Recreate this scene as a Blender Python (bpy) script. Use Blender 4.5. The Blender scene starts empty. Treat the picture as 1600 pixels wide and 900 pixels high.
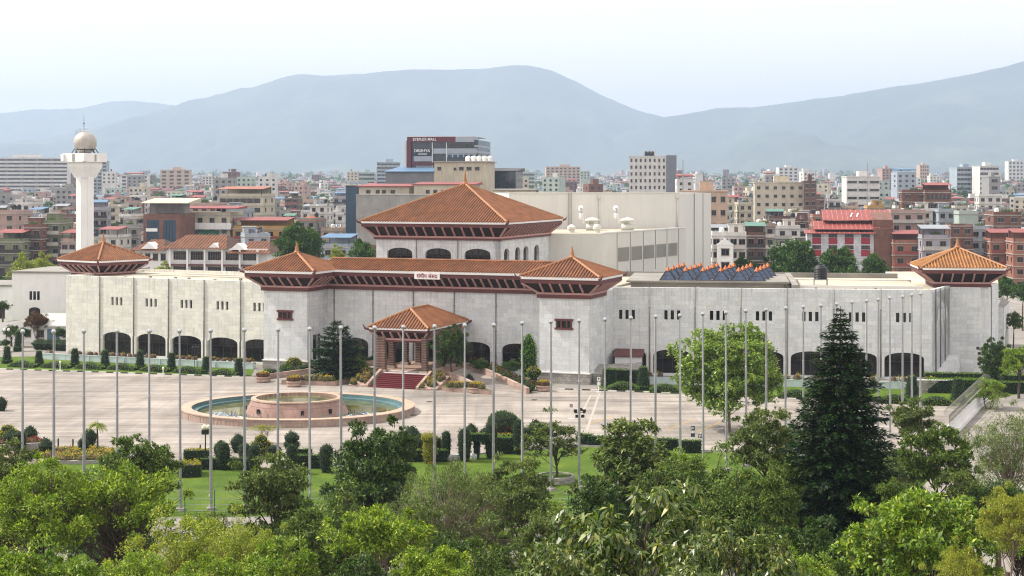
import bpy, math, random
import numpy as np
from mathutils import Vector, Matrix
from mathutils.geometry import tessellate_polygon

random.seed(7)
RNG = np.random.default_rng(7)
SC = bpy.context.scene
COL = SC.collection
R = math.radians

# ------------------------------------------------------------------ survey
# level camera 27 m up; a focal length of 2450 photo pixels, horizon at row 285
F, HZ, CH = 2450.0, 285.0, 27.0


def G(px, py, z=0.0):
    y = F * (CH - z) / (py - HZ)
    return ((px - 800) / F * y, y)


def PX(px, y):
    return (px - 800) / F * y


def PZ(py, y):
    return CH - (py - HZ) * y / F


def to_px(x, y, z=0.0):
    return (800 + F * x / y, HZ + F * (CH - z) / y)


def terrain(x, y):
    d = max(0.0, y - 520.0)
    return 0.0088 * d * d / (d + 260.0) + 0.0016 * max(0.0, x) * min(1.0, d / 900.0)


# ------------------------------------------------------------------ objects
WM = {}


def wm(o):
    return WM.get(o.name, Matrix.Identity(4))


def place(o, parent, mat):
    """link o with world matrix mat under parent"""
    COL.objects.link(o)
    WM[o.name] = mat
    if parent is not None:
        o.parent = parent
        o.matrix_basis = wm(parent).inverted() @ mat
    else:
        o.matrix_basis = mat
    return o


def M4(x=0, y=0, z=0, rz=0, s=1):
    m = Matrix.Translation((x, y, z)) @ Matrix.Rotation(rz, 4, 'Z')
    if s != 1:
        m = m @ (Matrix.Diagonal((s, s, s, 1)) if not hasattr(s, '__len__') else Matrix.Diagonal((*s, 1)))
    return m


def tag(o, label=None, cat=None, group=None, kind=None):
    if label:
        o['label'] = label
    if cat:
        o['category'] = cat
    if group:
        o['group'] = group
    if kind:
        o['kind'] = kind
    return o


def thing(name, label, cat, mat=None, group=None):
    o = bpy.data.objects.new(name, None)
    o.empty_display_size = 0.3
    place(o, None, mat or Matrix.Identity(4))
    return tag(o, label, cat, group)


def inst(name, mesh, parent, mat):
    return place(bpy.data.objects.new(name, mesh), parent, mat)


def child(name, mesh, parent, local):
    return inst(name, mesh, parent, wm(parent) @ local)


class MB:
    """collects faces and builds ONE mesh"""

    def __init__(s):
        s.v, s.f, s.m = [], [], []

    def add(s, vs, fs, m=0, mat=None):
        k = len(s.v)
        if mat is not None:
            vs = [tuple(mat @ Vector(p)) for p in vs]
        s.v += [tuple(p) for p in vs]
        for f in fs:
            s.f.append(tuple(i + k for i in f))
            s.m.append(m)
        return s

    def box(s, x0, x1, y0, y1, z0, z1, m=0, mat=None):
        vs = [(x0, y0, z0), (x1, y0, z0), (x1, y1, z0), (x0, y1, z0), (x0, y0, z1), (x1, y0, z1), (x1, y1, z1), (x0, y1, z1)]
        return s.add(vs, [(3, 2, 1, 0), (4, 5, 6, 7), (0, 1, 5, 4), (1, 2, 6, 5), (2, 3, 7, 6), (3, 0, 4, 7)], m, mat)

    def prism(s, poly, z0, z1, m=0, mtop=None, mat=None):
        n = len(poly)
        a = sum(poly[i][0] * poly[(i + 1) % n][1] - poly[(i + 1) % n][0] * poly[i][1] for i in range(n))
        zt = list(z1) if hasattr(z1, '__len__') else [z1] * n
        if a < 0:
            poly, zt = poly[::-1], zt[::-1]
        vs = [(p[0], p[1], z0) for p in poly] + [(p[0], p[1], zt[i]) for i, p in enumerate(poly)]
        s.add(vs, [(i, (i + 1) % n, n + (i + 1) % n, n + i) for i in range(n)] + [tuple(range(n - 1, -1, -1))], m, mat)
        return s.add([(p[0], p[1], zt[i]) for i, p in enumerate(poly)], [tuple(range(n))], m if mtop is None else mtop, mat)

    def lathe(s, prof, n=24, cx=0, cy=0, m=0, cap=True, sx=1, sy=1, mat=None):
        """prof: (r,z[,mat]) from bottom to top"""
        vs = []
        for p in prof:
            for i in range(n):
                a = 2 * math.pi * i / n
                vs.append((cx + p[0] * math.cos(a) * sx, cy + p[0] * math.sin(a) * sy, p[1]))
        for j in range(len(prof) - 1):
            mm = prof[j][2] if len(prof[j]) > 2 else m
            s.add([vs[j * n + i] for i in range(n)] + [vs[(j + 1) * n + i] for i in range(n)],
                  [(i, (i + 1) % n, n + (i + 1) % n, n + i) for i in range(n)], mm, mat)
        if cap:
            if prof[0][0] > 1e-4:
                s.add(vs[:n], [tuple(range(n - 1, -1, -1))], prof[0][2] if len(prof[0]) > 2 else m, mat)
            if prof[-1][0] > 1e-4:
                s.add(vs[-n:], [tuple(range(n))], prof[-1][2] if len(prof[-1]) > 2 else m, mat)
        return s

    def tube(s, pts, rads, n=6, m=0, mat=None):
        pts = [Vector(p) for p in pts]
        if not hasattr(rads, '__len__'):
            rads = [rads] * len(pts)
        vs = []
        for i, p in enumerate(pts):
            t = (pts[min(i + 1, len(pts) - 1)] - pts[max(i - 1, 0)])
            t = t.normalized() if t.length > 1e-6 else Vector((0, 0, 1))
            u = t.cross(Vector((0.31, 0.95, 0.05)) if abs(t.z) > .8 else Vector((0, 0, 1))).normalized()
            w = t.cross(u)
            for k in range(n):
                a = 2 * math.pi * k / n
                vs.append(p + (u * math.cos(a) + w * math.sin(a)) * rads[i])
        fs = []
        for i in range(len(pts) - 1):
            for k in range(n):
                fs.append((i * n + k, i * n + (k + 1) % n, (i + 1) * n + (k + 1) % n, (i + 1) * n + k))
        fs += [tuple(range(n - 1, -1, -1)), tuple((len(pts) - 1) * n + k for k in range(n))]
        return s.add(vs, fs, m, mat)

    def mesh(s, name, mats, smooth=False):
        me = bpy.data.meshes.new(name)
        me.from_pydata(s.v, [], s.f)
        if not isinstance(mats, (list, tuple)):
            mats = [mats]
        for q in mats:
            me.materials.append(q)
        if len(mats) > 1:
            me.polygons.foreach_set('material_index', s.m)
        if smooth:
            me.polygons.foreach_set('use_smooth', [True] * len(s.f))
        me.update()
        return me

    def build(s, name, mats, parent=None, mat=None, smooth=False):
        """vertices are in the frame 'mat' (world)"""
        return inst(name, s.mesh(name, mats, smooth), parent, mat or (wm(parent) if parent else Matrix.Identity(4)))


def quads_mesh(name, V, mats, midx=None, smooth=False):
    """V: (n,4,3) array of loose quads"""
    n = len(V)
    me = bpy.data.meshes.new(name)
    me.vertices.add(4 * n)
    me.vertices.foreach_set('co', np.ascontiguousarray(V, dtype=np.float32).ravel())
    me.loops.add(4 * n)
    me.loops.foreach_set('vertex_index', np.arange(4 * n, dtype=np.int32))
    me.polygons.add(n)
    me.polygons.foreach_set('loop_start', np.arange(0, 4 * n, 4, dtype=np.int32))
    for q in (mats if isinstance(mats, (list, tuple)) else [mats]):
        me.materials.append(q)
    if midx is not None:
        me.polygons.foreach_set('material_index', np.asarray(midx, dtype=np.int32))
    me.update(calc_edges=True)
    return me


# ------------------------------------------------------------------ materials
def lin(h):
    h = h.lstrip('#')
    c = [int(h[i:i + 2], 16) / 255 for i in (0, 2, 4)]
    return tuple(x / 12.92 if x <= .04045 else ((x + .055) / 1.055) ** 2.4 for x in c) + (1,)


def lum(c, k):
    return tuple(min(1, x * k) for x in c[:3]) + (1,)


class NT:
    def __init__(s, name):
        s.mat = bpy.data.materials.new(name)
        s.mat.use_nodes = True
        s.t = s.mat.node_tree
        s.n = s.t.nodes
        s.p = s.n['Principled BSDF']
        s.out = s.n['Material Output']

    def new(s, typ, **kw):
        o = s.n.new(typ)
        for k, v in kw.items():
            if k in o.inputs:
                o.inputs[k].default_value = v
            else:
                setattr(o, k, v)
        return o

    def link(s, a, b):
        s.t.links.new(a, b)

    def coords(s, kind='Object', scale=(1, 1, 1)):
        tc = s.new('ShaderNodeTexCoord')
        mp = s.new('ShaderNodeMapping')
        mp.inputs['Scale'].default_value = scale
        s.link(tc.outputs[kind], mp.inputs['Vector'])
        return mp.outputs[0]

    def noise(s, vec, scale, detail=4, rough=.55):
        o = s.new('ShaderNodeTexNoise')
        o.inputs['Scale'].default_value = scale
        o.inputs['Detail'].default_value = detail
        o.inputs['Roughness'].default_value = rough
        if vec is not None:
            s.link(vec, o.inputs['Vector'])
        return o.outputs['Fac']

    def ramp(s, fac, stops):
        o = s.new('ShaderNodeValToRGB')
        e = o.color_ramp.elements
        while len(e) < len(stops):
            e.new(.5)
        for i, (p, c) in enumerate(stops):
            e[i].position = p
            e[i].color = c
        s.link(fac, o.inputs[0])
        return o.outputs[0]

    def mix(s, fac, a, b, mode='MIX'):
        o = s.new('ShaderNodeMix', data_type='RGBA', blend_type=mode)
        for i, v in ((0, fac), (6, a), (7, b)):
            if hasattr(v, 'is_output'):
                s.link(v, o.inputs[i])
            else:
                o.inputs[i].default_value = v
        return o.outputs[2]

    def bump(s, h, strength=.3, dist=.05):
        b = s.new('ShaderNodeBump')
        b.inputs['Strength'].default_value = strength
        b.inputs['Distance'].default_value = dist
        s.link(h, b.inputs['Height'])
        s.link(b.outputs[0], s.p.inputs['Normal'])


def m_plain(name, hexc, rough=.7, var=.18, scale=.6, metal=0.0, stain=0.0, spec=.4, zs=1.0):
    """colour with soft procedural variation, and optionally dark weathering streaks"""
    t = NT(name)
    c = lin(hexc)
    v = t.coords('Object', (1, 1, zs))
    f = t.noise(v, scale, 5)
    col = t.ramp(f, [(.3, lum(c, 1 - var)), (.72, lum(c, 1 + var))])
    if stain:
        w = t.coords('Object', (1, 1, .12))
        g = t.noise(w, 1.7, 5, .65)
        r = t.ramp(g, [(.48, (0, 0, 0, 1)), (.75, (1, 1, 1, 1))])
        k = t.new('ShaderNodeMath', operation='MULTIPLY')
        t.link(r, k.inputs[0])
        k.inputs[1].default_value = stain
        col = t.mix(k.outputs[0], col, lum(c, .35))
    t.link(col, t.p.inputs['Base Color'])
    t.p.inputs['Roughness'].default_value = rough
    t.p.inputs['Metallic'].default_value = metal
    t.p.inputs['Specular IOR Level'].default_value = spec
    return t.mat


def m_marble(name, tint='#c9c9c4', bw=1.25, bh=.62):
    """coursed marble cladding in the wall's own x-z plane"""
    t = NT(name)
    tc = t.new('ShaderNodeTexCoord')
    sp = t.new('ShaderNodeSeparateXYZ')
    t.link(tc.outputs['Object'], sp.inputs[0])
    ad = t.new('ShaderNodeMath', operation='ADD')
    t.link(sp.outputs[0], ad.inputs[0])
    t.link(sp.outputs[1], ad.inputs[1])
    cb = t.new('ShaderNodeCombineXYZ')
    t.link(ad.outputs[0], cb.inputs[0])
    t.link(sp.outputs[2], cb.inputs[1])
    c = lin(tint)
    b = t.new('ShaderNodeTexBrick')
    t.link(cb.outputs[0], b.inputs['Vector'])
    b.inputs['Scale'].default_value = 1
    b.inputs['Brick Width'].default_value = bw
    b.inputs['Row Height'].default_value = bh
    b.inputs['Mortar Size'].default_value = .012
    b.inputs['Mortar Smooth'].default_value = .2
    b.inputs['Bias'].default_value = 0
    b.inputs['Color1'].default_value = lum(c, .90)
    b.inputs['Color2'].default_value = lum(c, 1.08)
    b.inputs['Mortar'].default_value = lum(c, .72)
    n1 = t.noise(t.coords('Object', (1, 1, 1)), .35, 6, .6)
    warm = t.ramp(n1, [(.35, (.90, .91, .93, 1)), (.65, (1.0, .99, .95, 1))])
    col = t.mix(1.0, b.outputs['Color'], warm, 'MULTIPLY')
    n2 = t.noise(t.coords('Object', (2.2, 2.2, .16)), .9, 6, .7)
    st = t.ramp(n2, [(.52, (0, 0, 0, 1)), (.80, (.42, .42, .42, 1))])
    col = t.mix(st, col, lum(lin('#77776c'), 1))
    n3 = t.noise(t.coords('Object', (1, 1, 1)), 3.5, 5, .7)
    sp2 = t.ramp(n3, [(.36, (.88, .88, .87, 1)), (.6, (1.03, 1.03, 1.03, 1))])
    col = t.mix(1.0, col, sp2, 'MULTIPLY')
    # rain streaks running down from the coping
    n4 = t.noise(t.coords('Object', (3.2, 3.2, .05)), 1.1, 6, .75)
    r4 = t.ramp(n4, [(.50, (0, 0, 0, 1)), (.72, (1, 1, 1, 1))])
    mr = t.new('ShaderNodeMapRange')
    mr.inputs['From Min'].default_value = 8.2
    mr.inputs['From Max'].default_value = 12.4
    mr.inputs['To Max'].default_value = .5
    t.link(sp.outputs[2], mr.inputs['Value'])
    mu = t.new('ShaderNodeMath', operation='MULTIPLY')
    t.link(r4, mu.inputs[0])
    t.link(mr.outputs[0], mu.inputs[1])
    col = t.mix(mu.outputs[0], col, lin('#6f6e66'))
    t.link(col, t.p.inputs['Base Color'])
    t.p.inputs['Roughness'].default_value = .62
    t.bump(b.outputs['Fac'], .25, -.02)
    return t.mat


def m_brick(name, c1, c2, mortar, bw=.5, bh=.18):
    t = NT(name)
    tc = t.new('ShaderNodeTexCoord')
    sp = t.new('ShaderNodeSeparateXYZ')
    t.link(tc.outputs['Object'], sp.inputs[0])
    ad = t.new('ShaderNodeMath', operation='ADD')
    t.link(sp.outputs[0], ad.inputs[0])
    t.link(sp.outputs[1], ad.inputs[1])
    cb = t.new('ShaderNodeCombineXYZ')
    t.link(ad.outputs[0], cb.inputs[0])
    t.link(sp.outputs[2], cb.inputs[1])
    b = t.new('ShaderNodeTexBrick')
    t.link(cb.outputs[0], b.inputs['Vector'])
    b.inputs['Scale'].default_value = 1
    b.inputs['Brick Width'].default_value = bw
    b.inputs['Row Height'].default_value = bh
    b.inputs['Mortar Size'].default_value = .018
    b.inputs['Color1'].default_value = lin(c1)
    b.inputs['Color2'].default_value = lin(c2)
    b.inputs['Mortar'].default_value = lin(mortar)
    n1 = t.noise(t.coords('Object'), .5, 5, .6)
    col = t.mix(1.0, b.outputs['Color'], t.ramp(n1, [(.3, (.65, .62, .6, 1)), (.7, (1.12, 1.1, 1.08, 1))]), 'MULTIPLY')
    t.link(col, t.p.inputs['Base Color'])
    t.p.inputs['Roughness'].default_value = .85
    return t.mat


def m_glass(name, hexc='#14181c', rough=.08, spec=.6, var=.5):
    """window glass seen from outside: dark room behind a reflecting pane, some curtains"""
    t = NT(name)
    c = lin(hexc)
    n = t.noise(t.coords('Object', (1, 1, .4)), .9, 3)
    t.link(t.ramp(n, [(.35, lum(c, 1 - var)), (.62, lum(c, 1 + var)), (.8, lum(c, 2.6))]), t.p.inputs['Base Color'])
    t.p.inputs['Roughness'].default_value = rough
    t.p.inputs['Specular IOR Level'].default_value = spec
    return t.mat


def m_leaf(name, dark, light, tip=None, trans=.35, rough=.5, hue=.0, spec=.22):
    """each leaf is a loose island and gets its own tone"""
    t = NT(name)
    g = t.new('ShaderNodeNewGeometry')
    stops = [(.0, lin(dark)), (.75, lin(light))]
    if tip:
        stops.append((1.0, lin(tip)))
    col = t.ramp(g.outputs['Random Per Island'], stops)
    n = t.noise(t.coords('Object'), .55, 3)
    col = t.mix(1.0, col, t.ramp(n, [(.3, (.72, .78, .8, 1)), (.7, (1.22, 1.14, .95, 1))]), 'MULTIPLY')
    t.link(col, t.p.inputs['Base Color'])
    t.p.inputs['Roughness'].default_value = rough
    t.p.inputs['Specular IOR Level'].default_value = spec
    tr = t.new('ShaderNodeBsdfTranslucent')
    tcol = t.mix(1.0, col, (1.5, 1.7, .55, 1), 'MULTIPLY')
    t.link(tcol, tr.inputs['Color'])
    mx = t.new('ShaderNodeMixShader')
    mx.inputs[0].default_value = trans
    t.link(t.p.outputs[0], mx.inputs[1])
    t.link(tr.outputs[0], mx.inputs[2])
    t.link(mx.outputs[0], t.out.inputs['Surface'])
    return t.mat


MAT = {}
EXPOSURE = 0.53
HAZE_DENSITY = 1.25e-4
HAZE_COLOR = (.49, .61, .78, 1)
# ------------------------------------------------------------------ camera, light, sky
cam = bpy.data.cameras.new('camera')
cam.lens = 36.0 * F / 1600
cam.sensor_width = 36.0
cam.shift_y = -(450 - HZ) / 1600
cam.clip_end = 30000
co = bpy.data.objects.new('camera', cam)
COL.objects.link(co)
co.location = (0, 0, CH)
co.rotation_euler = (R(90), 0, 0)
SC.camera = co

SUN_AZ, SUN_EL = R(11), R(48)     # degrees behind the left-hand horizon line, elevation
sdir = Vector((-math.cos(SUN_AZ) * math.cos(SUN_EL), math.sin(SUN_AZ) * math.cos(SUN_EL), math.sin(SUN_EL)))
sl = bpy.data.lights.new('sun', 'SUN')
sl.energy = 4.7
sl.angle = R(.5)
sl.color = (1, .95, .87)
so = bpy.data.objects.new('sun', sl)
COL.objects.link(so)
so.rotation_euler = sdir.to_track_quat('Z', 'Y').to_euler()
so.location = (-200, 200, 400)

world = bpy.data.worlds.new('World')
SC.world = world
world.use_nodes = True
wt = world.node_tree
bg = wt.nodes['Background']
sky = wt.nodes.new('ShaderNodeTexSky')
sky.sky_type = 'NISHITA'
sky.sun_disc = False
sky.sun_elevation = SUN_EL
sky.sun_rotation = math.atan2(sdir.x, sdir.y)
sky.altitude = 1300
sky.air_density = 1.3
sky.dust_density = 4.5
sky.ozone_density = 1.0
# thin high cloud veils the blue: the sky is mostly white
nz = wt.nodes.new('ShaderNodeTexNoise')
nz.inputs['Scale'].default_value = 2.2
nz.inputs['Detail'].default_value = 5
rp = wt.nodes.new('ShaderNodeMapRange')
rp.inputs['From Min'].default_value = .35
rp.inputs['From Max'].default_value = .7
rp.inputs['To Min'].default_value = .70
rp.inputs['To Max'].default_value = .92
wt.links.new(nz.outputs['Fac'], rp.inputs['Value'])
mxs = wt.nodes.new('ShaderNodeMix')
mxs.data_type = 'RGBA'
wt.links.new(rp.outputs[0], mxs.inputs[0])
wt.links.new(sky.outputs[0], mxs.inputs[6])
mxs.inputs[7].default_value = (9.2, 8.3, 7.85, 1)
wt.links.new(mxs.outputs[2], bg.inputs[0])
bg.inputs[1].default_value = 0.14

SC.view_settings.view_transform = 'Standard'
SC.view_settings.look = 'None'
SC.view_settings.exposure = EXPOSURE
SC.view_settings.gamma = 1
SC.cycles.max_bounces = 6
SC.cycles.diffuse_bounces = 2
SC.cycles.glossy_bounces = 2
SC.cycles.transmission_bounces = 3
SC.cycles.transparent_max_bounces = 4
SC.cycles.volume_bounces = 1
SC.cycles.caustics_reflective = False
SC.cycles.caustics_refractive = False
SC.cycles.sample_clamp_indirect = 6
SC.cycles.use_denoising = True
SC.cycles.denoiser = 'OPENIMAGEDENOISE'
SC.cycles.denoising_input_passes = 'RGB_ALBEDO_NORMAL'
SC.cycles.denoising_prefilter = 'NONE'
SC.cycles.use_adaptive_sampling = False
SC.cycles.filter_width = 1.15

# ------------------------------------------------------------------ haze: the valley's air
hz = MB()
hz.box(-9400, 9400, -260, 17600, -1.6, 1010)
t = NT('haze_air')
t.n.remove(t.p)
pv = t.new('ShaderNodeVolumePrincipled')
pv.inputs['Color'].default_value = HAZE_COLOR
pv.inputs['Density'].default_value = HAZE_DENSITY
pv.inputs['Anisotropy'].default_value = 0.25
t.link(pv.outputs[0], t.out.inputs['Volume'])
haze = hz.build('haze', t.mat)
tag(haze, kind='stuff')

# ------------------------------------------------------------------ materials
MAT.update(
    marble=m_marble('marble_cladding_sun_tint', '#dbdad1'),  # left wing stone, the warm tint of sunlight put into its colour
    marble2=m_marble('marble_cladding_shade_tint', '#d8dbdc'),  # same stone, with the cool tint of shade put into its colour
    trim=m_plain('pale_stone_trim', '#d6d5cf', .6, .08),
    stone=m_brick('rubble_plinth', '#8d8c86', '#a9a8a2', '#6a6964', .55, .32),
    pinkwall=m_brick('pink_retaining_stone', '#a48e82', '#b3998b', '#7a685d', .9, .5),
    tile=m_plain('clay_roof_tile', '#523019', .62, .36, .7, stain=.28),
    tile_sun=m_plain('golden_clay_roof_tile', '#6d4420', .62, .36, .7, stain=.28),  # lighter golden tile for the right pavilion roof
    tile_rib=m_plain('clay_tile_rib', '#85532e', .62, .36, .7, stain=.28),
    tile_rib_sun=m_plain('golden_tile_rib', '#a0703a', .62, .36, .7, stain=.28),  # lighter golden rib to go with it
    ridge=m_plain('ridge_tile', '#996a42', .55, .15),
    beam=m_plain('brown_timber_beam', '#5f3431', .6, .2),
    bracket=m_plain('pinkish_bracket', '#b58b85', .6, .1),
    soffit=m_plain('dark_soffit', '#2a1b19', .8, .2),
    white=m_plain('white_paint', '#dededb', .55, .06, .5, stain=.10),
    whitedirty=m_plain('weathered_white_paint', '#c9cbc9', .65, .1, .5, stain=.35),
    pipe=m_plain('drain_pipe', '#7d7c77', .6, .15),
    glass=m_glass('dark_window_glass', '#0d1012', .07, .5),
    bronze=m_glass('bronze_arcade_glass', '#181311', .10, .5, .6),
    frame=m_plain('dark_window_frame', '#2a2422', .5, .1),
    steel=m_plain('galvanised_steel', '#9a9c9f', .38, .12, .9, metal=.55),
    ball=m_plain('polished_steel_ball', '#b9bbbd', .22, .1, 1, metal=.8),
    beige=m_plain('cream_sheet_cladding', '#cfcfc8', .6, .05, .12, stain=.12),
    beige2=m_plain('cool_cream_cladding', '#c8c8bf', .6, .06, .12, stain=.16),
    joint=m_plain('cladding_joint', '#8f8f86', .7, .05),
    louver=m_plain('louvre_grey', '#a6a79f', .6, .15, 8),
    roofdeck=m_plain('flat_roof_deck', '#b1a794', .85, .22, .25, stain=.25),
    roofgrey=m_plain('grey_roof_deck', '#85827a', .85, .25, .25),
    skyglass=m_glass('skylight_glass', '#1c2f47', .1, .8),
    orange=m_plain('orange_cap', '#b5642c', .6, .15),
    carpet=m_plain('red_carpet', '#5c1c20', .9, .2, 2),
    plinth=m_plain('portico_floor', '#9a7f70', .6, .15),
    pool=m_plain('pool_blue_paint', '#4f6d6f', .5, .18, .8, stain=.3),
    black=m_plain('black_plastic', '#15171a', .5, .2),
    black_paint=m_plain('black_iron', '#17191a', .45, .1),
    kerbwhite=m_plain('kerb_white', '#cfcdc6', .7, .15, 2),
    kerbblack=m_plain('kerb_black', '#2b2b2a', .7, .2, 2),
    concrete=m_plain('raw_concrete', '#8f8d88', .85, .2, .4, stain=.35),
    planter=m_plain('pale_blue_planter', '#b9c8c9', .65, .12, .6, stain=.3),
    bark=m_plain('bark', '#4c4036', .9, .3, 3, zs=.3),
    barkpale=m_plain('pale_bark', '#7b6d5e', .9, .3, 3, zs=.3),
    soil=m_plain('garden_soil', '#54432f', .95, .3, 2),
)

# ground sheet
t = NT('town_ground')
v = t.coords('Object')
n1 = t.noise(v, .03, 6, .6)
n2 = t.noise(v, .4, 5, .6)
c = t.ramp(n1, [(.35, lin('#6f685e')), (.55, lin('#84807a')), (.7, lin('#5c6046'))])
c = t.mix(.35, c, t.ramp(n2, [(.3, lin('#4e4a45')), (.7, lin('#a09a90'))]))
t.link(c, t.p.inputs['Base Color'])
t.p.inputs['Roughness'].default_value = .95
MAT['ground'] = t.mat

# plaza concrete: big cast slabs, tyre and water stains
t = NT('plaza_concrete')
v = t.coords('Object')
b = t.new('ShaderNodeTexBrick')
t.link(v, b.inputs['Vector'])
b.offset = 0
b.inputs['Scale'].default_value = 1
b.inputs['Brick Width'].default_value = 4.2
b.inputs['Row Height'].default_value = 4.2
b.inputs['Mortar Size'].default_value = .035
b.inputs['Mortar Smooth'].default_value = .6
b.inputs['Color1'].default_value = lin('#948e86')
b.inputs['Color2'].default_value = lin('#9d968d')
b.inputs['Mortar'].default_value = lin('#857c73')
n1 = t.noise(t.coords('Object', (.5, 1, 1)), .12, 7, .65)
c = t.mix(1, b.outputs['Color'], t.ramp(n1, [(.36, (.66, .65, .65, 1)), (.6, (1.07, 1.06, 1.05, 1))]), 'MULTIPLY')
n2 = t.noise(t.coords('Object', (.18, 1.6, 1)), .35, 6, .7)
c = t.mix(1, c, t.ramp(n2, [(.36, (.66, .64, .63, 1)), (.56, (1.05, 1.05, 1.05, 1))]), 'MULTIPLY')
n4 = t.noise(t.coords('Object', (1.3, .16, 1)), .3, 6, .7)
c = t.mix(1, c, t.ramp(n4, [(.36, (.84, .83, .82, 1)), (.56, (1.03, 1.03, 1.03, 1))]), 'MULTIPLY')
n3 = t.noise(t.coords('Object'), 5.5, 5, .7)
c = t.mix(1, c, t.ramp(n3, [(.3, (.88, .88, .88, 1)), (.7, (1.08, 1.08, 1.08, 1))]), 'MULTIPLY')
t.link(c, t.p.inputs['Base Color'])
t.p.inputs['Roughness'].default_value = .8
t.p.inputs['Specular IOR Level'].default_value = .3
MAT['plaza'] = t.mat

t = NT('lawn_grass')
v = t.coords('Object')
n1 = t.noise(v, .25, 5, .6)
n2 = t.noise(v, 3.5, 6, .75)
c = t.ramp(n1, [(.3, lin('#3c5416')), (.55, lin('#51681e')), (.75, lin('#6c762c'))])
c = t.mix(1, c, t.ramp(n2, [(.3, (.62, .66, .6, 1)), (.7, (1.25, 1.2, 1.15, 1))]), 'MULTIPLY')
t.link(c, t.p.inputs['Base Color'])
t.p.inputs['Roughness'].default_value = .95
t.p.inputs['Specular IOR Level'].default_value = .15
t.bump(n2, .6, .08)
MAT['lawn'] = t.mat

t = NT('pale_road')
v = t.coords('Object')
n1 = t.noise(v, .2, 6, .6)
n2 = t.noise(v, 6, 5, .7)
c = t.ramp(n1, [(.3, lin('#77726c')), (.7, lin('#968f86'))])
c = t.mix(1, c, t.ramp(n2, [(.3, (.85, .85, .85, 1)), (.7, (1.1, 1.1, 1.1, 1))]), 'MULTIPLY')
t.link(c, t.p.inputs['Base Color'])
t.p.inputs['Roughness'].default_value = .9
MAT['road'] = t.mat

t = NT('forested_hill')
v = t.coords('Object')
n1 = t.noise(v, .0016, 9, .66)
n2 = t.noise(v, .012, 7, .7)
c = t.ramp(n1, [(.32, lin('#16280f')), (.52, lin('#2c4020')), (.66, lin('#48543a')), (.8, lin('#6a6a50'))])
c = t.mix(1, c, t.ramp(n2, [(.3, (.6, .62, .62, 1)), (.7, (1.3, 1.25, 1.2, 1))]), 'MULTIPLY')
t.link(c, t.p.inputs['Base Color'])
t.p.inputs['Roughness'].default_value = .95
MAT['hill'] = t.mat

t = NT('pool_water')
v = t.coords('Object')
t.p.inputs['Base Color'].default_value = lin('#4d5130')
t.p.inputs['Roughness'].default_value = .06
t.bump(t.noise(v, 2.2, 3), .12, .05)
n1 = t.noise(v, .5, 4)
t.link(t.ramp(n1, [(.35, lin('#3f452a')), (.6, lin('#6c6a3c')), (.75, lin('#5d6a52'))]), t.p.inputs['Base Color'])
MAT['water'] = t.mat

# ------------------------------------------------------------------ ground sheet
ys = [-120, 0, 60, 120, 200, 300, 420, 520] + list(range(560, 1400, 60)) + list(range(1400, 17200, 400)) + [17300]
xs = [i * 440 for i in range(-20, 21)]
g = MB()
vs = [(x, y, terrain(x, y)) for y in ys for x in xs]
n = len(xs)
g.add(vs, [(j * n + i, j * n + i + 1, (j + 1) * n + i + 1, (j + 1) * n + i) for j in range(len(ys) - 1) for i in range(n - 1)])
tag(g.build('ground', MAT['ground'], smooth=True), kind='structure')


def sheet(name, pts, z, m, kind='structure', sub=0):
    q = MB()
    a = sum(pts[i][0] * pts[(i + 1) % len(pts)][1] - pts[(i + 1) % len(pts)][0] * pts[i][1] for i in range(len(pts)))
    if a < 0:
        pts = pts[::-1]
    tri = tessellate_polygon([[Vector((p[0], p[1], 0)) for p in pts]])
    fs = []
    for tr in tri:
        a, b, c = [pts[i] for i in tr]
        up = (b[0] - a[0]) * (c[1] - a[1]) - (c[0] - a[0]) * (b[1] - a[1])
        fs.append(tr if up > 0 else tr[::-1])
    q.add([(p[0], p[1], z) for p in pts], fs)
    return tag(q.build(name, m), kind=kind)


# ------------------------------------------------------------------ hills
def fbm(x, y, seed=0, oct=6):
    """cheap value noise, vectorised"""
    tot = np.zeros_like(x)
    amp, fr = 1.0, 1.0
    for o in range(oct):
        xi, yi = np.floor(x * fr).astype(int), np.floor(y * fr).astype(int)
        xf, yf = x * fr - xi, y * fr - yi
        xf, yf = xf * xf * (3 - 2 * xf), yf * yf * (3 - 2 * yf)

        def h(a, b):
            q = np.sin(a * 127.1 + b * 311.7 + seed * 74.7 + o * 19.19) * 43758.5453
            return q - np.floor(q)
        v = (h(xi, yi) * (1 - xf) + h(xi + 1, yi) * xf) * (1 - yf) + (h(xi, yi + 1) * (1 - xf) + h(xi + 1, yi + 1) * xf) * yf
        tot += amp * (v - .5)
        amp *= .5
        fr *= 2
    return tot


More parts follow.
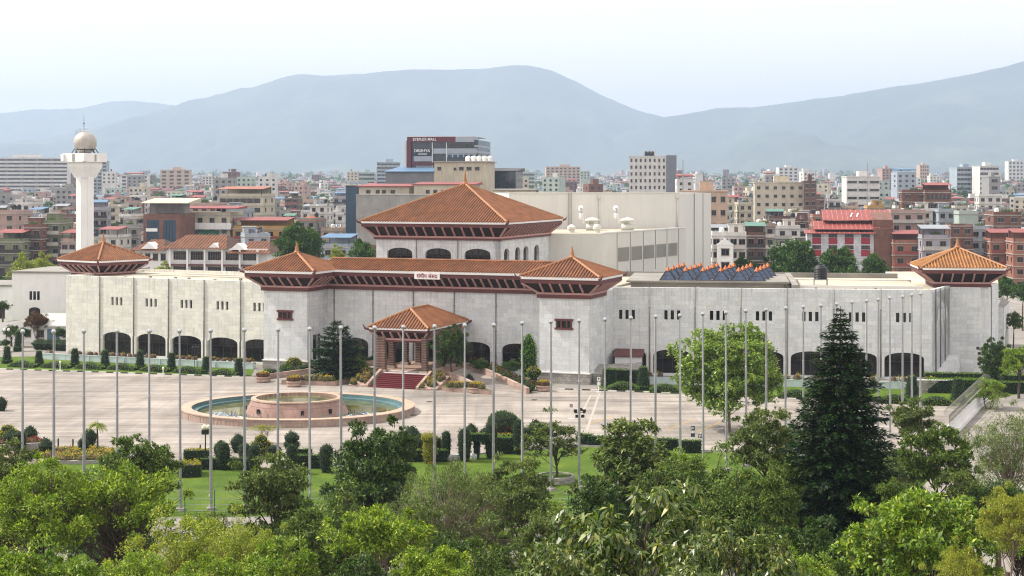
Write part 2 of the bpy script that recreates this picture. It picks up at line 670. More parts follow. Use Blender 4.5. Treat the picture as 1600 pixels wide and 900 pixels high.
def hill(name, prof, yr, front, back, seed, rough=1.0, K=1.75):
    """prof: ridge line as photo points; the ridge stands at depth yr with real slopes before and behind"""
    yr, front, back = yr * K, front * K, back * K
    px = np.array([p[0] for p in prof], float)
    py = np.array([p[1] for p in prof], float)
    X = np.linspace(PX(px[0], yr), PX(px[-1], yr), 260)
    crest = CH - (np.interp(800 + X / yr * F, px, py) - HZ) * yr / F
    T = np.concatenate([np.linspace(-1, 0, 60), np.linspace(0, 1, 24)[1:]])
    V = []
    nx = len(X)
    for tt in T:
        y = yr + (tt * front if tt < 0 else tt * back) + 260 * K * fbm(X / 1400 / K, X * 0 + .3, seed + 9, 3) * (1 - abs(tt))
        k = (1 - abs(tt)) ** 1.25
        spur = fbm(X / 420 / K, np.full_like(X, tt * 1.6), seed, 6)
        z = crest * k + 150 * K * rough * spur * (4 * abs(tt) * (1 - abs(tt)))
        z = z + 16 * K * fbm(X / 60 / K, np.full_like(X, tt * 8), seed + 3, 4) * (.25 if tt == 0 else 1) * k
        z = np.maximum(z, -.4)
        V.append(np.stack([X, np.broadcast_to(y, X.shape), z], 1))
    V = np.concatenate(V)
    q = MB()
    q.add(V.tolist(), [(j * nx + i, j * nx + i + 1, (j + 1) * nx + i + 1, (j + 1) * nx + i) for j in range(len(T) - 1) for i in range(nx - 1)])
    return tag(q.build(name, MAT['hill'], smooth=True), kind='structure')


hill('hill', [(-420, 230), (-200, 215), (-60, 232), (60, 222), (180, 190), (270, 166), (330, 151), (400, 135), (440, 122), (467, 115), (500, 118), (560, 115),
              (600, 110), (650, 107), (700, 107), (760, 106), (800, 101), (825, 101), (860, 109), (900, 126), (950, 153), (1000, 173), (1040, 183),
              (1080, 200), (1160, 232), (1300, 255), (1500, 270)], 6600, 2300, 1500, 1)
hill('hill', [(700, 270), (900, 235), (1000, 200), (1040, 182), (1070, 177), (1120, 168), (1180, 166), (1230, 160), (1300, 151), (1380, 138), (1450, 127), (1500, 120),
              (1550, 108), (1600, 96), (1700, 80), (1850, 88), (2050, 120)], 5900, 2000, 1800, 5)
hill('hill', [(-450, 200), (-200, 190), (-80, 182), (0, 179), (60, 172), (130, 171), (180, 160), (210, 159), (260, 163), (330, 175), (420, 190), (600, 235)], 8000, 1500, 1200, 8)
# ------------------------------------------------------------------ convention centre
cc = thing('convention_centre', 'long white marble convention centre with brown tiled pagoda roofs facing the plaza', 'building', M4(-11, 226, 0))


def seg_frame(A, B, z=0):
    """matrix of a wall frame: x runs from A to B, y goes inward (away from the viewer)"""
    return M4(A[0], A[1], z, math.atan2(B[1] - A[1], B[0] - A[0]))


def u_at(px, A, B):
    dx, dy = B[0] - A[0], B[1] - A[1]
    L = math.hypot(dx, dy)
    k = (px - 800) / F
    return (k * A[1] - A[0]) / (dx / L - k * dy / L)


def arch_poly(xc, w, z0, zs, rise, n=12):
    p = [(xc - w / 2, z0), (xc + w / 2, z0)]
    for i in range(n + 1):
        a = math.pi * i / n
        p.append((xc + w / 2 * math.cos(a), zs + rise * math.sin(a) ** .8))
    return p


def rect_poly(xc, w, z0, z1):
    return [(xc - w / 2, z0), (xc + w / 2, z0), (xc + w / 2, z1), (xc - w / 2, z1)]


MAT['steel'] = MAT['steel']


def wall_mesh(name, L, H, holes, mat, depth=.45, thick=.7, z0=0):
    q = MB()
    outer = [(0, z0), (L, z0), (L, H), (0, H)]
    loops = [outer] + holes
    flat = [p for lp in loops for p in lp]
    tri = tessellate_polygon([[Vector((p[0], p[1], 0)) for p in lp] for lp in loops])
    fs = []
    for tr in tri:
        a, b, c = [flat[i] for i in tr]
        ccw = (b[0] - a[0]) * (c[1] - a[1]) - (c[0] - a[0]) * (b[1] - a[1])
        if abs(ccw) > 1e-9:
            fs.append(tr if ccw > 0 else tr[::-1])
    q.add([(p[0], 0, p[1]) for p in flat], fs)
    for hl in holes:
        n = len(hl)
        vs = [(p[0], 0, p[1]) for p in hl] + [(p[0], depth, p[1]) for p in hl]
        q.add(vs, [(i, (i + 1) % n, n + (i + 1) % n, n + i)[::-1] for i in range(n)])
    q.add([(0, 0, H), (L, 0, H), (L, thick, H), (0, thick, H)], [(0, 1, 2, 3)])
    q.add([(0, 0, z0), (0, 0, H), (0, thick, H), (0, thick, z0)], [(0, 1, 2, 3)])
    q.add([(L, 0, z0), (L, thick, z0), (L, thick, H), (L, 0, H)], [(0, 1, 2, 3)])
    return q.mesh(name, mat)


_win = {}


def arched_window(parent, fm, xc, w, z0, zs, rise, depth=.42, bars=4):
    """pane with a frame under it, standing in its opening"""
    key = (round(w, 2), round(zs - z0, 2), round(rise, 2), bars)
    if key not in _win:
        p = arch_poly(0, w, 0, zs - z0, rise)
        q = MB()
        q.add([(a, 0, b) for a, b in p], [tuple(range(len(p)))])
        pane = q.mesh('pane', MAT['bronze'])
        q = MB()
        for k in range(1, bars):
            x = -w / 2 + w * k / bars
            q.box(x - .04, x + .04, -.09, .02, 0, zs - z0 + rise * math.sin(math.acos(2 * x / w)) ** .8 - .02)
        q.box(-w / 2 + .02, w / 2 - .02, -.085, .02, zs - z0 - .35, zs - z0 - .27)
        q.box(-w / 2 + .02, w / 2 - .02, -.085, .02, 0, .12)
        _win[key] = (pane, q.mesh('frame', MAT['frame']))
    pane, fr = _win[key]
    m = fm @ Matrix.Translation((xc, depth, z0))
    o = inst('arched_window', pane, parent, m)
    child('frame', fr, o, Matrix.Identity(4))
    return o


def slit_window(parent, fm, xc, w, z0, z1, depth=.38):
    key = ('s', round(w, 2), round(z1 - z0, 2))
    if key not in _win:
        q = MB()
        q.add([(-w / 2, 0, 0), (w / 2, 0, 0), (w / 2, 0, z1 - z0), (-w / 2, 0, z1 - z0)], [(0, 1, 2, 3)])
        _win[key] = q.mesh('slit_window', MAT['glass'])
    return inst('slit_window', _win[key], parent, fm @ Matrix.Translation((xc, depth, z0)))


_pipe = {}


def drain_pipe(parent, fm, x, H, z0=0.3):
    if H not in _pipe:
        q = MB()
        q.tube([(0, -.09, z0), (0, -.09, H + .05)], .085, 6)
        for z in (2.5, 6, 9.5):
            if z < H:
                q.box(-.13, .13, -.19, .01, z, z + .08)
        _pipe[H] = q.mesh('drain_pipe', MAT['pipe'], True)
    return inst('drain_pipe', _pipe[H], parent, fm @ Matrix.Translation((x, 0, 0)))


def roof_face(q, A, B, C, D, zE, zT, sp=.44, m=0, mr=1):
    """tiled slope from eave A-B up to C-D (C over A's side, D over B's side), with raised cover tiles"""
    A, B, C, D = map(Vector, (A, B, C, D))
    q.add([(A.x, A.y, zE), (B.x, B.y, zE), (D.x, D.y, zT)] + ([] if (C - D).length < .01 else [(C.x, C.y, zT)]),
          [(0, 1, 2) if (C - D).length < .01 else (0, 1, 2, 3)], m)
    e = (B - A).normalized()
    L = (B - A).length
    nrm = Vector((-e.y, e.x))
    dep = (C - A).dot(nrm)
    ax, bx = (C - A).dot(e), (B - D).dot(e)
    rise = zT - zE
    k = int(L / sp)
    w, h = sp * .23, .16
    for i in range(k):
        a = (i + .5) * L / k
        dd = min(dep, a * dep / ax if ax > .01 else dep, (L - a) * dep / bx if bx > .01 else dep)
        if dd < .3:
            continue
        p0 = A + e * a - nrm * .12
        p1 = A + e * a + nrm * dd
        z0 = zE - .12 * rise / dep
        z1 = zE + rise * dd / dep
        vs = []
        for P, z in ((p0, z0), (p1, z1)):
            for s, hh in ((-w, .01), (-w * .45, h), (w * .45, h), (w, .01)):
                vs.append((P.x + e.x * s, P.y + e.y * s, z + hh))
        q.add(vs, [(0, 1, 5, 4), (1, 2, 6, 5), (2, 3, 7, 6), (0, 3, 2, 1)], mr)


def ring(q, rc, a, b, z0, z1, m=0):
    """rectangular ring between outward offsets a<b around rect rc"""
    x0, x1, y0, y1 = rc
    q.box(x0 - b, x1 + b, y0 - b, y0 - a, z0, z1, m)
    q.box(x0 - b, x1 + b, y1 + a, y1 + b, z0, z1, m)
    q.box(x0 - b, x0 - a, y0 - a, y1 + a, z0, z1, m)
    q.box(x1 + a, x1 + b, y0 - a, y1 + a, z0, z1, m)


_brk = {}


def bracket_mesh(o, h):
    if (o, h) not in _brk:
        q = MB()
        d = Vector((0, -o, h)).normalized()
        n = Vector((0, -d.z, d.y))
        vs = []
        for P in (Vector((0, -.12, .02)), Vector((0, -o + .1, h - .02))):
            for s in (-.1, .1):
                for t_ in (0, .24):
                    vs.append(P + Vector((s, 0, 0)) + Vector((0, -h, -o)).normalized() * t_)
        q.add(vs, [(0, 1, 3, 2), (4, 6, 7, 5), (0, 4, 5, 1), (2, 3, 7, 6), (1, 5, 7, 3), (0, 2, 6, 4)])
        _brk[(o, h)] = q.mesh('bracket', MAT['bracket'])
    return _brk[(o, h)]


def eave(fm, rc, o, zb, zbt, zf0, zf1, zw, nb=(6, 6, 6, 6), sides='FRBL', name='eave'):
    """timber band, dark coved soffit with brackets, fascia and white gutter"""
    x0, x1, y0, y1 = rc
    q = MB()
    ring(q, rc, -.25, .3, zb, zbt - .25, 0)
    ring(q, rc, -.25, .36, zbt - .25, zbt, 3)
    oo = o - .12
    c = lambda d: [(x0 - d, y0 - d), (x1 + d, y0 - d), (x1 + d, y1 + d), (x0 - d, y1 + d)]
    a, b = c(.05), c(oo)
    for i in range(4):
        j = (i + 1) % 4
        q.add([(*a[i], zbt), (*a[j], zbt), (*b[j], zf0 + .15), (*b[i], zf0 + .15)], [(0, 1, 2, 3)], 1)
    ring(q, rc, oo - .22, o, zf0, zf1, 0)
    ring(q, rc, oo - .4, o + .14, zf1, zw, 2)
    e = q.build(name, [MAT['beam'], MAT['soffit'], MAT['white'], MAT['bracket']], cc, fm)
    bm = bracket_mesh(round(o, 2), round(zf0 - zbt + .12, 2))
    W, D = x1 - x0, y1 - y0
    for s, n, f in (('F', nb[0], lambda t_: (x0 + W * t_, y0, 0)), ('R', nb[1], lambda t_: (x1, y0 + D * t_, R(90))),
                    ('B', nb[2], lambda t_: (x1 - W * t_, y1, R(180))), ('L', nb[3], lambda t_: (x0, y1 - D * t_, R(-90)))):
        if s in sides:
            for i in range(n):
                x, y, r = f((i + .5) / n)
                inst('bracket', bm, e, fm @ M4(x, y, zbt, r))
    for (x, y, r) in ((x0, y0, R(-45)), (x1, y0, R(45)), (x1, y1, R(135)), (x0, y1, R(225))):
        if sides == 'FRBL':
            inst('bracket', bracket_mesh(round(o * 1.36, 2), round(zf0 - zbt + .12, 2)), e, fm @ M4(x, y, zbt, r))
    return e


def hip_roof(fm, rc, o, zE, zT, ridge=None, mats=('tile', 'tile_rib'), parent=None, fin=2.0, curl=True, sp=.44):
    """rc: wall rectangle, o overhang; ridge: None for a pyramid, 'y' for a ridge along y"""
    x0, x1, y0, y1 = rc[0] - o, rc[1] + o, rc[2] - o, rc[3] + o
    xc, yc = (x0 + x1) / 2, (y0 + y1) / 2
    if ridge == 'y':
        hw = (x1 - x0) / 2
        T0, T1 = (xc, y0 + hw * .95), (xc, y1 - hw * .95)
    else:
        T0 = T1 = (xc, yc)
    q = MB()
    roof_face(q, (x0, y0), (x1, y0), T0, T0, zE, zT, sp)
    roof_face(q, (x1, y0), (x1, y1), T0, T1, zE, zT, sp)
    roof_face(q, (x1, y1), (x0, y1), T1, T1, zE, zT, sp)
    roof_face(q, (x0, y1), (x0, y0), T1, T0, zE, zT, sp)
    r = q.build('hip_roof', [MAT[mats[0]], MAT[mats[1]]], parent or cc, fm)
    q = MB()
    for (cx, cy), T in (((x0, y0), T0), ((x1, y0), T0), ((x1, y1), T1), ((x0, y1), T1)):
        q.tube([(cx, cy, zE + .1), ((cx + T[0]) / 2, (cy + T[1]) / 2, (zE + zT) / 2 + .1), (T[0], T[1], zT + .08)], .17, 6)
        if curl:
            d = Vector((cx - xc, cy - yc)).normalized()
            q.tube([(cx - d.x * .3, cy - d.y * .3, zE - .25), (cx + d.x * .45, cy + d.y * .45, zE - .1), (cx + d.x * .8, cy + d.y * .8, zE + .45)], [.22, .16, .03], 6, 1)
    if ridge == 'y':
        q.tube([(*T0, zT + .08), (*T1, zT + .08)], .18, 6)
    inst('ridge_cap', q.mesh('ridge_cap', [MAT['ridge'], MAT['beam']], False), r, fm)
    if fin:
        q = MB()
        q.lathe([(.42, 0), (.46, .2), (.34, .34), (.30, .5), (.2, fin * .55), (.03, fin)], 10)
        inst('finial', q.mesh('finial', MAT['ridge'], True), r, fm @ Matrix.Translation((xc, yc, zT - .05)))
    return r


HW = 12.3
# --- left wing
LA, LB = (PX(103, 248), 248.0), (PX(411, 232), 232.0)
d = Vector((LB[0] - LA[0], LB[1] - LA[1])).normalized()
LB2 = (LB[0] + d.x * 4, LB[1] + d.y * 4)
LW = seg_frame(LA, LB)
Lw = math.hypot(LB2[0] - LA[0], LB2[1] - LA[1])
bays = [u_at(p, LA, LB) for p in (156, 210, 264.5, 320, 376)]
sp_ = (bays[-1] - bays[0]) / 4
bays = [bays[0] + sp_ * i for i in range(6)]
ac = [b + sp_ / 2 for b in bays[:5]]
aw = sp_ * .83
holes = [arch_poly(x, aw, .35, 2.75, 1.0) for x in ac]
for x in ac:
    holes += [rect_poly(x + k, .46, 7.9, 9.15) for k in (-.85, 0, .85)]
inst('wing_wall', wall_mesh('wing_wall', Lw, HW, holes, MAT['marble']), cc, LW)
for x in ac:
    arched_window(cc, LW, x, aw, .35, 2.75, 1.0)
    for k in (-.85, 0, .85):
        slit_window(cc, LW, x + k, .46, 7.9, 9.15)
for b_ in bays[:5]:
    drain_pipe(cc, LW, b_, HW)
q = MB()
q.box(-.42, -.16, -.12, -.003, .3, 3.3)
q.box(.16, .42, -.12, -.003, .3, 3.3)
plm = q.mesh('pilaster', MAT['trim'])
for x in bays[1:5]:
    inst('pilaster', plm, cc, LW @ M4(x, 0, 0))
q = MB()
q.prism([(0, .72), (Lw, .72), (Lw, 19), (0, 19)], 0, HW - .35, 0, 1)
q.box(0, .4, .72, 19, HW - .35, HW, 0)
q.box(.4, Lw, 18.6, 19, HW - .35, HW + .1, 0)
q.build('wing_body', [MAT['marble'], MAT['roofdeck']], cc, LW)
q = MB()
for k in range(7):
    x = 9 + k * 4.1
    q.box(x, x + .35, 3 + (k % 3), 3.4 + (k % 3), HW - .35, HW - .1 + .12 * (k % 2))
q.tube([(6, 9, HW - .2), (30, 9.4, HW - .2)], .06, 5)
q.tube([(12, 14, HW - .2), (34, 12.4, HW - .15)], .05, 5)
q.build('roof_conduit', MAT['pipe'], cc, LW)

# --- right wing
RA, RB = (PX(950, 220), 220.0), (PX(1455, 214), 214.0)
d = Vector((RB[0] - RA[0], RB[1] - RA[1])).normalized()
RA2 = (RA[0] - d.x * 5, RA[1] - d.y * 5)
RWl = math.hypot(RB[0] - RA2[0], RB[1] - RA2[1])
RW = seg_frame(RA2, RB)
bays = [u_at(p, RA2, RB) for p in (1015, 1085, 1155, 1227, 1301, 1376, 1450)]
sp_ = (bays[-1] - bays[0]) / 6
bays = [bays[0] + sp_ * (i - 1) for i in range(8)]
ac = [b + sp_ / 2 for b in bays[:7]]
aw = sp_ * .84
holes = [arch_poly(x, aw, .35, 2.75, .95) for x in ac]
for x in ac:
    holes += [rect_poly(x + k, .46, 7.85, 9.15) for k in (-.88, 0, .88)]
inst('wing_wall', wall_mesh('wing_wall', RWl, HW, holes, MAT['marble2']), cc, RW)
for x in ac:
    arched_window(cc, RW, x, aw, .35, 2.75, .95)
    for k in (-.88, 0, .88):
        slit_window(cc, RW, x + k, .46, 7.85, 9.15)
for b_ in bays[1:7]:
    drain_pipe(cc, RW, b_, HW)
for x in bays[1:7]:
    inst('pilaster', plm, cc, RW @ M4(x, 0, 0))
# body of the wing with the splayed end wall
SB = (PX(1484, 223.5), 223.5)
SE = seg_frame(RB, SB)
q = MB()
inv = RW.inverted()
loc = lambda p: tuple((inv @ Vector((p[0], p[1], 0)))[:2])
sb = loc(SB)
e0 = Vector((sb[0] - RWl, sb[1])).normalized()
body = [(0, .72), (RWl + e0.x * .73, e0.y * .73), sb, (sb[0] - .5, 38), (0, 38)]
q.prism(body, 0, HW - .4, 0, 1)
q.build('wing_body', [MAT['marble2'], MAT['roofdeck']], cc, RW)
Ls = math.hypot(SB[0] - RB[0], SB[1] - RB[1])
hs = [arch_poly(Ls * (.40 + .145 * k), .62, 7.7, 9.1, .35, 8) for k in range(4)]
inst('end_wall', wall_mesh('end_wall', Ls, HW, hs, MAT['marble2'], thick=.5), cc, SE)
for k in range(4):
    arched_window(cc, SE, Ls * (.40 + .145 * k), .62, 7.7, 9.1, .35, .4, 2)
for k in range(3):
    drain_pipe(cc, SE, Ls * (.22 + .25 * k), HW, 1.2)
q = MB()
q.prism([(.5, -.9), (Ls, -1.4), (Ls, -.01), (.5, -.01)], 0, [.25, 2.6, 2.6, .25], 0)
q.build('stair_parapet', MAT['marble2'], cc, SE)
# roof of the right wing: raised slab with eaves, skylight pyramids
q = MB()
q.box(8, 29.5, 3.2, 21.5, HW - .38, HW + .55, 0)
q.box(7.4, 30.2, 2.6, 22.2, HW + .55, HW + .8, 0)
q.box(32, 48, 3.0, 17, HW - .38, HW + .18, 1)
q.box(31.6, 48.4, 2.6, 3.0, HW - .38, HW + .34, 2)
q.box(31.6, 48.4, 17.0, 17.4, HW - .38, HW + .34, 2)
q.box(30.5, 31.4, 1.2, 30, HW - .38, HW + .5, 0)
q.box(0, RWl - 1, 33, 33.5, HW - .38, HW + .35, 0)
for k in range(14):
    q.box(12 + k * 2.7, 12.3 + k * 2.7, 1.2, 1.5, HW - .38, HW - .05 + .1 * (k % 3), 0)
q.build('roof_slab', [MAT['roofgrey'], MAT['roofdeck'], MAT['beige']], cc, RW)
q = MB()
s = 1.15
q.add([(-s, -s, 0), (s, -s, 0), (s, s, 0), (-s, s, 0), (-.22, -.22, 1.35), (.22, -.22, 1.35), (.22, .22, 1.35), (-.22, .22, 1.35)],
      [(0, 1, 5, 4), (1, 2, 6, 5), (2, 3, 7, 6), (3, 0, 4, 7)], 0)
for a, b_ in ((-1, -1), (1, -1), (1, 1), (-1, 1)):
    q.tube([(a * s, b_ * s, 0), (a * .22, b_ * .22, 1.38)], .07, 5, 1)
    q.tube([(a * s, b_ * s, .03), (-b_ * s, a * s, .03)], .07, 5, 1)
    q.tube([(a * .62 * 1.1, b_ * .62 * 1.1, .66), (-b_ * .62 * 1.1, a * .62 * 1.1, .66)], .04, 4, 1)
q.lathe([(.40, 1.3), (.34, 1.42), (.1, 1.85), (.02, 1.95)], 4, m=2)
skm = q.mesh('skylight', [MAT['skyglass'], MAT['frame'], MAT['orange']])
for j in range(4):
    for i in range(6):
        inst('skylight', skm, cc, RW @ M4(13.2 + i * 2.5 + j * .62, 4.4 + j * 4.2, HW + .8, R(2 * (i % 3))))

# --- central block: local frame from the left end of the recessed wall
C0 = (-27.0, 229.5)
CF = M4(C0[0], C0[1], 0, R(-20))
CX = 35.0
cl = lambda px, yl: None


def loc_px(px, yl):
    """local x on the line y=yl of the central frame seen at photo column px"""
    k = (px - 800) / F
    c_, s_ = math.cos(R(-20)), math.sin(R(-20))
    # X = C0x + c x - s yl ; Y = C0y + s x + c yl
    return (k * (C0[1] + c_ * yl) - C0[0] + s_ * yl) / (c_ - k * s_)


ZB, ZBT, ZF0, ZF1, ZW = 11.45, 12.2, 13.5, 14.05, 14.4
acx = [loc_px(p, 0) for p in (553, 614, 678, 742, 808)]
holes = [arch_poly(x, 4.6, .9, 3.4, 1.05) for x in acx if x < CX - 2]
inst('centre_wall', wall_mesh('centre_wall', CX, ZBT, holes, MAT['marble2']), cc, CF)
for x in acx:
    if x < CX - 2:
        arched_window(cc, CF, x, 4.6, .9, 3.4, 1.05)
for p in (522.5, 583, 646, 710, 775):
    drain_pipe(cc, CF, loc_px(p, 0), ZB, 4.8 if False else .8)
q = MB()
q.prism([(-6, .72), (CX + 6, .72), (CX + 6, 22), (-6, 22)], 0, ZBT, 0, 1)
q.build('centre_body', [MAT['marble2'], MAT['roofdeck']], cc, CF)
# long pent roof between the towers with its eave
q = MB()
q.box(0.3, CX - .3, -.3, .25, ZB, ZBT - .25, 0)
q.box(0.36, CX - .36, -.36, .25, ZBT - .25, ZBT, 3)
q.add([(0.3, -.05, ZBT), (CX - .3, -.05, ZBT), (CX - .3, -1.88, ZF0 + .15), (.3, -1.88, ZF0 + .15)], [(0, 1, 2, 3)], 1)
q.box(.3, CX - .3, -2.0, -1.66, ZF0, ZF1, 0)
q.box(.3, CX - .3, -2.14, -1.5, ZF1, ZW, 2)
ev = q.build('eave', [MAT['beam'], MAT['soffit'], MAT['white'], MAT['bracket']], cc, CF)
for i in range(27):
    inst('bracket', bracket_mesh(2.0, round(ZF0 - ZBT + .12, 2)), ev, CF @ M4(1.2 + (CX - 2.4) * (i + .5) / 27, 0, ZBT))
q = MB()
roof_face(q, (-.5, -2.1), (CX + .5, -2.1), (-.5, 2.4), (CX + .5, 2.4), ZW, 15.75, .44)
q.add([(-.5, 2.4, 15.75), (CX + .5, 2.4, 15.75), (CX + .5, 6, 14.4), (-.5, 6, 14.4)], [(0, 1, 2, 3)], 0)
pr = q.build('pent_roof', [MAT['tile'], MAT['tile_rib']], cc, CF)
q = MB()
q.tube([(-.5, 2.4, 15.85), (CX + .5, 2.4, 15.85)], .17, 6)
inst('ridge_cap', q.mesh('ridge_cap', MAT['tile_rib']), pr, CF)


def text_mesh(name, s, size, mat, depth=.03, bold=0.0):
    cu = bpy.data.curves.new(name, 'FONT')
    cu.body = s
    cu.size = size
    cu.align_x = 'CENTER'
    cu.align_y = 'CENTER'
    cu.extrude = depth
    cu.offset = bold
    cu.resolution_u = 3
    o = bpy.data.objects.new(name, cu)
    COL.objects.link(o)
    bpy.context.view_layer.update()
    me = bpy.data.meshes.new_from_object(o.evaluated_get(bpy.context.evaluated_depsgraph_get()))
    bpy.data.objects.remove(o)
    bpy.data.curves.remove(cu)
    me.materials.clear()
    me.materials.append(mat)
    me.transform(Matrix.Rotation(R(90), 4, 'X'))
    return me


MAT['maroon'] = m_plain('maroon_lettering', '#7d1530', .6, .05)
MAT['signwhite'] = m_plain('white_signboard', '#e4e2de', .5, .04)
sx0, sx1 = loc_px(648, -2.2), loc_px(687.5, -2.2)
q = MB()
q.box(-(sx1 - sx0) / 2, (sx1 - sx0) / 2, -.08, .06, -.47, .47)
sg = q.build('signboard', MAT['signwhite'], cc, CF @ M4((sx0 + sx1) / 2, -2.28, 13.78))
child('lettering', text_mesh('lettering', 'संघीय संसद', .74, MAT['maroon'], .01, .012), sg, Matrix.Translation((0, -.095, -.04)))

# --- the two front towers
TW = 7.0
MAT['towerwin'] = MAT['glass']


def tower(x0, y0, fm, w=TW, dpt=TW, mat='marble2', win=True, mats=('tile', 'tile_rib'), zs=(ZB, ZBT, ZF0, ZF1, ZW), zT=16.75, o=2.0, base=True):
    f = fm @ M4(x0, y0, 0)
    q = MB()
    q.box(0, w, 0, dpt, 1.5 if base else 0, zs[1])
    b_ = q.build('tower_body', MAT[mat], cc, f)
    if base:
        q = MB()
        q.box(-.12, w + .12, -.12, dpt, -.1, 1.38)
        q.box(-.2, w + .2, -.2, dpt, 1.38, 1.52, 1)
        q.build('plinth', [MAT['stone'], MAT['trim']], cc, f)
    if win:
        q = MB()
        c_ = w * .5
        q.box(c_ - 1.3, c_ + 1.3, -.22, .0, 8.42, 8.7)
        q.box(c_ - 1.3, c_ + 1.3, -.22, .0, 7.25, 7.5)
        for k in (-1.02, -.38, .38, 1.02):
            q.box(c_ + k - .11, c_ + k + .11, -.14, .0, 7.5, 8.42)
        wf = q.build('window', MAT['beam'], cc, f)
        q = MB()
        q.box(c_ - 1.0, c_ + 1.0, -.05, .0, 7.5, 8.42)
        inst('pane', q.mesh('pane', MAT['glass']), wf, f)
    eave(f, (0, w, 0, dpt), o, *zs, nb=(5, 5, 5, 5))
    hip_roof(f, (0, w, 0, dpt), o + .1, zs[4], zT, mats=mats, fin=1.7)


tower(-TW, -6.4, CF)
tower(CX, -6.4, CF)
# stone plinth strip and tall dark side door of the left tower
q = MB()
q.box(0, 1.1, 0, .1, 0, 3.6)
q.box(1.35, 2.2, 0, .1, 0, 3.6)
q.build('side_door', MAT['glass'], cc, CF @ M4(.01, -4.6, 1.5, R(90)))
# flat links between right tower and right wing
q = MB()
q.box(CX + TW - 2, CX + TW, .5, 9, 0, ZBT - .1)
q.build('link_wall', MAT['marble2'], cc, CF)
# low white lean-to with red roof beside the right tower
LT_ = RW @ M4(6.2, -3.4, 0)
q = MB()
q.prism([(0, 0), (3.6, 0), (3.6, 3.37), (0, 3.37)], 0, [2.9, 2.9, 3.5, 3.5], 0)
q.add([(-.2, -.3, 2.95), (3.9, -.3, 2.95), (3.9, 3.37, 3.62), (-.2, 3.37, 3.62), (-.2, -.3, 3.05), (3.9, -.3, 3.05), (3.9, 3.37, 3.72), (-.2, 3.37, 3.72)],
      [(0, 3, 2, 1), (4, 5, 6, 7), (0, 1, 5, 4), (1, 2, 6, 5), (3, 0, 4, 7), (2, 3, 7, 6)], 1)
q.build('lean_to', [MAT['white'], MAT['beam']], cc, LT_)

# --- upper hall
hx0, hx1, hy0, hy1 = 4.12, 23.87, 8.0, 30.5
HF = CF @ M4(hx0, hy0, 0)
hw_, hd_ = hx1 - hx0, hy1 - hy0
hc = [loc_px(p, 8.0) - hx0 for p in (624.5, 684.5, 746)]
hwd = [2.0 * 2.0, 4.3, 3.9]
hl = [arch_poly(x, 4.1, 14.6, 16.35, .9) for x in hc]
inst('hall_wall', wall_mesh('hall_wall', hw_, 18.6, hl, MAT['marble2'], z0=12), cc, HF)
for x in hc:
    arched_window(cc, HF, x, 4.1, 14.6, 16.35, .9)
HS = HF @ M4(hw_, 0, 0, R(90))
ss = [3.1, 7.9, 11.6, 16.6]
hl = [arch_poly(x, 2.3, 14.4, 16.4, .85, 10) for x in ss]
inst('hall_wall', wall_mesh('hall_wall', hd_, 18.6, hl, MAT['marble2'], z0=12), cc, HS)
for x in ss:
    arched_window(cc, HS, x, 2.3, 14.4, 16.4, .85, .42, 2)
q = MB()
q.box(0, hw_ - .72, .72, hd_, 12, 18.6)
q.build('hall_body', MAT['marble2'], cc, HF)
for p in (651, 715.5):
    q = MB()
    x = loc_px(p, 8.0) - hx0
    q.box(x - .07, x + .07, -.1, -.003, 12, 18.5)
    q.build('drain_pipe', MAT['pipe'], cc, HF)
eave(HF, (0, hw_, 0, hd_), 1.7, 18.5, 19.05, 20.4, 20.9, 21.2, nb=(13, 15, 13, 15))
hip_roof(HF, (0, hw_, 0, hd_), 1.8, 21.2, 26.7, fin=2.4)

# --- auditorium and stage tower behind
P1 = (PX(858, 250.6), 250.6)
q = MB()
a0, a1, a2, a3 = (PX(800, 252), 252), P1, (PX(941, 251.5), 251.5), (PX(1071, 283), 283)
q.prism([a1, a2, a3, (30, 300), (-6, 300), (-6, 262)], 0, 18.8, 0, 1)
aud = q.build('auditorium', [MAT['beige2'], MAT['roofdeck']], cc, Matrix.Identity(4))
b0, b1 = a2, a3
AF = seg_frame(b0, b1)
AL = math.hypot(b1[0] - b0[0], b1[1] - b0[1])
for p in (964, 985, 1005, 1024, 1042, 1060):
    u = u_at(p, b0, b1)
    q = MB()
    q.box(u - .06, u + .06, -.08, -.003, 12, 18.75)
    q.build('cladding_joint', MAT['joint'], aud, AF)
for p0, p1 in ((965.5, 983), (986.5, 1003), (1006, 1022), (1025.5, 1040.5), (1044, 1058)):
    u0, u1 = u_at(p0, b0, b1), u_at(p1, b0, b1)
    q = MB()
    q.box(u0, u1, -.06, -.003, 14.0, 16.3)
    k = int((u1 - u0) / .4)
    for i in range(k):
        q.box(u0 + (i + .2) * (u1 - u0) / k, u0 + (i + .55) * (u1 - u0) / k, -.14, -.06, 14.05, 16.25, 1)
    q.build('louvre', [MAT['louver'], MAT['joint']], aud, AF)
q = MB()
q.box(0, AL, -.12, .12, 18.8, 19.0)
q.build('roof_edge', MAT['white'], aud, AF)
